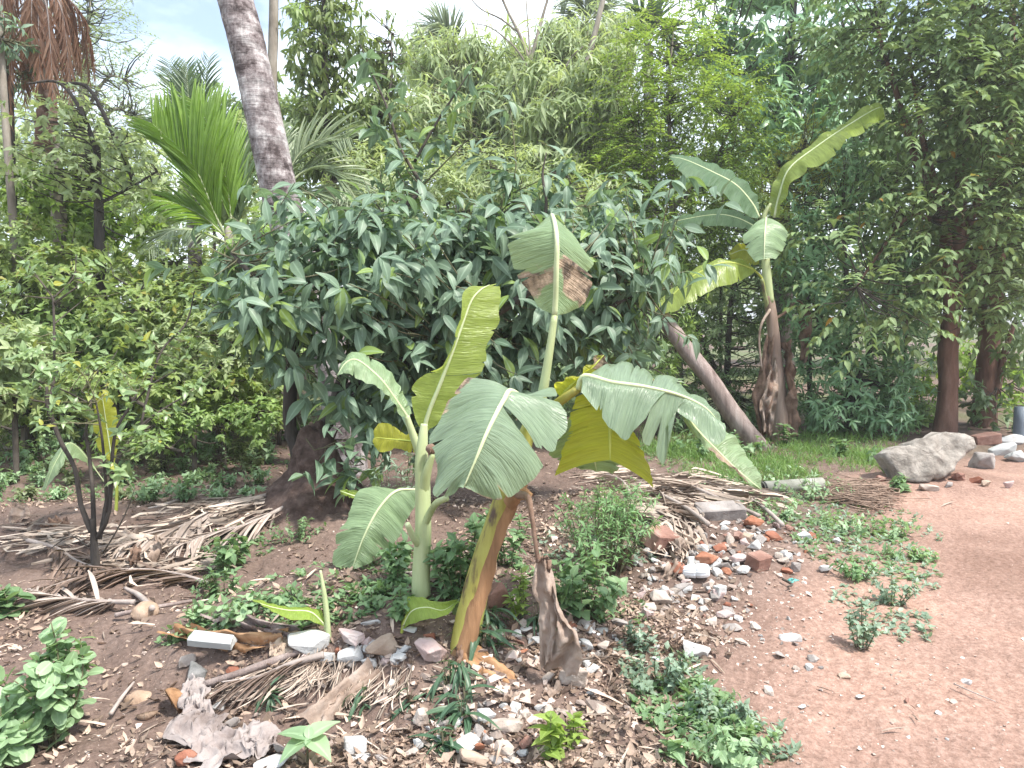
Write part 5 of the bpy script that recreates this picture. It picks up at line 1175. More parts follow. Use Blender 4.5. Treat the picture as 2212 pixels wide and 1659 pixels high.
tree('bamboo_clump', 'pale feathery clump of narrow drooping leaves in the middle distance', 'bamboo', bb, 2900, 'rosette', LM['pale'],
     [(stem(1190, 900, 1180, 600, D, (1170, 350, D), (1160, 150, D)), (.07, .06, .05, .02)), (stem(1200, 800, 1230, 500, D, (1260, 250, D)), (.05, .04, .02)), (stem(1180, 800, 1120, 500, D, (1090, 250, D)), (.05, .04, .02)), (stem(1180, 700, 1080, 400, D, (1000, 180, D)), (.05, .04, .02)), (stem(1200, 700, 1310, 400, D, (1330, 240, D)), (.05, .04, .02))], M_BARK_GREY, rng, L=0.34, tmpl=template(2, 'lance', .16, .1, .4), k=8, droop=0.75, tw=2, twig=0.009, twig_m=M_TWIG)
# bare forked grey tree and the tilted pale pole
D = 13.5
gb = P(1178, 760, D); gg = ground(gb[0], gb[1])
bt = thing('bare_tree', gg, 'thin grey tree forking into bare branches against the sky', 'tree')
for nme, pts, rr in (('trunk', [gg - np.array((0, 0, .1)), P(1185, 560, D), P(1178, 400, D), P(1165, 270, D), P(1148, 170, D), P(1140, 115, D)], (.06, .05, .045, .04, .034, .03)),
                     ('branch', [P(1142, 125, D), P(1120, 70, D), P(1095, 20, D), P(1070, -40, D)], (.036, .03, .024, .018)), ('branch', [P(1145, 135, D), P(1165, 60, D), P(1185, -10, D), P(1195, -60, D)], (.036, .028, .022, .016)),
                     ('branch', [P(1118, 68, D), P(1080, 40, D), P(1040, 20, D), P(1010, -10, D)], (.02, .015, .012, .008)), ('branch', [P(1150, 160, D), P(1110, 100, D), P(1060, 60, D), P(1020, 50, D)], (.018, .014, .01, .006)),
                     ('branch', [P(1146, 130, D), P(1140, 50, D), P(1135, -20, D)], (.02, .014, .01)), ('branch', [P(1160, 260, D), P(1200, 200, D), P(1230, 130, D), P(1260, 100, D)], (.026, .02, .014, .008))):
    put_tube(nme, pts, rr, M_BARK_GREY, bt, n=24, rough=.1)
gb = P(1180, 720, 13.0); gg = ground(gb[0], gb[1])
bt = thing('bare_tree', gg, 'smooth pale pole-like stem tilted to the right, crossing the thin forked tree', 'tree')
put_tube('trunk', [gg - np.array((0, 0, .1)), P(1182, 480, 13.0), P(1205, 330, 13.0), P(1240, 220, 13.0), P(1275, 110, 13.0), P(1305, -10, 13.0), P(1330, -100, 13.0)], (.06, .058, .055, .052, .05, .045, .04), M_BARK_GREY, bt, n=50, rough=.04)
put_tube('branch', [P(1240, 220, 13), P(1200, 180, 13), P(1180, 220, 13)], (.02, .014, .008), M_BARK_GREY, bt, n=16)
pos, nrm = blobs([(1330, -120, 70, 50, 13, .5)], 60, rng)
lp, ly, lu, ll = rosettes(pos, nrm, 6, 0.16, rng); leaves(bt, T_LN2, lp, ly, lu, ll, LM['grey'], 0, rng=rng)
# column-like tree with hanging leaves
D = 11.6
co = [(690, 30, 70, 70, D, .6), (720, 130, 80, 70, D, .6), (690, 230, 75, 60, D, .6), (760, 250, 80, 60, D, .6), (740, 330, 90, 60, D, .6), (680, 330, 60, 60, D, .5), (770, 60, 30, 50, D, .4), (720, -60, 80, 60, D, .6), (840, 200, 45, 70, D + .3, .4), (835, 80, 18, 30, D + .3, .2), (860, 300, 60, 60, D, .5), (870, 110, 16, 30, D + .3, .2), (820, 130, 40, 50, D + .3, .4), (800, 230, 50, 60, D, .4), (650, 130, 40, 60, D, .4)]
tree('column_tree', 'upright column-shaped tree with hanging narrow leaves right of the grey palm trunk', 'tree', co, 680, 'rosette', LM['col'],
     [(stem(720, 900, 715, 600, D, (705, 300, D), (700, 100, D), (700, -80, D)), (.12, .10, .08, .05, .02)), (stem(706, 420, 780, 300, D, (840, 200, D), (845, 70, D)), (.04, .03, .02, .008))], M_BARK_DARK, rng, L=0.20, tmpl=T_LN, k=7, droop=0.9, tw=2, n_parts=60)
# second pale stem beside the grey palm
gb = P(598, 640, 10.4); gg = ground(gb[0], gb[1])
bt = thing('slender_tree', gg, 'thin pale stem rising close behind the grey palm trunk', 'tree')
put_tube('trunk', [gg - np.array((0, 0, .1)), P(600, 420, 10.4), P(588, 200, 10.4), P(590, 90, 10.4), P(592, -40, 10.4), P(594, -200, 10.4)], (.08, .075, .07, .065, .06, .04), M_BARK_GREY, bt, n=40, rough=.06)
pos, nrm = blobs([(596, -160, 80, 70, 10.4, .5), (640, 20, 30, 30, 10.4, .2)], 70, rng)
lp, ly, lu, ll = rosettes(pos, nrm, 6, 0.18, rng, droop=.8); leaves(bt, T_LN2, lp, ly, lu, ll, LM['mid'], 0, rng=rng)
# feathery grey tree, upper left
D = 17.0
fl = [(200, 60, 60, 60, D, 1), (230, 170, 80, 60, D, 1), (170, 240, 80, 60, D, 1), (270, 230, 60, 50, D, 1), (290, 290, 50, 50, D, .8), (150, 120, 60, 70, D, 1), (230, 310, 90, 50, D, .9), (190, 0, 40, 60, D, .8)]
tree('feathery_tree', 'hazy grey-green feathery tree behind the rust-brown palm', 'tree', fl, 620, 'spray', LM['grey'],
     [(stem(180, 800, 180, 500, D, (175, 300, D), (185, 120, D), (195, 0, D)), (.16, .14, .11, .07, .02)), (stem(178, 330, 240, 240, D, (290, 250, D)), (.06, .04, .015)), (stem(180, 250, 230, 170, D, (270, 170, D)), (.05, .03, .012)), (stem(178, 300, 120, 200, D, (110, 120, D)), (.05, .03, .012))], M_BARK_GREY, rng, L=0.085, tmpl=T_TINY, S=0.75, pairs=8, droop=0.4, tw=2, twig=0.012)
# forked dead-topped tree of the left middle distance
D = 8.8
tree('small_tree', 'small tree with a dark straight trunk and arching half-dead branch on the left', 'tree', [(200, 300, 110, 50, 8.6, .5), (110, 250, 70, 40, 8.6, .5), (260, 340, 70, 50, 8.6, .4), (120, 350, 80, 50, 8.4, .4), (60, 330, 60, 60, 8.4, .4), (300, 430, 60, 60, 8.4, .4), (180, 390, 90, 40, 8.4, .4)], 210, 'rosette', LM['pale'],
     [(stem(218, 760, 216, 600, D, (214, 480, D), (212, 380, D), (212, 300, D)), (.075, .065, .055, .035, .02)), (stem(212, 340, 180, 250, D, (130, 180, D), (60, 180, D)), (.03, .025, .018, .01)), (stem(130, 180, 190, 190, D, (240, 280, D), (290, 390, D)), (.016, .02, .026, .03)), (stem(214, 440, 290, 400, D, (340, 370, D)), (.02, .015, .01))], M_BARK_DARK, rng, L=0.11, tmpl=T_OV3, k=5, droop=0.4, tw=2)
# ================================================================== shrubs that fill the left middle distance
shrubs = [
 ('shrub', 'yellow-green shrub left of the young palm', [(120, 420, 120, 80, 9.8, .6), (220, 480, 110, 60, 9.6, .5)], 420, 'rosette', 'bright', .13, T_OV),
 ('shrub', 'olive shrub at the left edge behind the thin-stemmed citrus', [(60, 530, 110, 70, 8.6, .5), (-20, 620, 90, 90, 8.4, .5), (150, 580, 100, 50, 8.4, .4)], 420, 'rosette', 'olive', .11, T_OV),
 ('shrub', 'loose pale green shrub below the bright young palm', [(380, 590, 130, 60, 8.6, .5), (300, 660, 120, 60, 8.2, .5), (450, 660, 90, 60, 8.2, .5)], 520, 'rosette', 'olive', .10, T_OV),
 ('shrub', 'pale olive shrub left of the dark bush trunk', [(480, 760, 90, 80, 7.8, .4), (400, 730, 90, 60, 8.0, .4), (520, 690, 60, 60, 7.8, .4)], 420, 'rosette', 'pale', .09, T_OV),
 ('shrub', 'green shrub in the shade behind the citrus stems', [(250, 740, 120, 60, 8.8, .5), (140, 700, 100, 60, 8.6, .5), (350, 800, 110, 40, 8.6, .4)], 420, 'rosette', 'mid', .12, T_OV),
 ('shrub', 'low broad-leaved shrub at the far left edge', [(30, 760, 90, 70, 7.4, .4), (-40, 840, 80, 60, 7.2, .4)], 300, 'rosette', 'pale', .12, T_OV),
 ('shrub', 'dark shrub under the grey palm trunk', [(600, 600, 90, 90, 9.2, .5), (560, 520, 60, 40, 9, .4), (660, 700, 90, 90, 9.0, .5)], 360, 'rosette', 'mid', .13, T_OV),
 ('shrub', 'light green shrub behind the grey palm trunk', [(460, 330, 60, 60, 12.5, .5), (540, 320, 50, 80, 12.5, .5), (480, 420, 80, 60, 11.5, .5)], 300, 'rosette', 'pale', .15, T_OV),
 ('shrub', 'grey-green shrub between the sky gap and the palm trunk', [(510, 260, 40, 50, 15, .5), (470, 300, 50, 40, 15, .5)], 170, 'rosette', 'grey', .17, T_OV),
 ('shrub', 'olive thicket behind the lance-leaved bush', [(900, 430, 150, 90, 10.5, .6), (1050, 380, 130, 80, 10.8, .6), (1220, 430, 130, 90, 10.5, .6), (800, 390, 100, 80, 10.6, .5)], 800, 'rosette', 'pale', .15, T_LN2),
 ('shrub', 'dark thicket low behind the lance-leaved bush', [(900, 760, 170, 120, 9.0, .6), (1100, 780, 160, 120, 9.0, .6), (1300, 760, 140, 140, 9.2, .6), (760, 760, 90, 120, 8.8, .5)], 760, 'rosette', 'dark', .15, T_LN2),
 ('shrub', 'shrub right of the lance-leaved bush before the bamboo stems', [(1420, 560, 70, 90, 10.4, .4), (1440, 700, 70, 100, 10.2, .4), (1400, 820, 80, 80, 9.8, .4)], 380, 'rosette', 'mid', .13, T_LN2),
 ('shrub', 'pale thicket behind the fan of the palm frond', [(640, 260, 70, 60, 14, .6), (620, 360, 60, 60, 13.5, .6), (800, 330, 70, 60, 14, .6), (560, 190, 30, 60, 14.5, .4)], 360, 'rosette', 'grey', .18, T_OV),
 ('shrub', 'sunlit shrub seen through the gap beside the reddish trunk', [(1990, 830, 60, 50, 14, .5), (2090, 800, 60, 60, 14.5, .5), (2180, 830, 50, 60, 14, .4), (2210, 900, 40, 40, 13.0, .4)], 300, 'rosette', 'bright', .14, T_OV),
 ('shrub', 'mid-green thicket behind the tall banana plant', [(1560, 430, 90, 70, 13, .6), (1480, 560, 100, 90, 13, .6), (1640, 420, 70, 80, 13, .6), (1700, 520, 70, 90, 12.6, .5)], 520, 'rosette', 'mid', .16, T_LN2),
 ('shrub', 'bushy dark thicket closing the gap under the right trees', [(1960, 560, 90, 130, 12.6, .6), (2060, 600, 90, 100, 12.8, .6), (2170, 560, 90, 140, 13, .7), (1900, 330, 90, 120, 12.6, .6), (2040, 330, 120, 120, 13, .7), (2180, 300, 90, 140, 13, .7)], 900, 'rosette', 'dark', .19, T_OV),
 ('shrub', 'hedge-like green shrub behind the reddish trunks', [(1880, 850, 60, 60, 11.2, .4), (1980, 900, 70, 30, 11.6, .3)], 220, 'rosette', 'mid', .11, T_OV),
 ('shrub', 'lacy yellow-green brush at the far left below the pole stems', [(60, 860, 110, 60, 8.6, .4), (-60, 900, 80, 50, 8.2, .4), (160, 890, 90, 40, 8.8, .4)], 420, 'rosette', 'olive', .085, T_OV),
 ('shrub', 'lacy pale brush filling the gap behind the citrus crown', [(250, 880, 100, 50, 9.2, .4), (350, 740, 120, 80, 9.4, .5), (180, 660, 120, 60, 9.4, .5)], 520, 'rosette', 'pale', .085, T_OV),
 ('shrub', 'yellow-green low brush left of the dark bush trunk', [(470, 880, 110, 40, 8.6, .4), (570, 850, 70, 60, 8.4, .3), (540, 780, 70, 60, 8.6, .4)], 420, 'rosette', 'olive', .08, T_OV),
 ('shrub', 'dim green brush far back on the left', [(100, 800, 200, 90, 13, .7), (350, 800, 200, 90, 13, .7), (560, 780, 120, 100, 13, .7)], 800, 'rosette', 'mid', .15, T_OV),
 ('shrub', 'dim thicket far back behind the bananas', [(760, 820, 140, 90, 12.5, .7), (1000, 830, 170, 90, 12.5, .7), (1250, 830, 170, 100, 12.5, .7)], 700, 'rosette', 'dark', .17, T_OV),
 ('shrub', 'pale grey-green treetops behind the small half-dead tree', [(100, 300, 140, 100, 15, .8), (260, 360, 120, 80, 14, .7), (340, 420, 90, 70, 13, .6), (20, 380, 90, 100, 14, .7)], 620, 'rosette', 'pale', .15, T_OV),
 ('shrub', 'leafy tangle on the left above the pale slab of bare earth', [(350, 850, 90, 40, 7.6, .3), (480, 830, 70, 40, 7.6, .3), (220, 820, 90, 50, 7.2, .3)], 330, 'rosette', 'olive', .09, T_OV),
 ('shrub', 'olive brush low behind the citrus stems', [(420, 900, 100, 30, 7.4, .3), (550, 900, 70, 40, 7.4, .3), (300, 945, 90, 25, 7.2, .3)], 300, 'rosette', 'mid', .075, T_OV),
]
for (nm, lab, bl, n, sty, mat, L, tm) in shrubs:
    x, y, d = bl[0][0], bl[0][1], bl[0][4]
    low = max(b[1] + b[3] for b in bl); n = int(n * .95)
    sts = [(stem(x, low + 40, x, y + bl[0][3] * .4, d, (x + 8, y - bl[0][3] * .5, d)), (.03, .022, .008))]
    for b in bl[1:]: sts.append((stem(x + (b[0] - x) * .25, max(y, b[1]) + 30, b[0], b[1], b[4], (b[0] + 6, b[1] - b[3] * .6, b[4])), (.02, .014, .006)))
    tree(nm, lab, 'shrub', bl, n, sty, LM[mat], sts, M_TWIG_DARK, rng, L=L, tmpl=tm, k=8, droop=0.35, tw=4, twig=0.005, stem_name='stem', sides=6, shell=0.35)
# far woods closing the view
b = Bag()
wood = [(x, 470 + 60 * math.sin(x * .013), 130, 150, 24 + 3 * math.sin(x * .02), 1.5) for x in range(-300, 2600, 130)]
wood += [(x, 640, 130, 120, 22, 1.5) for x in range(-300, 2600, 130)]
wood += [(1000, 300, 140, 110, 26, 2), (1250, 250, 130, 120, 26, 2), (1560, 250, 160, 160, 25, 2), (1800, 250, 160, 180, 25, 2), (2050, 200, 180, 200, 25, 2), (760, 330, 100, 90, 26, 2), (60, 250, 130, 150, 26, 2), (200, 380, 120, 90, 26, 2), (-120, 150, 130, 200, 26, 2), (1000, 200, 60, 60, 27, 1)]
pos, nrm = blobs(wood, 9000, rng, 0.6)
lp, ly, lu, ll = rosettes(pos, nrm + np.array((0, 0, .4)), 5, 0.36, rng, droop=.4)
o = scatter('distant_woods', T_TINY, lp, ly, lu, ll, LM['grey'], None, rng)
tag(o, 'far pale woodland closing the view behind the plot', 'woodland', kind='stuff')
# ================================================================== log, slab, stones, bricks and rubbish
def at(x, y): return G(x, y)
M_LOG = rough_mat('weathered_log', [(0.3, (0.13, 0.095, 0.085)), (0.5, (0.26, 0.205, 0.19)), (0.75, (0.40, 0.34, 0.32))], scale=5, bump_s=0.6, stretch=(2.5, 2.5, 0.3), bump_scale=30)
lg = at(1640, 966); dl = dist(lg)
o = put_tube('leaning_log', [lg + np.array((0.08, 0, -0.12)), P(1590, 905, dl - .1), P(1530, 815, dl - .15), P(1475, 745, dl - .15), P(1425, 678, dl - .1)], (0.135, 0.12, 0.108, 0.098, 0.088), M_LOG, None, loc=lg, sides=14, n=40, rough=0.1)
tag(o, 'bare greyish log leaning diagonally to the left against the bushes', 'log')

M_CONC = rough_mat('weathered_concrete', [(0.30, (0.12, 0.105, 0.092)), (0.46, (0.25, 0.225, 0.20)), (0.58, (0.325, 0.295, 0.265)), (0.75, (0.45, 0.42, 0.385))], scale=9, bump_s=1.0, bump_scale=26)
SM = {
 'white': rough_mat('whitewashed_rubble', [(0.25, (0.353, 0.319, 0.302)), (0.45, (0.450, 0.450, 0.450)), (0.8, (0.450, 0.450, 0.450))], scale=9, bump_s=0.4, bump_scale=25),
 'beige': rough_mat('beige_mortar', [(0.25, (0.252, 0.202, 0.168)), (0.5, (0.420, 0.353, 0.311)), (0.8, (0.450, 0.450, 0.420))], scale=9, bump_s=0.5, bump_scale=25),
 'tan': rough_mat('tan_sandy_slab', [(0.25, (0.227, 0.160, 0.118)), (0.5, (0.361, 0.273, 0.214)), (0.8, (0.450, 0.378, 0.311))], scale=8, bump_s=0.5, bump_scale=25),
 'grey': rough_mat('grey_concrete_lump', [(0.25, (0.156, 0.136, 0.129)), (0.5, (0.281, 0.254, 0.242)), (0.8, (0.390, 0.367, 0.355))], scale=9, bump_s=0.5, bump_scale=25),
 'dark': rough_mat('dark_grey_stone', [(0.25, (0.075, 0.075, 0.075)), (0.5, (0.155, 0.155, 0.155)), (0.8, (0.29, 0.28, 0.275))], scale=14, bump_s=0.5, bump_scale=40),
 'pink': rough_mat('pinkish_plaster', [(0.25, (0.302, 0.210, 0.197)), (0.5, (0.437, 0.336, 0.323)), (0.8, (0.450, 0.445, 0.433))], scale=7, bump_s=0.4, bump_scale=25),
 'red': rough_mat('red_brick', [(0.25, (0.128, 0.050, 0.035)), (0.5, (0.255, 0.105, 0.068)), (0.8, (0.357, 0.190, 0.137))], scale=8, bump_s=0.5, bump_scale=30),
 'rust': rough_mat('dull_brick', [(0.25, (0.15, 0.075, 0.058)), (0.5, (0.265, 0.150, 0.120)), (0.8, (0.40, 0.28, 0.24))], scale=8, bump_s=0.5, bump_scale=30),
 'orange': rough_mat('orange_brick', [(0.25, (0.180, 0.072, 0.040)), (0.5, (0.324, 0.140, 0.085)), (0.8, (0.396, 0.230, 0.170))], scale=8, bump_s=0.4, bump_scale=30),
 'blue': rough_mat('blue_white_paint', [(0.25, (0.229, 0.257, 0.286)), (0.5, (0.371, 0.383, 0.383)), (0.8, (0.383, 0.383, 0.383))], scale=6, bump_s=0.3, bump_scale=20),
 'teal': rough_mat('teal_plastic', [(0.3, (0.06, 0.26, 0.24)), (0.7, (0.10, 0.36, 0.33))], scale=6, bump_s=0.1, rough=0.4),
}
def rot(V, rz, rx=0.0, ry=0.0):
    M = np.array((Matrix.Rotation(rz, 3, 'Z') @ Matrix.Rotation(rx, 3, 'X') @ Matrix.Rotation(ry, 3, 'Y')))
    return V @ M.T
rng = np.random.default_rng(44)
def stone(name, x, y, w, h, col, label, cat='stone', group='stones and rubble lying about', shape=None, rz=None, tilt=None, dep=None, lift=0.0):
    p = at(x, y + h * 0.36); d = dist(p)
    sn = (CAMZ - p[2]) / max(d, 1e-3); sn = sn / math.sqrt(1 + sn * sn)      # how steeply the camera looks down on it
    W, Hs = px(w, d), px(h, d)
    Dp = dep if dep else min(W * (0.7 + 0.3 * rng.random()), Hs * 1.15)
    H = max(0.66 * Hs, Hs - 0.6 * Dp * sn)
    if shape == 'slab': V, Fc = stone_shape(rng, W, Dp, H, 22, 1, 0.03); 
    elif shape == 'brick':
        V, Fc = brick_shape(rng, W, Dp, H)
    else: V, Fc = stone_shape(rng, W, Dp, H, 15, 2 if w > 34 else 1, 0.07)
    V = rot(V, rz if rz is not None else rng.random() * 0.9 - 0.45, *(tilt or (0.25 * rng.normal(), 0.15 * rng.normal())))
    V = V + p + np.array((0, 0, -V[:, 2].min() - 0.16 * H + px(lift, d)))
    o = put(name, V, Fc, SM[col] if isinstance(col, str) else col, None, p, flat=shape != 'round')
    return tag(o, label, cat, group)
def brick_shape(rng, sx, sy, sz):
    bm = bmesh.new(); bmesh.ops.create_cube(bm, size=1.0)
    for v in bm.verts:
        v.co = Vector((v.co.x * sx, v.co.y * sy, v.co.z * sz))
        if rng.random() < 0.35: v.co *= 0.8 + 0.15 * rng.random()
    bmesh.ops.bevel(bm, geom=bm.edges[:], offset=min(sx, sy, sz) * 0.07, segments=1, affect='EDGES')
    bmesh.ops.triangulate(bm, faces=bm.faces[:])
    bmesh.ops.subdivide_edges(bm, edges=[e for e in bm.edges if e.calc_length() > sx * 0.3], cuts=2)
    bmesh.ops.triangulate(bm, faces=bm.faces[:])
    V = np.array([v.co for v in bm.verts]); bm.verts.index_update(); Fc = [tuple(v.index for v in f.verts) for f in bm.faces]; bm.free()
    s = rng.random(3) * 40; k = 4.0 / sx
    V = V * (1 + 0.05 * fbm(V[:, 0] * k + s[0], V[:, 1] * k + s[1], V[:, 2] * k, 3))[:, None]
    return V, Fc

# the big broken slab by the right-hand trees
sl = [(750, 830), (790, 800), (830, 780), (920, 750), (1010, 735), (1030, 760), (1040, 710), (1140, 670), (1250, 640), (1330, 610), (1400, 590), (1450, 600), (1520, 612), (1580, 620), (1630, 650), (1680, 690), (1705, 760), (1660, 800), (1600, 850), (1520, 920), (1480, 1010), (1390, 1070), (1330, 1100), (1280, 1090), (1230, 1130), (1100, 1130), (1020, 1115), (940, 1100), (880, 1000), (810, 920)]
sl = [(1762 + a * .2034, 813.2 + b * .2034) for a, b in sl]
sp0 = at(1985, 1045); ds = dist(sp0)
def slab_mesh(outline, d, lean=0.5, thick=0.22, seed=0.0, rings=9, y0=None):
    o2 = []
    for i in range(len(outline)):
        a, b = np.array(outline[i]), np.array(outline[(i + 1) % len(outline)])
        o2 += [a, 0.5 * (a + b)]
    ol = np.array(o2); c = ol.mean(0); yb_ = ol[:, 1].max()
    front = []
    n = len(ol)
    fr = np.linspace(0, 1, rings + 1)[1:]
    pts = [c] + [c + (q - c) * f for f in fr for q in ol]
    V = []
    for i, q in enumerate(pts):
        f = 0 if i == 0 else fr[(i - 1) // n]
        up = (yb_ - q[1]) / FOC * d
        w = P(q[0], q[1], d + lean * up)
        nz = 0.026 * float(fbm(w[0] * 5 + seed, w[2] * 5, seed, 4)) + 0.022 * float(fbm(w[0] * 17 + seed, w[2] * 17, seed, 3))
        V.append(w + np.array((0, -1, 0.35)) * nz - np.array((0, 0.03 * f ** 4, 0)) * -1)
    Fc = [(0, 1 + j, 1 + (j + 1) % n) for j in range(n)]
    for r in range(rings - 1):
        for j in range(n):
            a = 1 + r * n + j; b = 1 + r * n + (j + 1) % n
            Fc.append((a, a + n, b + n, b))
    base = 1 + (rings - 1) * n
    off = np.array((0, thick, -0.25 * thick))
    for lay in (0.5, 1.0):
        for j in range(n):
            q = V[base + j] + off * lay
            V.append(q + 0.02 * np.array([float(fbm(q[0] * 9 + k, q[1] * 9, q[2] * 9 + seed, 2)) for k in range(3)]))
    for r in range(2):
        for j in range(n):
            a = base + r * n + j; b = base + r * n + (j + 1) % n
            Fc.append((a, a + n, b + n, b))
    Fc.append(tuple(base + 2 * n + j for j in range(n)))
    return np.array(V), Fc
V, Fc = slab_mesh(sl, ds - .05, seed=3.0)
tag(put('boulder', V, Fc, M_CONC, None, sp0), 'big angular grey slab of broken concrete leaning on rubble by the path', 'boulder')

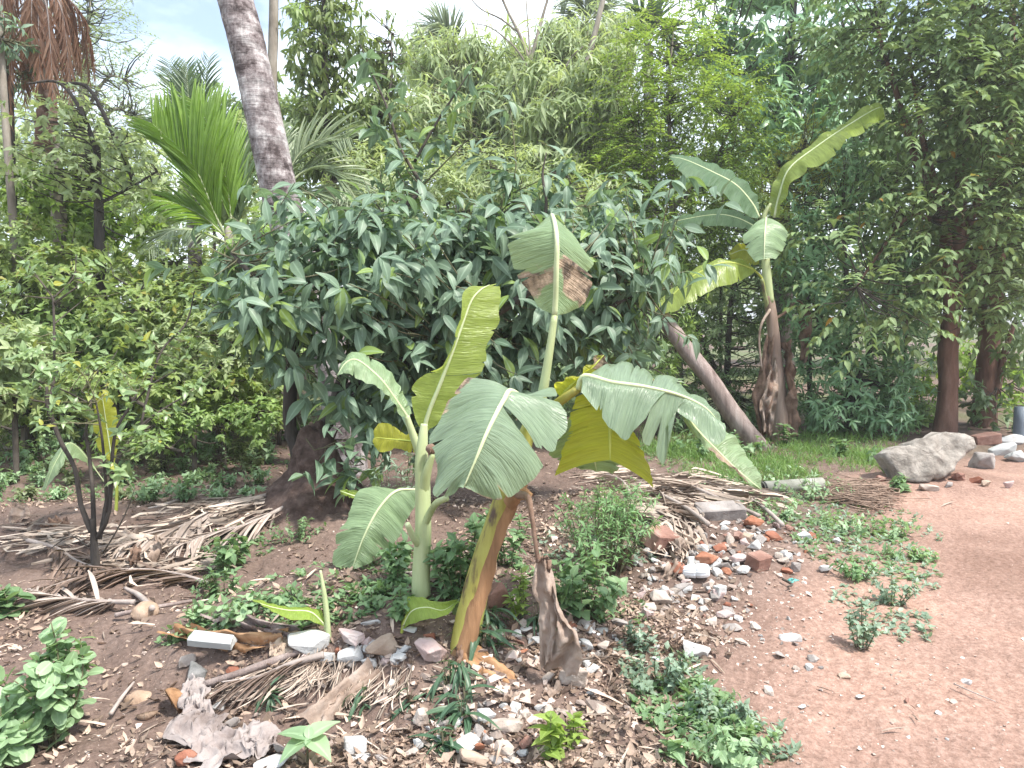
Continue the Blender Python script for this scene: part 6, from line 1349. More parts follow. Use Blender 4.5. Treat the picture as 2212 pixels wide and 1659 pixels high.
# red bricks, tiles and blocks piled by the slab
for a in (
 ('brick', 2126, 950, 58, 26, 'rust', 'dull red brick lying flat behind the big slab, under the blue-grey post', 'brick', 'bricks and brick pieces', 'brick', 0.1),
 ('tile', 2182, 953, 62, 22, 'white', 'white painted tile lying tilted beside the dull red brick', 'tile', None, 'slab', 0.2),
 ('stone', 2165, 975, 62, 24, 'blue', 'pale bluish flat stone below the white tile', 'stone', None, 'slab', 0.0),
 ('stone', 2120, 995, 52, 46, 'grey', 'blocky bluish-grey stone wedged against the right end of the big slab', 'stone', None, None, None),
 ('stone', 2195, 985, 44, 30, 'blue', 'pale block at the right edge below the post', 'stone', None, None, None),
 ('stone', 2006, 1054, 44, 18, 'beige', 'flat mossy beige stone just below the big slab', 'stone', None, 'slab', None),
 ('brick', 2070, 1028, 36, 22, 'rust', 'brick lump under the right end of the big slab', 'brick', 'bricks and brick pieces', None, None),
 ('brick', 2110, 1036, 28, 18, 'red', 'bright red brick chip right of the big slab', 'brick', 'bricks and brick pieces', None, None),
 ('stone', 2128, 1044, 20, 18, 'tan', 'round tan stone beside the red brick chip near the slab', 'stone', None, None, None),
 ('stone', 2178, 1048, 22, 18, 'pink', 'small pinkish stone on dark earth below the bluish block', 'stone', None, None, None),
 ('brick', 1900, 1034, 30, 20, 'rust', 'small brick piece in the weeds left of the big slab', 'brick', 'bricks and brick pieces', None, None),
 ('stone', 2048, 1046, 18, 14, 'grey', 'small grey stone touching the lower edge of the big slab', 'stone', None, None, None),
 # right-hand rubble heap
 ('brick', 1424, 1172, 68, 52, 'rust', 'large maroon-faced terracotta block on the left of the right-hand rubble heap', 'brick', 'bricks and brick pieces', 'brick', 0.5),
 ('concrete_block', 1555, 1108, 106, 36, 'grey', 'long grey concrete kerb piece lying among dry fronds', 'concrete', None, 'brick', 0.1),
 ('brick', 1627, 1126, 42, 34, 'orange', 'orange-red broken brick at the right end of the concrete kerb piece', 'brick', 'bricks and brick pieces', None, None),
 ('stone', 1565, 1131, 26, 13, 'white', 'small white stone just below the concrete kerb piece', 'stone', None, None, None),
 ('brick', 1638, 1212, 44, 44, 'rust', 'cube-like brown brick half with a whitewashed top', 'brick', 'bricks and brick pieces', 'brick', 0.5),
 ('stone', 1596, 1206, 42, 32, 'pink', 'pinkish white lump left of the brick half with the white top', 'stone', None, None, None),
 ('stone', 1501, 1212, 33, 30, 'white', 'speckled white piece above the white ridged cup', 'stone', None, None, None),
 ('brick', 1526, 1206, 46, 40, 'orange', 'pale orange brick slab behind the speckled white piece', 'brick', 'bricks and brick pieces', 'slab', 0.3),
 ('brick', 1467, 1228, 40, 30, 'red', 'rough dark red brick lump left of the white ridged cup', 'brick', 'bricks and brick pieces', None, None),
 ('stone', 1562, 1220, 38, 34, 'grey', 'round grey concrete lump in the centre of the right-hand heap', 'stone', None, None, None),
 ('stone', 1537, 1228, 16, 17, 'white', 'little white triangular chip right of the pale orange brick slab', 'stone', None, None, None),
 ('stone', 1606, 1232, 30, 18, 'white', 'pale chip at the foot of the brick half with the white top', 'stone', None, None, None),
 ('stone', 1476, 1268, 46, 20, 'grey', 'long flat grey stone under the white ridged cup', 'stone', None, 'slab', 0.1),
 ('stone', 1555, 1274, 24, 26, 'white', 'clean white block alone on bare soil below the white ridged cup', 'stone', None, 'brick', 0.4),
 ('brick', 1471, 1281, 16, 14, 'red', 'tiny red brick chip below the long flat grey stone', 'brick', 'bricks and brick pieces', None, None),
 ('stone', 1628, 1178, 30, 30, 'white', 'white lump above the brick half with the white top', 'stone', None, None, None),
 ('brick', 1670, 1157, 44, 22, 'red', 'half-buried red brick under weeds right of the orange-red broken brick', 'brick', 'bricks and brick pieces', None, None),
 ('stone', 1736, 1158, 34, 24, 'white', 'white plaster lump among weeds at the right end of the heap', 'stone', None, None, None),
 ('stone', 1806, 1168, 20, 18, 'white', 'round white stone in the weeds right of the white plaster lump', 'stone', None, None, None),
 ('stone', 1783, 1228, 28, 18, 'white', 'white stone on the edge of the path below the weeds', 'stone', None, None, None),
 ('stone', 1718, 1224, 28, 26, 'grey', 'grey shard next to a red brick crumb on the soil', 'stone', None, None, None),
 ('brick', 1700, 1232, 26, 18, 'red', 'red brick crumb left of the grey shard', 'brick', 'bricks and brick pieces', None, None),
 ('stone', 1565, 1325, 38, 24, 'pink', 'flat pink plaster chip on the bare soil', 'stone', None, 'slab', 0.2),
 ('stone', 1594, 1335, 20, 18, 'white', 'small white knob beside the flat pink plaster chip', 'stone', None, None, None),
 ('stone', 1582, 1354, 42, 24, 'grey', 'flat mauve-grey stone below the flat pink plaster chip', 'stone', None, 'slab', 0.2),
 ('stone', 1632, 1352, 24, 20, 'beige', 'pale wedge stone right of the flat mauve-grey stone', 'stone', None, None, None),
 ('stone', 1538, 1342, 28, 24, 'beige', 'rough beige stone left of the flat mauve-grey stone', 'stone', None, None, None),
 ('brick', 1570, 1304, 18, 14, 'red', 'red chip above the flat pink plaster chip', 'brick', 'bricks and brick pieces', None, None),
 ('stone', 1587, 1293, 16, 14, 'white', 'tiny white chip above the red chip on the bare soil', 'stone', None, None, None),
 ('stone', 1491, 1312, 26, 18, 'beige', 'beige stone on the soil between grey boulder and pink chip', 'stone', None, None, None),
 ('stone', 1527, 1297, 22, 14, 'beige', 'small beige stone above the rough beige stone', 'stone', None, None, None),
 ('brick', 1592, 1157, 26, 24, 'rust', 'pink-red brick chip beneath the concrete kerb piece', 'brick', 'bricks and brick pieces', None, None),
 ('stone', 1612, 1160, 30, 28, 'tan', 'tan triangular shard beside the pink-red brick chip', 'stone', None, None, None),
 ('stone', 1484, 1163, 28, 24, 'white', 'pale angular shard among curled dry leaves', 'stone', None, None, None),
 ('brick', 1557, 1183, 36, 20, 'red', 'brown-red brick fragment under a dry stalk', 'brick', 'bricks and brick pieces', None, None),
 ('stone', 1516, 1185, 28, 24, 'white', 'white shard left of the brown-red brick fragment', 'stone', None, None, None),
 ('stone', 1428, 1288, 54, 40, 'beige', 'large rounded beige-grey lump at the foot of the fern bushes', 'stone', None, None, None),
 ('stone', 1398, 1312, 48, 32, 'beige', 'beige mortar lump in front of the large rounded lump', 'stone', None, None, None),
 ('stone', 1416, 1330, 46, 20, 'tan', 'smooth yellowish flat stone in front of the beige mortar lump', 'stone', None, 'slab', 0.1),
 ('stone', 1338, 1342, 38, 24, 'grey', 'grey stone left of the beige mortar lump', 'stone', None, None, None),
 ('stone', 1266, 1350, 40, 26, 'grey', 'grey rubble lump right of the dead hanging leaf', 'stone', None, None, None),
 ('stone', 1300, 1362, 30, 22, 'white', 'white lump behind the bluish herb clump', 'stone', None, None, None),
 ('brick', 1234, 1351, 26, 16, 'red', 'red brick chip right beside the dead hanging leaf', 'brick', 'bricks and brick pieces', None, None),
 ('stone', 1502, 1404, 60, 40, 'white', 'big chalk-white jagged stone above the bluish herb clump', 'stone', None, None, None),
 ('stone', 1704, 1374, 48, 28, 'white', 'white flaky stone on the soil left of the path weeds', 'stone', None, 'slab', 0.2),
 ('stone', 1757, 1420, 26, 20, 'grey', 'rounded grey stone near the white flaky stone', 'stone', None, None, None),
 ('stone', 1688, 1414, 26, 18, 'grey', 'grey stone below the white flaky stone', 'stone', None, None, None),
 ('stone', 1660, 1490, 20, 28, 'beige', 'long upright beige pebble on the path edge', 'stone', None, None, None),
 ('stone', 1601, 1385, 32, 14, 'beige', 'flat dark-edged stone between white jagged and white flaky stones', 'stone', None, None, None),
 ('stone', 1823, 1459, 26, 16, 'tan', 'square tan chip on the pale path', 'stone', None, 'slab', None),
 ('stone', 2086, 1472, 22, 16, 'white', 'white pebble on the path far to the right', 'stone', None, None, None),
 ('stone', 1858, 1505, 18, 12, 'white', 'white pebble below the square tan chip', 'stone', None, None, None),
 ('stone', 1733, 1527, 20, 10, 'white', 'flat white pebble on the path above the lower herb clump', 'stone', None, None, None),
 ('stone', 2026, 1537, 16, 12, 'white', 'white pebble near a thin twig on the path', 'stone', None, None, None),
 ('stone', 1963, 1590, 10, 9, 'white', 'tiny white pebble low on the path', 'stone', None, None, None),
 ('stone', 2047, 1596, 10, 8, 'white', 'tiny pebble low right on the path', 'stone', None, None, None),
 ('stone', 1960, 1512, 18, 12, 'rust', 'brown pebble in the middle of the path', 'stone', None, None, None),
 ('stone', 2060, 1515, 16, 12, 'beige', 'beige pebble above the thin twig on the path', 'stone', None, None, None),
 # middle: round the stems
 ('stone', 1075, 1287, 54, 64, 'rust', 'weathered pink-red boulder behind the leaning banana stem', 'stone', None, None, None),
 ('stone', 1300, 1397, 34, 28, 'beige', 'beige stone right of the dead hanging leaf foot', 'stone', None, None, None),
 ('stone', 1266, 1390, 30, 30, 'white', 'whitish stone touching the dead hanging leaf', 'stone', None, None, None),
 ('stone', 1276, 1441, 40, 28, 'white', 'pale chunk just right of the dead leaf tip', 'stone', None, None, None),
 ('stone', 1238, 1463, 62, 54, 'beige', 'big beige broken block below the dead hanging leaf', 'stone', None, None, None),
 ('stone', 1185, 1462, 30, 26, 'beige', 'beige lump left of the big beige broken block', 'stone', None, None, None),
 ('stone', 1296, 1529, 32, 24, 'beige', 'rounded beige stone on bare red soil', 'stone', None, None, None),
 ('stone', 1279, 1497, 26, 18, 'white', 'white wedge above the rounded beige stone', 'stone', None, None, None),
 ('stone', 1345, 1493, 20, 16, 'tan', 'tan splinter under the bluish herb clump', 'stone', None, None, None),
 ('stone', 1161, 1380, 32, 20, 'white', 'white rubble piece right of the leaning stem foot', 'stone', None, None, None),
 ('stone', 1137, 1362, 30, 18, 'white', 'white fragment behind the leaning stem foot', 'stone', None, None, None),
 ('stone', 1158, 1424, 24, 20, 'white', 'white chip between leaning stem and dead leaf', 'stone', None, None, None),
 ('brick', 1125, 1409, 34, 12, 'orange', 'thin orange brick flake right of the leaning stem foot', 'brick', 'bricks and brick pieces', None, None),
 ('brick', 1118, 1386, 34, 12, 'rust', 'dark brick flake behind the thin orange flake', 'brick', 'bricks and brick pieces', None, None),
 ('stone', 930, 1402, 74, 58, 'pink', 'pinkish concrete lump with a red brick top, left of the leaning stem foot', 'stone', None, None, None),
 ('brick', 929, 1376, 26, 20, 'red', 'red brick bit sitting on the pinkish concrete lump', 'brick', 'bricks and brick pieces', None, None),
 ('stone', 862, 1418, 32, 26, 'white', 'white lump left of the pinkish concrete lump', 'stone', None, None, None),
 ('stone', 820, 1390, 74, 50, 'tan', 'tilted tan slab fragment beside the bright rolled sucker', 'stone', None, 'slab', 0.7),
 ('stone', 757, 1380, 60, 44, 'pink', 'pinkish white concrete lump right of the thin spear', 'stone', None, None, None),
 ('stone', 668, 1384, 88, 52, 'white', 'large chalky white slab left of the thin spear', 'stone', None, 'slab', 0.3),
 ('stone', 757, 1416, 60, 34, 'white', 'white wedge-shaped slab in the middle of the white stone row', 'stone', None, 'slab', 0.5),
 ('stone', 707, 1420, 34, 34, 'white', 'round white lump under the large chalky slab', 'stone', None, None, None),
 ('brick', 731, 1408, 18, 16, 'red', 'red brick scrap showing between two white stones', 'brick', 'bricks and brick pieces', None, None),
 ('stone', 800, 1434, 34, 30, 'white', 'bright white knobbly stone below the tilted tan slab', 'stone', None, None, None),
 ('stone', 846, 1476, 18, 24, 'white', 'egg-shaped white pebble on the soil bank', 'stone', None, 'round', None),
 ('stone', 830, 1432, 24, 20, 'pink', 'pinkish stone right of the bright white knobbly stone', 'stone', None, None, None),
 ('stone', 886, 1362, 30, 18, 'white', 'white stone behind the bright rolled sucker', 'stone', None, None, None),
 ('stone', 800, 1345, 44, 16, 'white', 'flat white stone behind the tilted tan slab', 'stone', None, 'slab', None),
 # bottom edge
 ('stone', 909, 1547, 36, 44, 'beige', 'tall rounded beige stone on the dark bank', 'stone', None, None, None),
 ('stone', 924, 1573, 14, 16, 'white', 'small white pebble below the tall rounded beige stone', 'stone', None, 'round', None),
 ('stone', 906, 1607, 24, 36, 'white', 'smooth white oblong stone standing near the bottom edge', 'stone', None, 'round', None),
 ('stone', 768, 1610, 46, 44, 'white', 'squarish white block at the bottom of the dark bank', 'stone', None, 'brick', 0.3),
 ('stone', 782, 1638, 54, 26, 'white', 'white flat tile-like shard under the squarish white block', 'stone', None, 'slab', 0.5),
 ('stone', 827, 1636, 36, 30, 'grey', 'pale grey stone right of the tile-like shard', 'stone', None, None, None),
 ('stone', 587, 1644, 80, 40, 'white', 'wide white stone at the bottom edge beside the crumpled sheet', 'stone', None, None, None),
 ('stone', 1050, 1545, 34, 26, 'white', 'white angular stone among dark grass blades', 'stone', None, 'brick', 0.6),
 ('stone', 1096, 1562, 72, 40, 'beige', 'broad beige stone near the bottom centre', 'stone', None, 'slab', 0.1),
 ('stone', 1010, 1606, 62, 40, 'white', 'white plaster slab at the bottom centre', 'stone', None, 'slab', 0.4),
 ('stone', 1054, 1595, 26, 36, 'grey', 'upright pale grey stone right of the white plaster slab', 'stone', None, None, None),
 ('brick', 1037, 1618, 24, 20, 'orange', 'orange brick nugget near the bottom centre', 'brick', 'bricks and brick pieces', None, None),
 ('brick', 1039, 1583, 22, 18, 'orange', 'small orange brick nugget above the other one', 'brick', 'bricks and brick pieces', None, None),
 ('stone', 1088, 1610, 44, 46, 'beige', 'chunky beige stone left of the brown brick lump', 'stone', None, None, None),
 ('brick', 1138, 1601, 36, 30, 'rust', 'brown-red brick lump left of the light green weed', 'brick', 'bricks and brick pieces', None, None),
 ('stone', 1028, 1645, 78, 32, 'tan', 'wide tan mortar block cut by the bottom edge', 'stone', None, 'slab', 0.0),
 ('stone', 1130, 1628, 28, 16, 'white', 'pale wedge below the brown brick lump', 'stone', None, None, None),
 ('stone', 1118, 1648, 34, 18, 'beige', 'beige stone at the bottom edge right of the wide tan block', 'stone', None, None, None),
 ('stone', 1070, 1643, 30, 22, 'grey', 'grey stone at the bottom edge next to the wide tan block', 'stone', None, None, None),
 ('stone', 1132, 1541, 24, 26, 'beige', 'upright beige stone above the light green weed', 'stone', None, None, None),
 ('stone', 990, 1560, 30, 24, 'white', 'white lump behind the dark drooping grass', 'stone', None, None, None),
 ('stone', 948, 1600, 20, 26, 'white', 'pointed white stone beneath the dark drooping grass', 'stone', None, None, None),
 ('stone', 886, 1630, 40, 14, 'beige', 'flat beige stone at the bottom edge', 'stone', None, 'slab', None),
 ('stone', 1160, 1552, 28, 18, 'beige', 'flat pale stone just above the light green weed', 'stone', None, 'slab', None),
 # left foreground
 ('stone', 421, 1452, 52, 48, 'dark', 'dark grey speckled stone under the blue-white plank piece', 'stone', None, None, None),
 ('stone', 405, 1425, 36, 30, 'beige', 'pale rubble lump behind the dark grey speckled stone', 'stone', None, None, None),
 ('brick', 505, 1447, 32, 18, 'red', 'dark red brick piece under the right end of the blue-white plank piece', 'brick', 'bricks and brick pieces', None, None),
 ('brick', 405, 1632, 52, 42, 'red', 'red brick at the bottom edge left of the crumpled sheet', 'brick', 'bricks and brick pieces', None, None),
 ('stone', 470, 1520, 36, 30, 'white', 'white crumb of plaster beside the crumpled sheet', 'stone', None, None, None),
 ('stone', 500, 1560, 34, 28, 'grey', 'grey-pink stone above the crumpled sheet', 'stone', None, None, None),
 ('brick', 675, 1630, 36, 26, 'red', 'red brick piece hidden behind the broad-leaved seedling', 'brick', 'bricks and brick pieces', None, None),
 ('stone', 545, 1580, 24, 24, 'beige', 'beige stone right of the crumpled sheet', 'stone', None, None, None),
):
    nm, x, y, w, h, col, lab, cat, grp, shp, rz = a
    stone(nm, x, y, w, h, col, lab, cat, grp or ('stones and rubble lying about' if cat == 'stone' else None), shp, rz)
# countless-looking but countable chips: one shape set, many copies
chip_shapes = []
for k in range(8):
    V, Fc = stone_shape(rng, 1, .8, .62, 12, 1, .06)
    chip_shapes.append((V, Fc))
def chips(n, spots, cols, lab, grp, smin, smax):
    meshes = {}
    for q in range(n):
        x, y, rx, ry = spots[rng.integers(len(spots))]
        a, r = rng.random() * 6.283, math.sqrt(rng.random())
        p = at(x + rx * r * math.cos(a), y + ry * r * math.sin(a))
        k, c = int(rng.integers(8)), cols[int(rng.integers(len(cols)))]
        if (k, c) not in meshes: meshes[k, c] = mesh('stone_chip', *chip_shapes[k], SM[c], flat=True)
        S = smin + (smax - smin) * rng.random() ** 2
        o = bpy.data.objects.new('stone_chip', meshes[k, c]); COL.objects.link(o)
        o.location = (p[0], p[1], p[2] + S * .14); o.scale = (S, S, S); o.rotation_euler = (.4 * rng.normal(), .4 * rng.normal(), rng.random() * 6.28)
        tag(o, lab, 'stone', grp)
heap_spots = [(1500, 1200, 110, 60), (1600, 1190, 120, 50), (1430, 1250, 70, 50), (1540, 1290, 90, 50), (1690, 1180, 80, 40), (1650, 1150, 90, 30), (1420, 1300, 50, 40)]
chips(150, heap_spots, ('white', 'white', 'beige', 'grey', 'pink', 'beige'), 'small pale stone chip of the right-hand rubble heap', 'pale chips in the right-hand rubble heap', .03, .085)
chips(34, heap_spots, ('red', 'rust', 'orange'), 'small broken brick chip of the right-hand rubble heap', 'brick chips in the right-hand rubble heap', .03, .075)
chips(80, [(1080, 1600, 110, 50), (1000, 1580, 80, 50), (1200, 1440, 90, 60), (1280, 1400, 80, 40), (1130, 1540, 110, 30), (1170, 1370, 60, 25)], ('white', 'beige', 'beige', 'grey', 'white', 'tan'), 'small pale stone chip strewn around the foot of the leaning banana plant', 'pale chips round the leaning banana plant', .022, .06)
chips(40, [(690, 1410, 90, 22), (800, 1415, 90, 25), (900, 1420, 70, 25)], ('white', 'white', 'pink', 'grey'), 'small white chip in the stone row along the top of the soil bank', 'white chips in the stone row', .025, .06)
chips(26, [(1640, 1330, 120, 60), (1700, 1420, 100, 60), (1450, 1400, 60, 60)], ('beige', 'grey', 'white'), 'small stone chip on the bare soil beside the path', 'chips on the bare soil', .02, .045)
# blue-white plank piece resting on the dark stone
p = at(461, 1432); d = dist(p)
V, Fc = brick_shape(rng, px(98, d), 0.07, px(17, d))
V = rot(V, -0.1, 0.25, 0.06) + p + np.array((0, 0, 0.095))
tag(put('concrete_block', V, Fc, SM['blue'], None, p, flat=True), 'blue-white plank-shaped block resting on the dark grey stone', 'concrete')
# post at the right edge
p = at(2202, 945); d = dist(p)
bag = Bag(); R0 = px(13, d); H0 = px(66, d)
M_POST = rough_mat('blue_grey_pipe', [(0.3, (0.10, 0.125, 0.16)), (0.6, (0.19, 0.225, 0.27)), (0.8, (0.38, 0.42, 0.46))], scale=5, rough=0.5, bump_s=0.2, stretch=(1, 1, .3))
pts = [p + np.array((0, 0, z)) for z in (-.1, 0, H0 * .5, H0)]
V, Q, T = tube(pts, (R0, R0, R0, R0), 18); V2, Q2 = tube([p + np.array((0, 0, H0 - .12)), p + np.array((0, 0, H0 + .002))], (R0 * .82, R0 * .82), 18, False)
tag(put('post', V, [Q, T], M_POST, None, p), 'short blue-grey pipe post standing at the right edge behind the rubble', 'post')
# old pipe lying in the weeds, open black end to the viewer's left
p = at(1645, 1068); d = dist(p)
a, b_ = p + np.array((0, 0, px(12, d))), p + np.array((0.62, 0.22, px(10, d)))
pt = thing('pipe', p, 'old grey pipe lying in the weeds with its dark open end to the left', 'pipe')
n = 20; th = np.linspace(0, 6.2832, n, endpoint=False); ax = unit(b_ - a); s_ = unit(np.cross(ax, (0, 0, 1.0))); u_ = np.cross(s_, ax)
ring = lambda c, r: c + r * (np.cos(th)[:, None] * s_ + np.sin(th)[:, None] * u_)
ro, ri = px(15, d), px(12, d)
V = np.vstack((ring(b_, ro), ring(a, ro), ring(a, ri), ring(a + ax * 0.3, ri)))
Q = np.vstack([np.stack((k * n + np.arange(n), k * n + (np.arange(n) + 1) % n, (k + 1) * n + (np.arange(n) + 1) % n, (k + 1) * n + np.arange(n)), 1) for k in range(3)])
put('wall', V, Q, rough_mat('old_grey_pipe', [(0.3, (0.20, 0.20, 0.17)), (0.7, (0.38, 0.38, 0.34))], scale=6, bump_s=0.3), pt)
M_BLACK = rough_mat('pipe_end_black', [(0.3, (0.008, 0.008, 0.009)), (0.7, (0.02, 0.02, 0.02))], scale=6, bump_s=0.1)
put('bore_shade', np.vstack((ring(a + ax * 0.05, ri * 0.98), [a + ax * 0.05])), np.stack((np.arange(n), (np.arange(n) + 1) % n, np.full(n, n)), 1), M_BLACK, pt)  # black disc standing in for the shade inside the open pipe
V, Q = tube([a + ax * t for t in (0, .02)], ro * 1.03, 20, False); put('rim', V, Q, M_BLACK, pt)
# white ridged cup on the heap
p = at(1503, 1256); d = dist(p)
c = thing('ridged_cup', p, 'white ridged plastic cup lying on its side on the rubble heap', 'cup')
ax = unit(np.array((1, -.25, 0.12))); s_ = unit(np.cross(ax, (0, 0, 1.0))); u_ = np.cross(s_, ax)
prof = [(-.5, .55), (-.42, .75), (-.2, .92), (-.04, .98), (0, .84), (.04, .98), (.2, 1.0), (.4, .92), (.5, .72), (.52, .3)]
n = 48; th = np.linspace(0, 6.2832, n, endpoint=False)
W0, R0 = px(56, d), px(15, d); c0 = p + np.array((0, 0, px(20, d)))
V = np.vstack([c0 + ax * (t * W0) + R0 * r * (1 + 0.045 * np.sign(np.sin(th * 12)))[:, None] * (np.cos(th)[:, None] * s_ + np.sin(th)[:, None] * u_) for t, r in prof])
Q = np.vstack([np.stack((k * n + np.arange(n), k * n + (np.arange(n) + 1) % n, (k + 1) * n + (np.arange(n) + 1) % n, (k + 1) * n + np.arange(n)), 1) for k in range(len(prof) - 1)])
M_PLAS = rough_mat('white_plastic', [(0.3, (0.62, 0.65, 0.70)), (0.7, (0.80, 0.82, 0.86))], scale=6, rough=0.4, bump_s=0.05, spec=.5)
put('body', V, Q, M_PLAS, c)
V, Q, T = tube([c0 - ax * W0 * .5, c0 - ax * W0 * .66], (R0 * .5, R0 * .42), 16); put('neck', V, [Q, T], SM['grey'], c)
# scraps of coloured plastic
for x, y, w, lab in ((1712, 1255, 26, 'crumpled teal plastic scrap on the soil right of the heap'), (1238, 1652, 14, 'pale blue plastic scrap at the bottom edge on the path')):
    p = at(x, y); d = dist(p)
    o = crumple('plastic_scrap', [(x - w / 2, y + 4, d - .01), (x, y + 6, d - .03), (x + w / 2, y + 3, d - .01)], [(x - w / 2 + 3, y - 5, d), (x, y - 7, d), (x + w / 2, y - 3, d)], SM['teal'], None, nv=14, nu=6, amp=0.006, fold=0.004, seed=x, loc=p)
    tag(o, lab, 'plastic scrap')
# crumpled dirty cloth at the bottom left
M_CLOTH = rough_mat('dirty_grey_cloth', [(0.28, (0.136, 0.105, 0.095)), (0.45, (0.272, 0.231, 0.221)), (0.75, (0.381, 0.347, 0.337))], scale=5, bump_s=0.3, bump_scale=18, rough=0.8)
def cloth(pts, wid, amp, seed, nv=90, nu=34):
    """crumpled sheet lying along ground points given in photograph positions"""
    g = np.array([at(x, y) for x, y in pts]); c = arc_spline(g, nv)
    t = unit(np.gradient(c, axis=0)); s = unit(np.cross(t, (0, 0, 1.0)))
    u = np.linspace(-1, 1, nu + 1); v = np.arange(nv + 1)
    w = np.interp(np.linspace(0, 1, nv + 1), np.linspace(0, 1, len(wid)), wid)
    X = c[:, None] + s[:, None] * (u[None] * (w * (1 + .35 * vnoise(v * .13, seed)))[:, None])[..., None]
    X = X + 0.02 * np.stack([fbm(v[:, None] * .16 + k * 9, u[None] * 2.2, seed, 3) for k in range(3)], -1)
    r1 = 1 - np.abs(fbm(v[:, None] * .13 + seed, u[None] * 2.4 + .8 * vnoise(v * .1, seed)[:, None], seed, 3))
    r2 = 1 - np.abs(fbm(v[:, None] * .30 - seed, u[None] * 4.5, seed + 5, 2))
    z = amp * (r1 ** 2 + 0.4 * r2 ** 2) * (1 - np.abs(u[None]) ** 3 * .8)
    X[..., 2] = terrain(X[..., 0], X[..., 1], False) + 0.02 + z
    k = nu + 1; i = np.arange(nv)[:, None] * k; j = np.arange(nu)[None]
    return X.reshape(-1, 3), np.stack((i + j, i + j + 1, i + k + j + 1, i + k + j), -1).reshape(-1, 4)
V, Q = cloth([(425, 1490), (418, 1540), (425, 1590), (460, 1625), (520, 1655)], (.035, .06, .10, .12, .10), .034, 4.0)
tag(put('crumpled_cloth', V, Q, M_CLOTH, None, at(430, 1560)), 'dirty grey-white crumpled sheet lying in folds at the bottom left', 'cloth')
V, Q = cloth([(525, 1600), (560, 1620), (575, 1650)], (.05, .06, .05), .035, 9.0, 40, 20)
tag(put('crumpled_cloth', V, Q, M_CLOTH, None, at(560, 1620)), 'smaller greyish crumpled scrap right of the large folded sheet', 'cloth')
V, Q = cloth([(590, 1395), (612, 1410), (625, 1432)], (.05, .065, .05), .03, 13.0, 40, 20)
tag(put('paper_scrap', V, Q, SM['tan'], None, at(612, 1410)), 'crumpled tan papery scrap left of the large chalky slab', 'scrap')
# coconut husks
M_HUSK = rough_mat('coconut_husk', [(0.3, (0.20, 0.13, 0.09)), (0.5, (0.37, 0.265, 0.195)), (0.75, (0.50, 0.40, 0.33))], scale=6, bump_s=0.6, stretch=(1, 1, .3), bump_scale=30)
def husk(x, y, w, label, yaw, half=True, pitch=0.0, m=None, name='coconut_husk'):
    p = at(x, y + w * .2); d = dist(p); r = px(w, d) / 2
    n, k = 24, 10; V = []
    for i in range(n + 1):
        a = math.pi * i / n
        for j in range(k + 1):
            b = (math.pi if half else 2 * math.pi) * j / k - math.pi / 2
            q = r * (1 + .06 * float(fbm(i * .3 + x, j * .5, 1, 2)))
            V.append((q * 1.25 * math.cos(a), q * math.sin(a) * math.sin(b), q * math.sin(a) * math.cos(b) * .9))
    V = np.array(V); Vi = V * .8
    kk = k + 1; N = len(V); Q = []
    for i in range(n):
        for j in range(k):
            a = i * kk + j
            Q += [(a, a + 1, a + kk + 1, a + kk), (N + a, N + a + kk, N + a + kk + 1, N + a + 1)]
        for j in (0, k):
            a = i * kk + j; Q.append((a, a + kk, N + a + kk, N + a))
    V = rot(np.vstack((V, Vi)), yaw, pitch) ; V = V + p + np.array((0, 0, -V[:, 2].min() - .01))
    return tag(put(name, V, np.array(Q), m or M_HUSK, None, p), label, 'coconut husk')
husk(314, 1326, 44, 'pale grey half coconut husk at the end of a dry stalk', 0.6, True, 0.9)
husk(301, 1504, 50, 'orange-tan fibrous coconut husk on the leaf litter', 0.2, True, 0.1)
husk(372, 1528, 60, 'curved brown coconut shell segment right of the orange-tan husk', -0.9, True, -1.2, M_SHEATH)
husk(318, 1545, 34, 'small tan husk piece in front of the orange-tan husk', 0.5, True, 2.6)
# grey stump-like piece of bark and weathered sheath in front of the mound
for lf, rt, m, sd, lab in (
    ([(440, 1352), (500, 1362), (560, 1385), (640, 1392)], [(480, 1335), (520, 1342), (580, 1365), (650, 1376)], M_LOG, 2.0, 'grey slab of old bark lying behind the tan palm sheath'),
    ([(345, 1388), (430, 1410), (530, 1425), (600, 1412)], [(400, 1368), (460, 1382), (540, 1395), (625, 1385)], M_SHEATH, 5.0, 'long tan palm sheath lying in front of the grey bark'),
    ([(700, 1590), (735, 1552), (790, 1500), (825, 1470)], [(640, 1578), (690, 1545), (750, 1490), (790, 1452)], M_DRYLEAF, 8.0, 'long twisted tan dry leaf draped down the dark soil bank')):
    g1 = [at(*q) + np.array((0, 0, .03)) for q in lf]; g2 = [at(*q) + np.array((0, 0, .05)) for q in rt]
    o = crumple('dry_sheath_piece', [tuple(q) for q in g1], [tuple(q) for q in g2], m, None, conv=lambda a, b, c: np.array((a, b, c)), amp=.02, fold=.02, seed=sd, loc=g1[1])
    tag(o, lab, 'dry leaf')
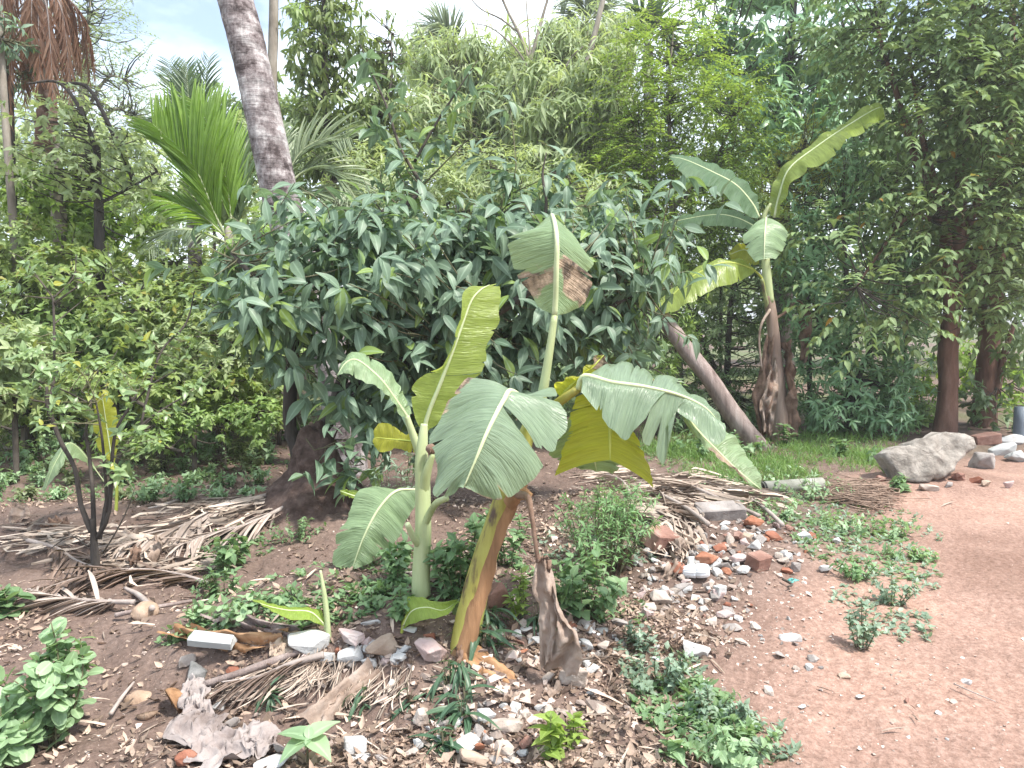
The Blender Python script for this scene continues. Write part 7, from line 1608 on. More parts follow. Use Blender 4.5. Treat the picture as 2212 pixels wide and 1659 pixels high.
# ---------------------------------------------------------------- dry fronds, straw heaps
def on_ground(pts, lift=0.03): return [at(x, y) + np.array((0, 0, lift + (e[0] if e else 0))) for x, y, *e in pts]
rng = np.random.default_rng(61)
M_FROND_BROWN = leaf_mat('palm_leaflet_old_brown', (0.11, 0.075, 0.06), (0.23, 0.165, 0.135), fac=0.1, rough=0.8, rib=0.1)
for pts, m, n, L, lab, ls in (
    ([(1530, 1150), (1480, 1112), (1420, 1078), (1370, 1045), (1320, 1022)], M_FROND_DRY, 44, .42, 'bleached dry palm frond with a thick pale rib on the right-hand heap', 1.2),
    ([(1640, 1130), (1560, 1095), (1480, 1060), (1380, 1030)], M_FROND_DRY, 54, .45, 'dry palm frond whose leaflets sweep over the top of the right-hand heap', 1.2),
    ([(1690, 1150), (1640, 1105), (1560, 1060), (1470, 1030)], M_FROND_DRY, 50, .36, 'thin bleached frond at the grassy far side of the right-hand heap', 1.2),
    ([(1360, 1080), (1340, 1050), (1300, 1032), (1270, 1030)], M_FROND_DRY, 30, .30, 'dry frond tip sticking out left of the right-hand heap', 1.2),
    ([(470, 1285), (380, 1258), (280, 1250), (180, 1265), (100, 1290)], M_FROND_BROWN, 56, .40, 'long brown dry palm frond lying across the left foreground', 1.1),
    ([(290, 1322), (220, 1322), (130, 1310), (60, 1292)], M_FROND_DRY, 46, .38, 'greyish dry palm frond in front of the long brown one', 1.1),
    ([(590, 1080), (500, 1108), (420, 1140), (330, 1180), (250, 1200)], M_FROND_DRY, 56, .42, 'pale dry frond sloping down from the earth mound to the citrus stem', 1.3),
    ([(620, 1110), (540, 1150), (460, 1170), (380, 1200)], M_FROND_DRY, 44, .40, 'second pale dry frond below the earth mound', 1.3),
    ([(60, 1185), (120, 1200), (170, 1230), (230, 1250)], M_FROND_BROWN, 36, .35, 'brown broken frond left of the citrus stem', 1.2),
    ([(700, 1440), (630, 1462), (560, 1490), (480, 1500)], M_FROND_BROWN, 30, .22, 'dark old frond stalk below the large chalky slab', 1.0)):
    q = on_ground(pts, 0.05); r0 = q[0] - np.array((0, 0, .05))
    t = thing('dry_palm_frond', r0, lab, 'dry frond', 'dry palm fronds on the ground')
    frond(t, q, (0.1, 0.1, 1.0), m, M_RACHIS_DRY, pairs=n, L=L, fwd=0.95, droop=0.25, rng=rng, rad=0.016, name='rib', jit=.16, ls=ls, vee=.12, parts=30)
def ribbon(q, w, rng):
    t = unit(np.gradient(q, axis=0)); up = unit(np.array((0, 0, 1.0)) + .8 * rng.normal(size=3))
    s = unit(np.cross(t, up)); n = np.cross(s, t)
    V = np.stack((q - s * w[:, None], q + n * w[:, None] * .35, q + s * w[:, None]), 1).reshape(-1, 3)
    i = np.arange(len(q) - 1)[:, None] * 3; j = np.arange(2)[None]
    return V, np.stack((i + j, i + j + 1, i + j + 4, i + j + 3), -1).reshape(-1, 4)
def strands(name, label, cat, spots, m, n, Lpx, rad, rng, hmax=.10, curl=.25, kind='stuff', flat=True):
    """tangle of straw-like strips over ellipses of ground"""
    b = Bag()
    for (x, y, rx, ry, ang) in spots:
        for _ in range(n):
            a = rng.random() * 6.283; r = math.sqrt(rng.random())
            g = at(x + rx * r * math.cos(a), y + ry * r * math.sin(a)); d = dist(g)
            th = ang + .35 * rng.normal(); L = px(Lpx, d) * (.5 + rng.random())
            dv = np.array((math.cos(th), math.sin(th), .12 * rng.normal()))
            z = hmax * rng.random() * (1 - r * .8)
            p0 = g - dv * L / 2; p2 = g + dv * L / 2; p1 = g + np.array((curl * L * .4 * rng.normal(), curl * L * .4 * rng.normal(), .06 * L))
            q = spline([p0, p1, p2], 4); q[:, 2] = np.maximum(q[:, 2], terrain(q[:, 0], q[:, 1], False) + .012) + z
            wd = np.array((.5, 1, 1, .8, .2)) * rad * (.5 + 1.2 * rng.random())
            if flat: V, Q = ribbon(q, wd * 2.2, rng)
            else: V, Q = tube(q, wd, 4, False)
            b.add(V, Q, rnd=np.full(len(V), rng.random()))
    o = b.put(name, m); tag(o, label, cat, kind=kind); return o
strands('straw_heap', 'tangled bleached straw and leaf strips over the right-hand rubble heap', 'straw', [(1480, 1060, 110, 30, 2.9), (1580, 1085, 90, 28, 2.6), (1420, 1110, 80, 30, 2.4), (1455, 1175, 50, 30, 1.6), (1330, 1030, 50, 15, .4)], M_STRAW, 65, 105, .0045, rng, .08, .5)
strands('straw_heap', 'pale dry stalks and strips piled between the earth mound and the citrus stem', 'straw', [(430, 1130, 120, 40, .5), (300, 1190, 100, 40, .6), (520, 1110, 70, 30, .6), (380, 1230, 120, 25, .2), (180, 1190, 120, 50, .1), (80, 1160, 80, 40, .2)], M_STRAW, 34, 85, .0045, rng, .04, .8)
strands('straw_heap', 'loose dry roots and fibres hanging out of the dark soil bank', 'roots', [(720, 1490, 80, 40, 1.3), (640, 1470, 60, 30, .7), (820, 1500, 60, 40, 1.2), (540, 1500, 60, 25, .5)], M_STRAW, 60, 70, .0026, rng, .03, flat=False)
strands('dry_tuft', 'round tangle of dry brown grass roots by the weeds near the path', 'dry tuft', [(1855, 1072, 42, 22, 2.6), (1870, 1085, 45, 18, 2.2)], rough_mat('brown_straw', [(0.3, (0.16, 0.105, 0.08)), (0.7, (0.38, 0.28, 0.22))], scale=5, bump_s=.2), 170, 70, .0035, rng, .15, .9, flat=False)
bpy.data.objects['dry_tuft']['kind'] = 'thing'
# curled broad dry leaves on the heaps
for i, (x, y, w, h, lab) in enumerate((
    (1345, 1215, 40, 70, 'curled bleached leaf strip at the left foot of the right-hand heap'), (1465, 1190, 36, 60, 'curled pale leaf strip beside the large maroon block'), (1450, 1235, 50, 40, 'folded pale leaf strip below the large maroon block'),
    (290, 1205, 34, 60, 'bleached fallen leaf-stalk left of the leafy weed'), (335, 1195, 30, 70, 'pale short broken stalk by the citrus stem'), (270, 1160, 60, 30, 'tan fallen leaf above the citrus stem foot'), (120, 1130, 60, 24, 'tan flat fallen leaf left of the citrus stem'), (35, 1110, 60, 50, 'broad tan fallen leaf at the left edge'), (500, 1045, 60, 24, 'pale curled leaf on the slope left of the earth mound'), (560, 1075, 70, 26, 'long pale leaf on the slope near the earth mound'),
    (1200, 1490, 70, 26, 'crumpled mauve-brown leaf below the dead hanging leaf'), (1110, 1508, 50, 18, 'brown leaf at the end of the fallen brown sheath'), (990, 1410, 22, 60, 'dry grey leaf standing against the leaning stem foot'))):
    g = at(x, y + h * .3); d = dist(g); z = np.array((0, 0, .03))
    a0 = rng.random() * .8 - .4
    l1 = [(x - w * .5, y + h * .5, d - .03), (x - w * .3, y, d), (x - w * .1, y - h * .5, d + .04)]; r1 = [(x + w * .1, y + h * .5, d - .03), (x + w * .5, y + a0 * h, d), (x + w * .4, y - h * .4, d + .04)]
    o = crumple('fallen_leaf', l1, r1, M_DRYLEAF if i % 3 else M_DRYBROWN, None, amp=.02, fold=.02, seed=i * 3.3, nv=20, nu=8, loc=g)
    tag(o, lab, 'fallen leaf', 'large fallen leaves')
# twigs on the ground
for pts, r, lab, m in (([(2060, 1490), (2100, 1510), (2150, 1528)], .003, 'thin bent twig lying on the pale path', M_RACHIS_DRY), ([(1690, 1262), (1710, 1275), (1702, 1278)], .008, 'short brown stick on the soil right of the heap', M_TWIG_DARK),
                     ([(330, 1330), (300, 1300), (270, 1285)], .016, 'thick pale stalk ending at the half husk', M_RACHIS_DRY), ([(250, 1345), (300, 1335), (420, 1312)], .014, 'long grey stalk lying behind the half husk', M_LOG), ([(440, 1500), (540, 1470), (640, 1432), (690, 1405)], .018, 'dark old palm stalk sloping up to the large chalky slab', M_LOG), ([(420, 1075), (360, 1100), (320, 1110)], .012, 'pale stick by the citrus stem', M_RACHIS_DRY), ([(240, 1560), (265, 1520), (290, 1490)], .009, 'pale split stick on the leaf litter near the leafy shrub', M_RACHIS_DRY)):
    q = on_ground(pts, .02 + r)
    tag(put_tube('stick', q, (r, r * .9, r * .6), m, None, loc=q[0], n=16, sides=6, rough=.12), lab, 'stick')
# ================================================================== low plants
W = {
 'seed': leaf_mat('weed_pale_green', (0.188, 0.299, 0.163), (0.309, 0.434, 0.253), fac=0.3, rough=0.5, rib=0.35),
 'grn': leaf_mat('weed_green', (0.111, 0.203, 0.098), (0.213, 0.323, 0.160), fac=0.35, rough=0.5, rib=0.2),
 'blu': leaf_mat('weed_blue_green', (0.156, 0.236, 0.175), (0.289, 0.378, 0.284), fac=0.3, rough=0.5, rib=0.15),
 'lime': leaf_mat('weed_lime', (0.190, 0.287, 0.063), (0.299, 0.402, 0.109), fac=0.4, rough=0.5, rib=0.3),
 'lite': leaf_mat('undergrowth_pale', (0.145, 0.190, 0.095), (0.245, 0.290, 0.160), fac=0.4, rough=0.5, rib=0.2),
 'oliv': leaf_mat('undergrowth_olive', (0.107, 0.155, 0.050), (0.194, 0.245, 0.090), fac=0.42, rough=0.5, rib=0.2),
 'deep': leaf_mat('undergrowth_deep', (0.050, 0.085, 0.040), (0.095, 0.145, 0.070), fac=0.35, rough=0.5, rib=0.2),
 'citrus': leaf_mat('citrus_leaf', (0.138, 0.221, 0.100), (0.267, 0.366, 0.179), fac=0.38, rough=0.38, spec=0.6, rib=0.4, old=(0.34, 0.33, 0.05), old_share=0.05),
 'grass': leaf_mat('grass_blade', (0.103, 0.205, 0.060), (0.224, 0.352, 0.112), fac=0.35, rough=0.55, rib=0.0),
 'blade': leaf_mat('dark_grass_blade', (0.048, 0.106, 0.060), (0.096, 0.168, 0.096), fac=0.3, rough=0.42, rib=0.45),
 'fern': leaf_mat('fern_green', (0.120, 0.228, 0.100), (0.222, 0.370, 0.168), fac=0.35, rough=0.55, rib=0.0),
}
T_ROUND = template(6, 'round', 0.74, 0.08, 0.18, 0.012)
T_WEED = template(3, 'ovate', 0.62, 0.12, 0.3)
T_BROAD = template(6, 'ovate', 0.62, 0.14, 0.30, 0.012)
T_BLADE = template(6, 'lance', 0.15, 0.25, 0.55)
T_GRASS = template(3, 'strap', 0.06, 0.3, 0.5)
rng = np.random.default_rng(77)
def weed(x, y, hpx, wpx, n, L, mat, label, nodes=6, per=3, tm=None, parts=120, name='weed', cat='weed', group='weeds', droop=.15, el=1.25, rad=.003, sub=None, wild=.35):
    """n stems from one foot at (x, y), hpx tall and wpx wide in the photograph, leaves whorled along each stem"""
    rng = np.random.default_rng(int(x * 13 + y * 7) + 40000)
    g = at(x, y); d = dist(g); H = px(hpx, d); Wd = px(wpx, d) / 2
    t = thing(name, g, label, cat, group)
    P_, A_ = [], []
    for i in range(n):
        a = rng.random() * 6.283; r = Wd * (0 if (i == 0 and n < 6) else math.sqrt(rng.random()))
        f = 1 - .45 * (r / max(Wd, 1e-6)) ** 2
        tip = g + np.array((r * math.cos(a), r * math.sin(a) * .8, H * f * (.75 + .3 * rng.random())))
        f0 = g + np.array((r * .35 * math.cos(a), r * .3 * math.sin(a), 0)); f0[2] = float(terrain(f0[0], f0[1])) - .01
        tip[2] = max(tip[2], float(terrain(tip[0], tip[1])) + .03)
        q = spline([f0, 0.5 * (f0 + tip) + np.array((0, 0, .12 * H)) + .05 * H * rng.normal(size=3), tip], 10)
        V, Q, T = tube(q, np.linspace(rad, rad * .45, 11), 5)
        put('stem', V, [Q, T], M_TWIG, t)
        tg = unit(np.gradient(q, axis=0))
        for s in np.linspace(.22, 1.0, nodes): 
            k = s * 10; i0 = min(9, int(k)); P_.append(q[i0] * (1 - k + i0) + q[i0 + 1] * (k - i0)); A_.append(tg[i0] + wild * .3 * rng.normal(size=3))
    P_, A_ = np.array(P_), np.array(A_)
    lp, ly, lu, ll = rosettes(P_, A_, per, L, rng, spread=el, droop=droop)
    lp[:, 2] = np.maximum(lp[:, 2], terrain(lp[:, 0], lp[:, 1], False) + .015)
    leaves(t, tm or T_WEED, lp, ly, lu, ll, W[mat], parts, rng=rng)
    return t
# citrus shrub with thin dark stems
c0 = at(207, 1238); dc = dist(c0)
ct = thing('citrus_shrub', c0, 'thin-stemmed citrus shrub with sparse glossy leaves on dark forked stems', 'shrub')
def cpt(*a): return [P(x, y, dc + (z[0] if z else 0)) for x, y, *z in a]
stems_c = [([c0 - np.array((0, 0, .05))] + cpt((206, 1210), (203, 1165), (200, 1120)), (.038, .034, .030, .024)),
 (cpt((198, 1150), (175, 1090), (162, 1014), (128, 946), (104, 879), (101, 835)), (.024, .021, .018, .018, .020, .012)),
 (cpt((103, 870, .02), (116, 818, .05), (117, 710, .1), (115, 643, .1)), (.012, .012, .010, .009)),
 (cpt((203, 1140), (199, 1047, .05), (192, 980, .1), (186, 930, .1), (196, 866, .1), (176, 845, .1)), (.019, .016, .014, .012, .010, .006)),
 (cpt((212, 1160), (236, 1101, -.05), (247, 946, -.1), (280, 879, -.1), (295, 852, -.1)), (.020, .015, .012, .010, .006)),
 (cpt((232, 1105, -.05), (222, 960, -.15), (208, 870, -.2)), (.013, .010, .006)),
 (cpt((215, 1165), (249, 1007, .15), (303, 923, .25), (350, 886, .3), (404, 852, .35)), (.018, .014, .012, .009, .005)),
 (cpt((303, 923, .25), (344, 768, .4), (401, 700, .5), (421, 626, .5)), (.011, .010, .008, .004)),
 (cpt((116, 645, .1), (88, 608, .15), (50, 560, .2), (20, 545, .2)), (.008, .007, .005, .003)), (cpt((116, 643, .1), (158, 600, .15), (165, 550, .2)), (.008, .006, .003)),
 (cpt((117, 655, .1), (178, 612, .15), (220, 585, .25)), (.008, .006, .003)), (cpt((112, 645, .1), (60, 640, .1), (8, 632, .1)), (.007, .005, .003)), (cpt((117, 700, .1), (150, 672, .2), (190, 640, .3)), (.006, .005, .003)),
 (cpt((190, 1180), (150, 1160, .1), (90, 1200, .2)), (.006, .005, .003)), (cpt((222, 1195), (250, 1150, -.1), (275, 1100, -.15), (290, 1060, -.2)), (.006, .005, .003)), (cpt((101, 870), (60, 862, -.1), (20, 850, -.2)), (.008, .006, .003)), (cpt((190, 870, .1), (130, 840, -.1), (60, 815, -.2)), (.008, .006, .003)), (cpt((280, 879, -.1), (330, 830, -.2), (380, 800, -.25)), (.008, .006, .003))]
for i, (q, r) in enumerate(stems_c):
    r = tuple(v * (.72 if i < 2 else .78) for v in r)
    put_tube('stem' if i < 8 else 'twig', q, r, M_BARK_DARK if i < 8 else M_TWIG_DARK, ct, n=max(14, 6 * len(q)), sides=7, rough=.14, seed=i * 1.7)
cb = [(90, 790, 90, 30, dc - .1, .3), (200, 790, 90, 30, dc, .35), (310, 800, 80, 35, dc + .1, .3), (40, 840, 50, 40, dc - .2, .25), (150, 850, 80, 25, dc - .1, .3), (290, 840, 70, 25, dc - .15, .25), (400, 820, 50, 40, dc + .3, .25), (120, 560, 110, 40, dc + .2, .3), (60, 620, 70, 40, dc + .1, .25), (200, 620, 60, 50, dc + .25, .3), (115, 720, 60, 40, dc + .1, .25), (420, 650, 50, 50, dc + .5, .25), (360, 740, 50, 40, dc + .4, .25), (260, 720, 80, 50, dc + .3, .3), (340, 890, 50, 20, dc + .2, .2), (60, 740, 70, 40, dc, .3), (440, 760, 40, 40, dc + .5, .25), (130, 900, 90, 25, dc - .1, .25), (270, 910, 80, 30, dc, .25), (250, 1000, 70, 40, dc - .1, .2), (330, 950, 50, 30, dc + .1, .2)]
cpos, cn = blobs(cb, 200, rng, .4)
lp, ly, lu, ll = rosettes(cpos, cn * np.array((1, 1, .4)) + np.array((0, 0, .7)), 5, .075, rng, spread=1.35, droop=.1)
leaves(ct, template(4, 'ovate', .5, .15, .25), lp, ly, lu, ll, W['citrus'], 300, rng=rng)
twigs(ct, cpos[::2], np.vstack([spline(q, 14)[3:] for q, r in stems_c[1:]]), .0022, M_TWIG, rng)
# yellow strap leaf standing behind the citrus stems
yp0 = at(250, 1105); k = dist(yp0) 
yt = thing('banana_sucker', yp0, 'yellowing young banana shoot standing behind the citrus stems', 'banana sucker', 'young banana suckers')
put_tube('shoot', [yp0 - np.array((0, 0, .03)), P(252, 1050, k), P(243, 990, k)], (.012, .011, .008), M_RIB_Y, yt, n=8)
banana_leaf(yt, [(243, 1000, k), (232, 930, k), (220, 850, k - .05)], [(0, 1, [(238, 1000, k), (205, 950, k), (202, 880, k), (218, 846, k - .05)])], [(0, 1, [(247, 1000, k), (258, 950, k), (250, 880, k), (224, 846, k - .05)])], M_BAN_OLIVE, conv=CD, rib=.006, nv=40, seed=51.0, label='yellow hanging leaf')
banana_leaf(yt, [(240, 1060, k), (160, 960, k - .2), (125, 990, k - .3), (95, 1060, k - .4)], [(0.2, 1, [(190, 990, k - .1), (150, 950, k - .15), (115, 985, k - .3), (90, 1060, k - .4)])], [(0.2, 1, [(195, 1005, k - .15), (160, 990, k - .25), (132, 1010, k - .35), (98, 1062, k - .4)])], M_BAN_PALE, conv=CD, rib=.005, nv=40, seed=53.0, label='pale leaf bent down to the left')

# bottom-left leafy shrubs
weed(120, 1600, 265, 250, 20, .064, 'seed', 'big leafy blue-green weed standing at the lower left', nodes=7, per=3, tm=T_ROUND, parts=300, el=1.4, rad=.005, droop=.12, wild=1.2)
weed(0, 1650, 150, 150, 9, .075, 'seed', 'leafy weed cut by the left edge in front of the big leafy weed', nodes=6, per=4, tm=T_ROUND, parts=140, el=1.3, rad=.004)
weed(20, 1330, 70, 90, 6, .08, 'grn', 'small weed at the left edge behind the big leafy weed', nodes=4, tm=T_ROUND, parts=60)
# broad-leaved seedling
g = at(665, 1652); d = dist(g)
t = thing('seedling', g, 'seedling with four broad pale leaves at the bottom edge', 'seedling', 'weeds')
put_tube('stem', [g - np.array((0, 0, .02)), g + np.array((0, 0, .05)), g + np.array((.005, 0, .09))], (.004, .0035, .003), M_TWIG, t, n=8)
ps = np.tile(g + np.array((.005, 0, .09)), (7, 1)); ang = np.array((2.75, .75, -2.3, -.7, 1.75, 3.9, -1.55))
leaves(t, T_BROAD, ps, np.stack((np.cos(ang), np.sin(ang) * .8, np.array((.25, .5, -.1, -.1, .6, .1, .1))), 1), np.tile((0, 0, 1.0), (7, 1)), np.array((.13, .12, .12, .12, .06, .05, .05)), W['seed'], 10, rng=rng)
weed(1190, 1640, 105, 80, 2, .075, 'lime', 'bright light green weed at the bottom centre', nodes=5, per=4, tm=T_BROAD, parts=60)
weed(1240, 1600, 70, 60, 3, .05, 'lime', 'yellowish sparse weed right of the bright light green weed', nodes=4, per=3, tm=T_WEED, parts=40)
weed(1440, 1640, 60, 70, 2, .075, 'seed', 'pale star-leaved weed on the soil at the bottom right of centre', nodes=3, per=4, tm=T_BROAD, parts=30)
weed(1420, 1485, 85, 205, 14, .033, 'blu', 'bluish low herb clump with tiny white flowers', nodes=6, per=4, parts=300)
weed(1375, 1410, 70, 110, 9, .030, 'blu', 'greyish herb behind the bluish clump', nodes=5, per=3, parts=60)
weed(1540, 1560, 90, 165, 9, .032, 'blu', 'blue-green herb trailing down from the bluish clump', nodes=6, per=4, parts=200)
weed(1590, 1640, 85, 235, 15, .042, 'seed', 'large light green herb clump at the bottom edge of the path', nodes=6, per=4, tm=T_WEED, parts=300)
weed(1860, 1400, 105, 90, 10, .036, 'blu', 'upright dusty weed standing alone on the path edge', nodes=7, per=3, parts=160)
weed(1925, 1305, 65, 120, 9, .038, 'blu', 'dusty weed above the lone upright weed', nodes=5, per=3, parts=120)
weed(1850, 1250, 60, 120, 9, .040, 'fern', 'thin straggly weed left of the dusty path weed', nodes=5, per=3, parts=80)
weed(1300, 1245, 215, 250, 40, .058, 'fern', 'ferny grey-green bush right of the dead hanging leaf', nodes=9, per=4, parts=300, rad=.004, tm=T_LN2, el=1.2)
weed(1335, 1160, 130, 210, 26, .055, 'fern', 'ferny bush reaching up under the hanging yellow leaf', nodes=8, per=4, parts=160, rad=.003, tm=T_LN2, el=1.2)
weed(1260, 1325, 130, 190, 24, .062, 'grn', 'bright green leafy weeds at the foot of the ferny bush', nodes=5, per=3, tm=T_WEED, parts=220)
weed(1130, 1340, 110, 60, 5, .045, 'lime', 'pale sprig between leaning stem and dead leaf', nodes=6, per=3, parts=60)
weed(1000, 1290, 190, 150, 18, .060, 'grn', 'green leafy weeds between the two banana stems', nodes=7, per=3, tm=T_WEED, parts=250, rad=.003)
weed(860, 1260, 120, 110, 10, .055, 'grn', 'weeds left of the slender banana stem', nodes=6, per=3, tm=T_WEED, parts=140)
weed(1090, 1220, 150, 130, 12, .055, 'grn', 'shaded weeds behind the leaning banana stem', nodes=6, per=3, tm=T_WEED, parts=120)
weed(870, 1330, 60, 90, 8, .05, 'grn', 'low weeds at the foot of the slender banana stem', nodes=4, per=3, parts=80)
weed(490, 1230, 90, 110, 9, .075, 'grn', 'broad-leaved weed on the dry fronds below the earth mound', nodes=5, per=3, tm=T_WEED, parts=120)
weed(480, 1290, 60, 150, 14, .045, 'grn', 'small-leaved weed patch left of the thin spear', nodes=4, per=4, parts=160)
weed(430, 1350, 60, 60, 5, .05, 'seed', 'seedling patch above the tan palm sheath', nodes=3, per=3, tm=T_ROUND, parts=50)
weed(520, 1335, 45, 130, 12, .045, 'seed', 'low clover-like weeds left of the small sucker', nodes=3, per=3, tm=T_ROUND, parts=120)
weed(600, 1300, 40, 120, 10, .04, 'grn', 'low weeds above the small sucker leaf', nodes=3, per=3, parts=80)
weed(800, 1300, 40, 150, 12, .04, 'grn', 'flat weeds behind the white stone row', nodes=3, per=3, parts=80)
weed(640, 1165, 50, 150, 16, .030, 'grn', 'small creeping herb on the foot of the earth mound', nodes=4, per=4, parts=160)
weed(860, 1120, 190, 150, 12, .07, 'blu', 'dark shaded sapling behind the slender banana stem', nodes=6, per=4, tm=T_LN2, parts=80)
weed(560, 950, 60, 120, 9, .06, 'grn', 'weeds on the slope left of the dark trunk', nodes=4, per=3, parts=60)
weed(370, 960, 60, 200, 12, .055, 'grn', 'shaded weeds behind the citrus stems', nodes=4, per=3, parts=60)
weed(330, 1080, 50, 160, 14, .05, 'grn', 'low weeds right of the citrus stems', nodes=3, per=3, parts=90)
weed(90, 1020, 50, 180, 14, .06, 'grn', 'low green weeds at the left behind the citrus', nodes=3, per=3, parts=80)
weed(480, 1010, 50, 150, 12, .05, 'seed', 'scattered weeds on the leafy slope', nodes=3, per=3, parts=70)
for i, (x, y, hh, ww, lab) in enumerate(((1690, 965, 55, 60, 'seedling with upright leaves at the foot of the grey banana stem'), (1820, 985, 45, 50, 'small seedling in the grass beneath the dark bush'), (1600, 990, 60, 120, 'leafy weeds at the foot of the leaning log'), (1500, 985, 60, 120, 'weeds left of the leaning log'), (1890, 1000, 40, 60, 'weed by the left corner of the big slab'), (1950, 1060, 40, 50, 'little weed at the lower left of the big slab'))):
    weed(x, y, hh, ww, 5 + 3 * (ww > 80), .10 if i < 2 else .08, 'grn', lab, nodes=4, per=4, parts=50)
for (x, y, hh, ww, n, lab) in ((1760, 1075, 50, 190, 26, 'broad patch of light green weeds beside the dry tuft'), (1680, 1115, 40, 160, 18, 'pale weeds right of the concrete kerb piece'), (1790, 1140, 40, 200, 22, 'pale low weeds between heap and path'), (1900, 1160, 40, 180, 18, 'weeds at the edge of the red path'), (1960, 1210, 30, 130, 12, 'thin weeds creeping onto the path'), (1700, 1045, 40, 150, 14, 'green weeds behind the old pipe'), (1620, 1050, 40, 140, 12, 'weeds behind the straw of the right-hand heap')):
    weed(x, y, hh, ww, int(n * .7), .048, 'seed', lab, nodes=3, per=4, tm=T_WEED, parts=90)
# dark grass with drooping blades in the foreground
for (x, y, hh, n, L, lab) in ((1000, 1545, 80, 9, .17, 'dark drooping broad-bladed grass above the bottom centre stones'), (975, 1480, 80, 8, .15, 'dark grass blades left of the fallen brown sheath'), (1045, 1400, 70, 8, .15, 'dark grass at the right of the leaning stem foot'), (785, 1530, 60, 2, .14, 'single dark grass blades hanging on the soil bank'), (880, 1520, 60, 2, .13, 'two dark grass blades right of the egg-shaped pebble'), (585, 1520, 50, 3, .12, 'dark grass blades beneath the old palm stalk'), (960, 1620, 60, 6, .15, 'dark grass tuft touching the bottom centre stones'), (1160, 1350, 60, 5, .12, 'thin grass left of the dead hanging leaf'), (1060, 1350, 60, 6, .12, 'grass behind the leaning stem foot')):
    weed(x, y, hh, 60, n, L, 'blade', lab, nodes=3, per=2, tm=T_BLADE, parts=40, name='grass_tuft', cat='grass', group='grass tufts', droop=.7, el=1.1, rad=.0025)
# tiny white flowers on the bluish clump
g = at(1425, 1480); d = dist(g)
M_FLOWER = rough_mat('white_petal', [(.3, (.75, .76, .78)), (.7, (.82, .82, .84))], bump_s=0)
for i, (x, y) in enumerate(((1413, 1420), (1420, 1424), (1282, 1366), (1292, 1370))):
    q = P(x, y, d - .1)
    V, F_ = stone_shape(rng, .016, .016, .008, 9)
    tag(put('flower', V + q, F_, M_FLOWER, None, q), ('upper tiny white flower above the bluish herb clump', 'lower tiny white flower above the bluish herb clump', 'left tiny white flower near the white rubble', 'right tiny white flower near the white rubble')[i], 'flower', 'tiny white flowers' if i < 2 else 'tiny white flowers by the rubble')
# loose undergrowth filling the left middle distance, down to the soil
T_UND = template(3, 'ovate', .5, .12, .3)
def undergrowth(spots, lab, grp, mats, hpx, L):
    for (x, y) in spots:
        weed(x + 12 * rng.normal(), y + 3 * rng.normal(), hpx * (.7 + .6 * rng.random()), hpx * 1.7, 9, L, mats[rng.integers(len(mats))], lab, nodes=5, per=4, tm=T_UND, parts=14, name='undergrowth_plant', cat='plant', group=grp, rad=.004, wild=1.0, droop=.25, el=1.2)
undergrowth([(x, y) for y in (905, 925, 950) for x in range(-30, 640, 62)], 'loose leafy plant of the undergrowth behind the citrus shrub', 'undergrowth behind the citrus shrub', ('lite', 'grn', 'oliv'), 85, .10)
undergrowth([(x, y) for y in (868, 882) for x in range(-30, 640, 75)], 'taller pale plant at the back of the left undergrowth', 'back row of the left undergrowth', ('lite', 'oliv', 'grn'), 120, .14)
undergrowth([(x, y) for y in (975, 1000) for x in range(-20, 600, 75) if not 150 < x < 260], 'low lacy plant of the undergrowth right behind the citrus stems', 'low undergrowth near the citrus shrub', ('lite', 'grn', 'seed'), 65, .075)
undergrowth([(x + 25 * (y == 1050), y) for y in (1022, 1050, 1082) for x in range(-10, 590, 68) if not 160 < x < 250], 'small pale leafy plant on the littered soil left of the earth mound', 'small plants on the littered slope', ('lite', 'seed', 'grn'), 38, .055)
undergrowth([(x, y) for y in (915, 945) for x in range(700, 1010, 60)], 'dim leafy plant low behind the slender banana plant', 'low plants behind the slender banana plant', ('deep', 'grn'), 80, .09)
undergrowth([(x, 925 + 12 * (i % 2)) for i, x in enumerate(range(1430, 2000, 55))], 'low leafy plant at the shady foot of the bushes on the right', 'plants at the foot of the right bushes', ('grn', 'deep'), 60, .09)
# grass and ground cover, uncountable
def patch(n, spots, rng):
    out = []
    w = np.array([s[2] * s[3] for s in spots], float); w /= w.sum()
    for s, m in zip(spots, rng.multinomial(n, w)):
        c = at(s[0], s[1]); e = at(s[0] + s[2], s[1]); up = at(s[0], s[1] - s[3]); dn = at(s[0], min(1655, s[1] + s[3]))
        rx = abs(e[0] - c[0]); 
        a = rng.random(m) * 6.283; r = np.sqrt(rng.random(m))
        yy = np.sin(a) * r
        y = c[1] + np.where(yy > 0, yy * (up[1] - c[1]), yy * (c[1] - dn[1])); x = c[0] + np.cos(a) * r * rx * (y / c[1])
        out.append(np.stack((x, y, terrain(x, y)), 1))
    return np.vstack(out)
gp = patch(15000, [(1700, 975, 280, 35), (1560, 1000, 150, 40), (1850, 1000, 130, 50), (1620, 1035, 180, 25), (1450, 960, 120, 40), (1800, 945, 140, 15)], rng)
k = rng.random(len(gp)) < .35 + .65 * smooth(-.3, .4, fbm(gp[:, 0] * 2, gp[:, 1] * 2, 2.0, 2)); gp = gp[k]
n = len(gp)
o = scatter('grass', T_GRASS, gp, np.stack((.6 * rng.normal(size=n), .6 * rng.normal(size=n), np.ones(n)), 1), rng.normal(size=(n, 3)), .05 + .10 * rng.random(n), W['grass'], None, rng)
tag(o, 'short green grass below the bushes on the right', 'grass', kind='stuff')
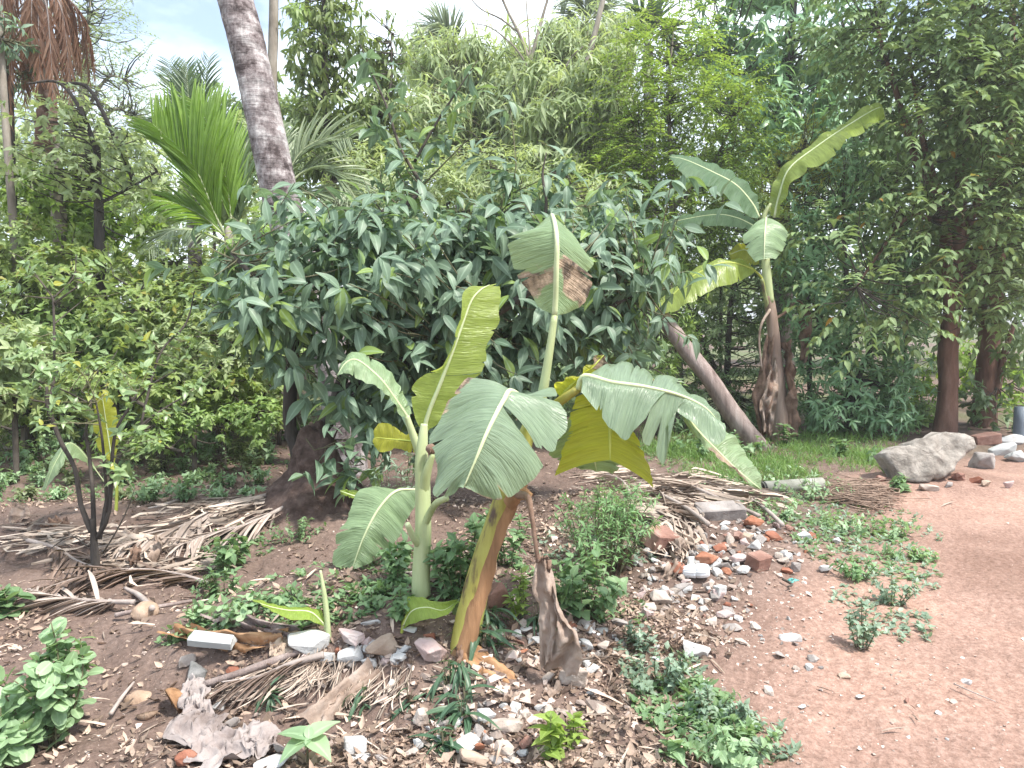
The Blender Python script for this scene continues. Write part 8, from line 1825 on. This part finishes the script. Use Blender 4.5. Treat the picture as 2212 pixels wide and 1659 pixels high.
gp = patch(3300, [(1720, 1100, 230, 60), (1850, 1190, 150, 60), (1780, 1060, 120, 30), (1560, 1010, 160, 40), (1250, 1280, 120, 50), (960, 1250, 170, 60), (600, 1290, 260, 40), (430, 1010, 240, 60), (700, 1330, 140, 25), (120, 1040, 140, 60), (1500, 1540, 120, 80), (330, 930, 260, 30), (1650, 980, 300, 30), (1780, 940, 160, 12), (1990, 935, 60, 12), (2140, 930, 60, 10), (500, 1190, 90, 50), (80, 930, 120, 30)], rng)
lp, ly, lu, ll = rosettes(gp + np.array((0, 0, .02)), np.tile((0, 0, 1.0), (len(gp), 1)) + .3 * rng.normal(size=(len(gp), 3)), 4, .042, rng, spread=1.35, droop=0.0)
o = scatter('ground_cover', template(2, 'ovate', .62, .12, .2), lp, ly, lu, ll, W['grn'], None, rng)
tag(o, 'low creeping green leaves covering patches of the soil', 'ground cover', kind='stuff')
gp = patch(800, [(1800, 1120, 200, 70), (1880, 1220, 130, 60), (1580, 1590, 130, 60), (1420, 1440, 100, 50), (1300, 1170, 150, 70), (1900, 1330, 90, 60)], rng)
lp, ly, lu, ll = rosettes(gp + np.array((0, 0, .02)), np.tile((0, 0, 1.0), (len(gp), 1)) + .3 * rng.normal(size=(len(gp), 3)), 4, .036, rng, spread=1.3, droop=0.0)
o = scatter('ground_cover', template(2, 'ovate', .62, .12, .2), lp, ly, lu, ll, W['blu'], None, rng)
tag(o, 'dusty bluish creeping leaves near the path edge', 'ground cover', kind='stuff')
tot = sum(len(o.data.polygons) * 2 for o in bpy.data.objects if o.type == 'MESH')
print('TRIS', sum(len(m.polygons) for m in bpy.data.meshes) * 2, 'OBJ', len(bpy.data.objects), tot)
# ================================================================== thin haze, added to lift the dark gaps between the plants
hz = bmesh.new(); bmesh.ops.create_cube(hz, size=1.0)
me = bpy.data.meshes.new('haze')
for v in hz.verts: v.co = Vector((v.co.x * 2400, v.co.y * 2400, -2.0 if v.co.z < 0 else 16.0))
hz.to_mesh(me); hz.free()
ho = bpy.data.objects.new('haze', me); COL.objects.link(ho)
m = bpy.data.materials.new('shadow_lift_haze'); m.use_nodes = True; m.node_tree.nodes.clear()
ou = m.node_tree.nodes.new('ShaderNodeOutputMaterial'); pv = m.node_tree.nodes.new('ShaderNodeVolumePrincipled')
pv.inputs['Color'].default_value = (0.97, 0.99, 1.0, 1); pv.inputs['Density'].default_value = 0.0024; pv.inputs['Anisotropy'].default_value = 0.3
m.node_tree.links.new(pv.outputs[0], ou.inputs['Volume'])
me.materials.append(m)
tag(ho, 'thin haze added over the plot to lift the shadows', 'haze', kind='stuff')
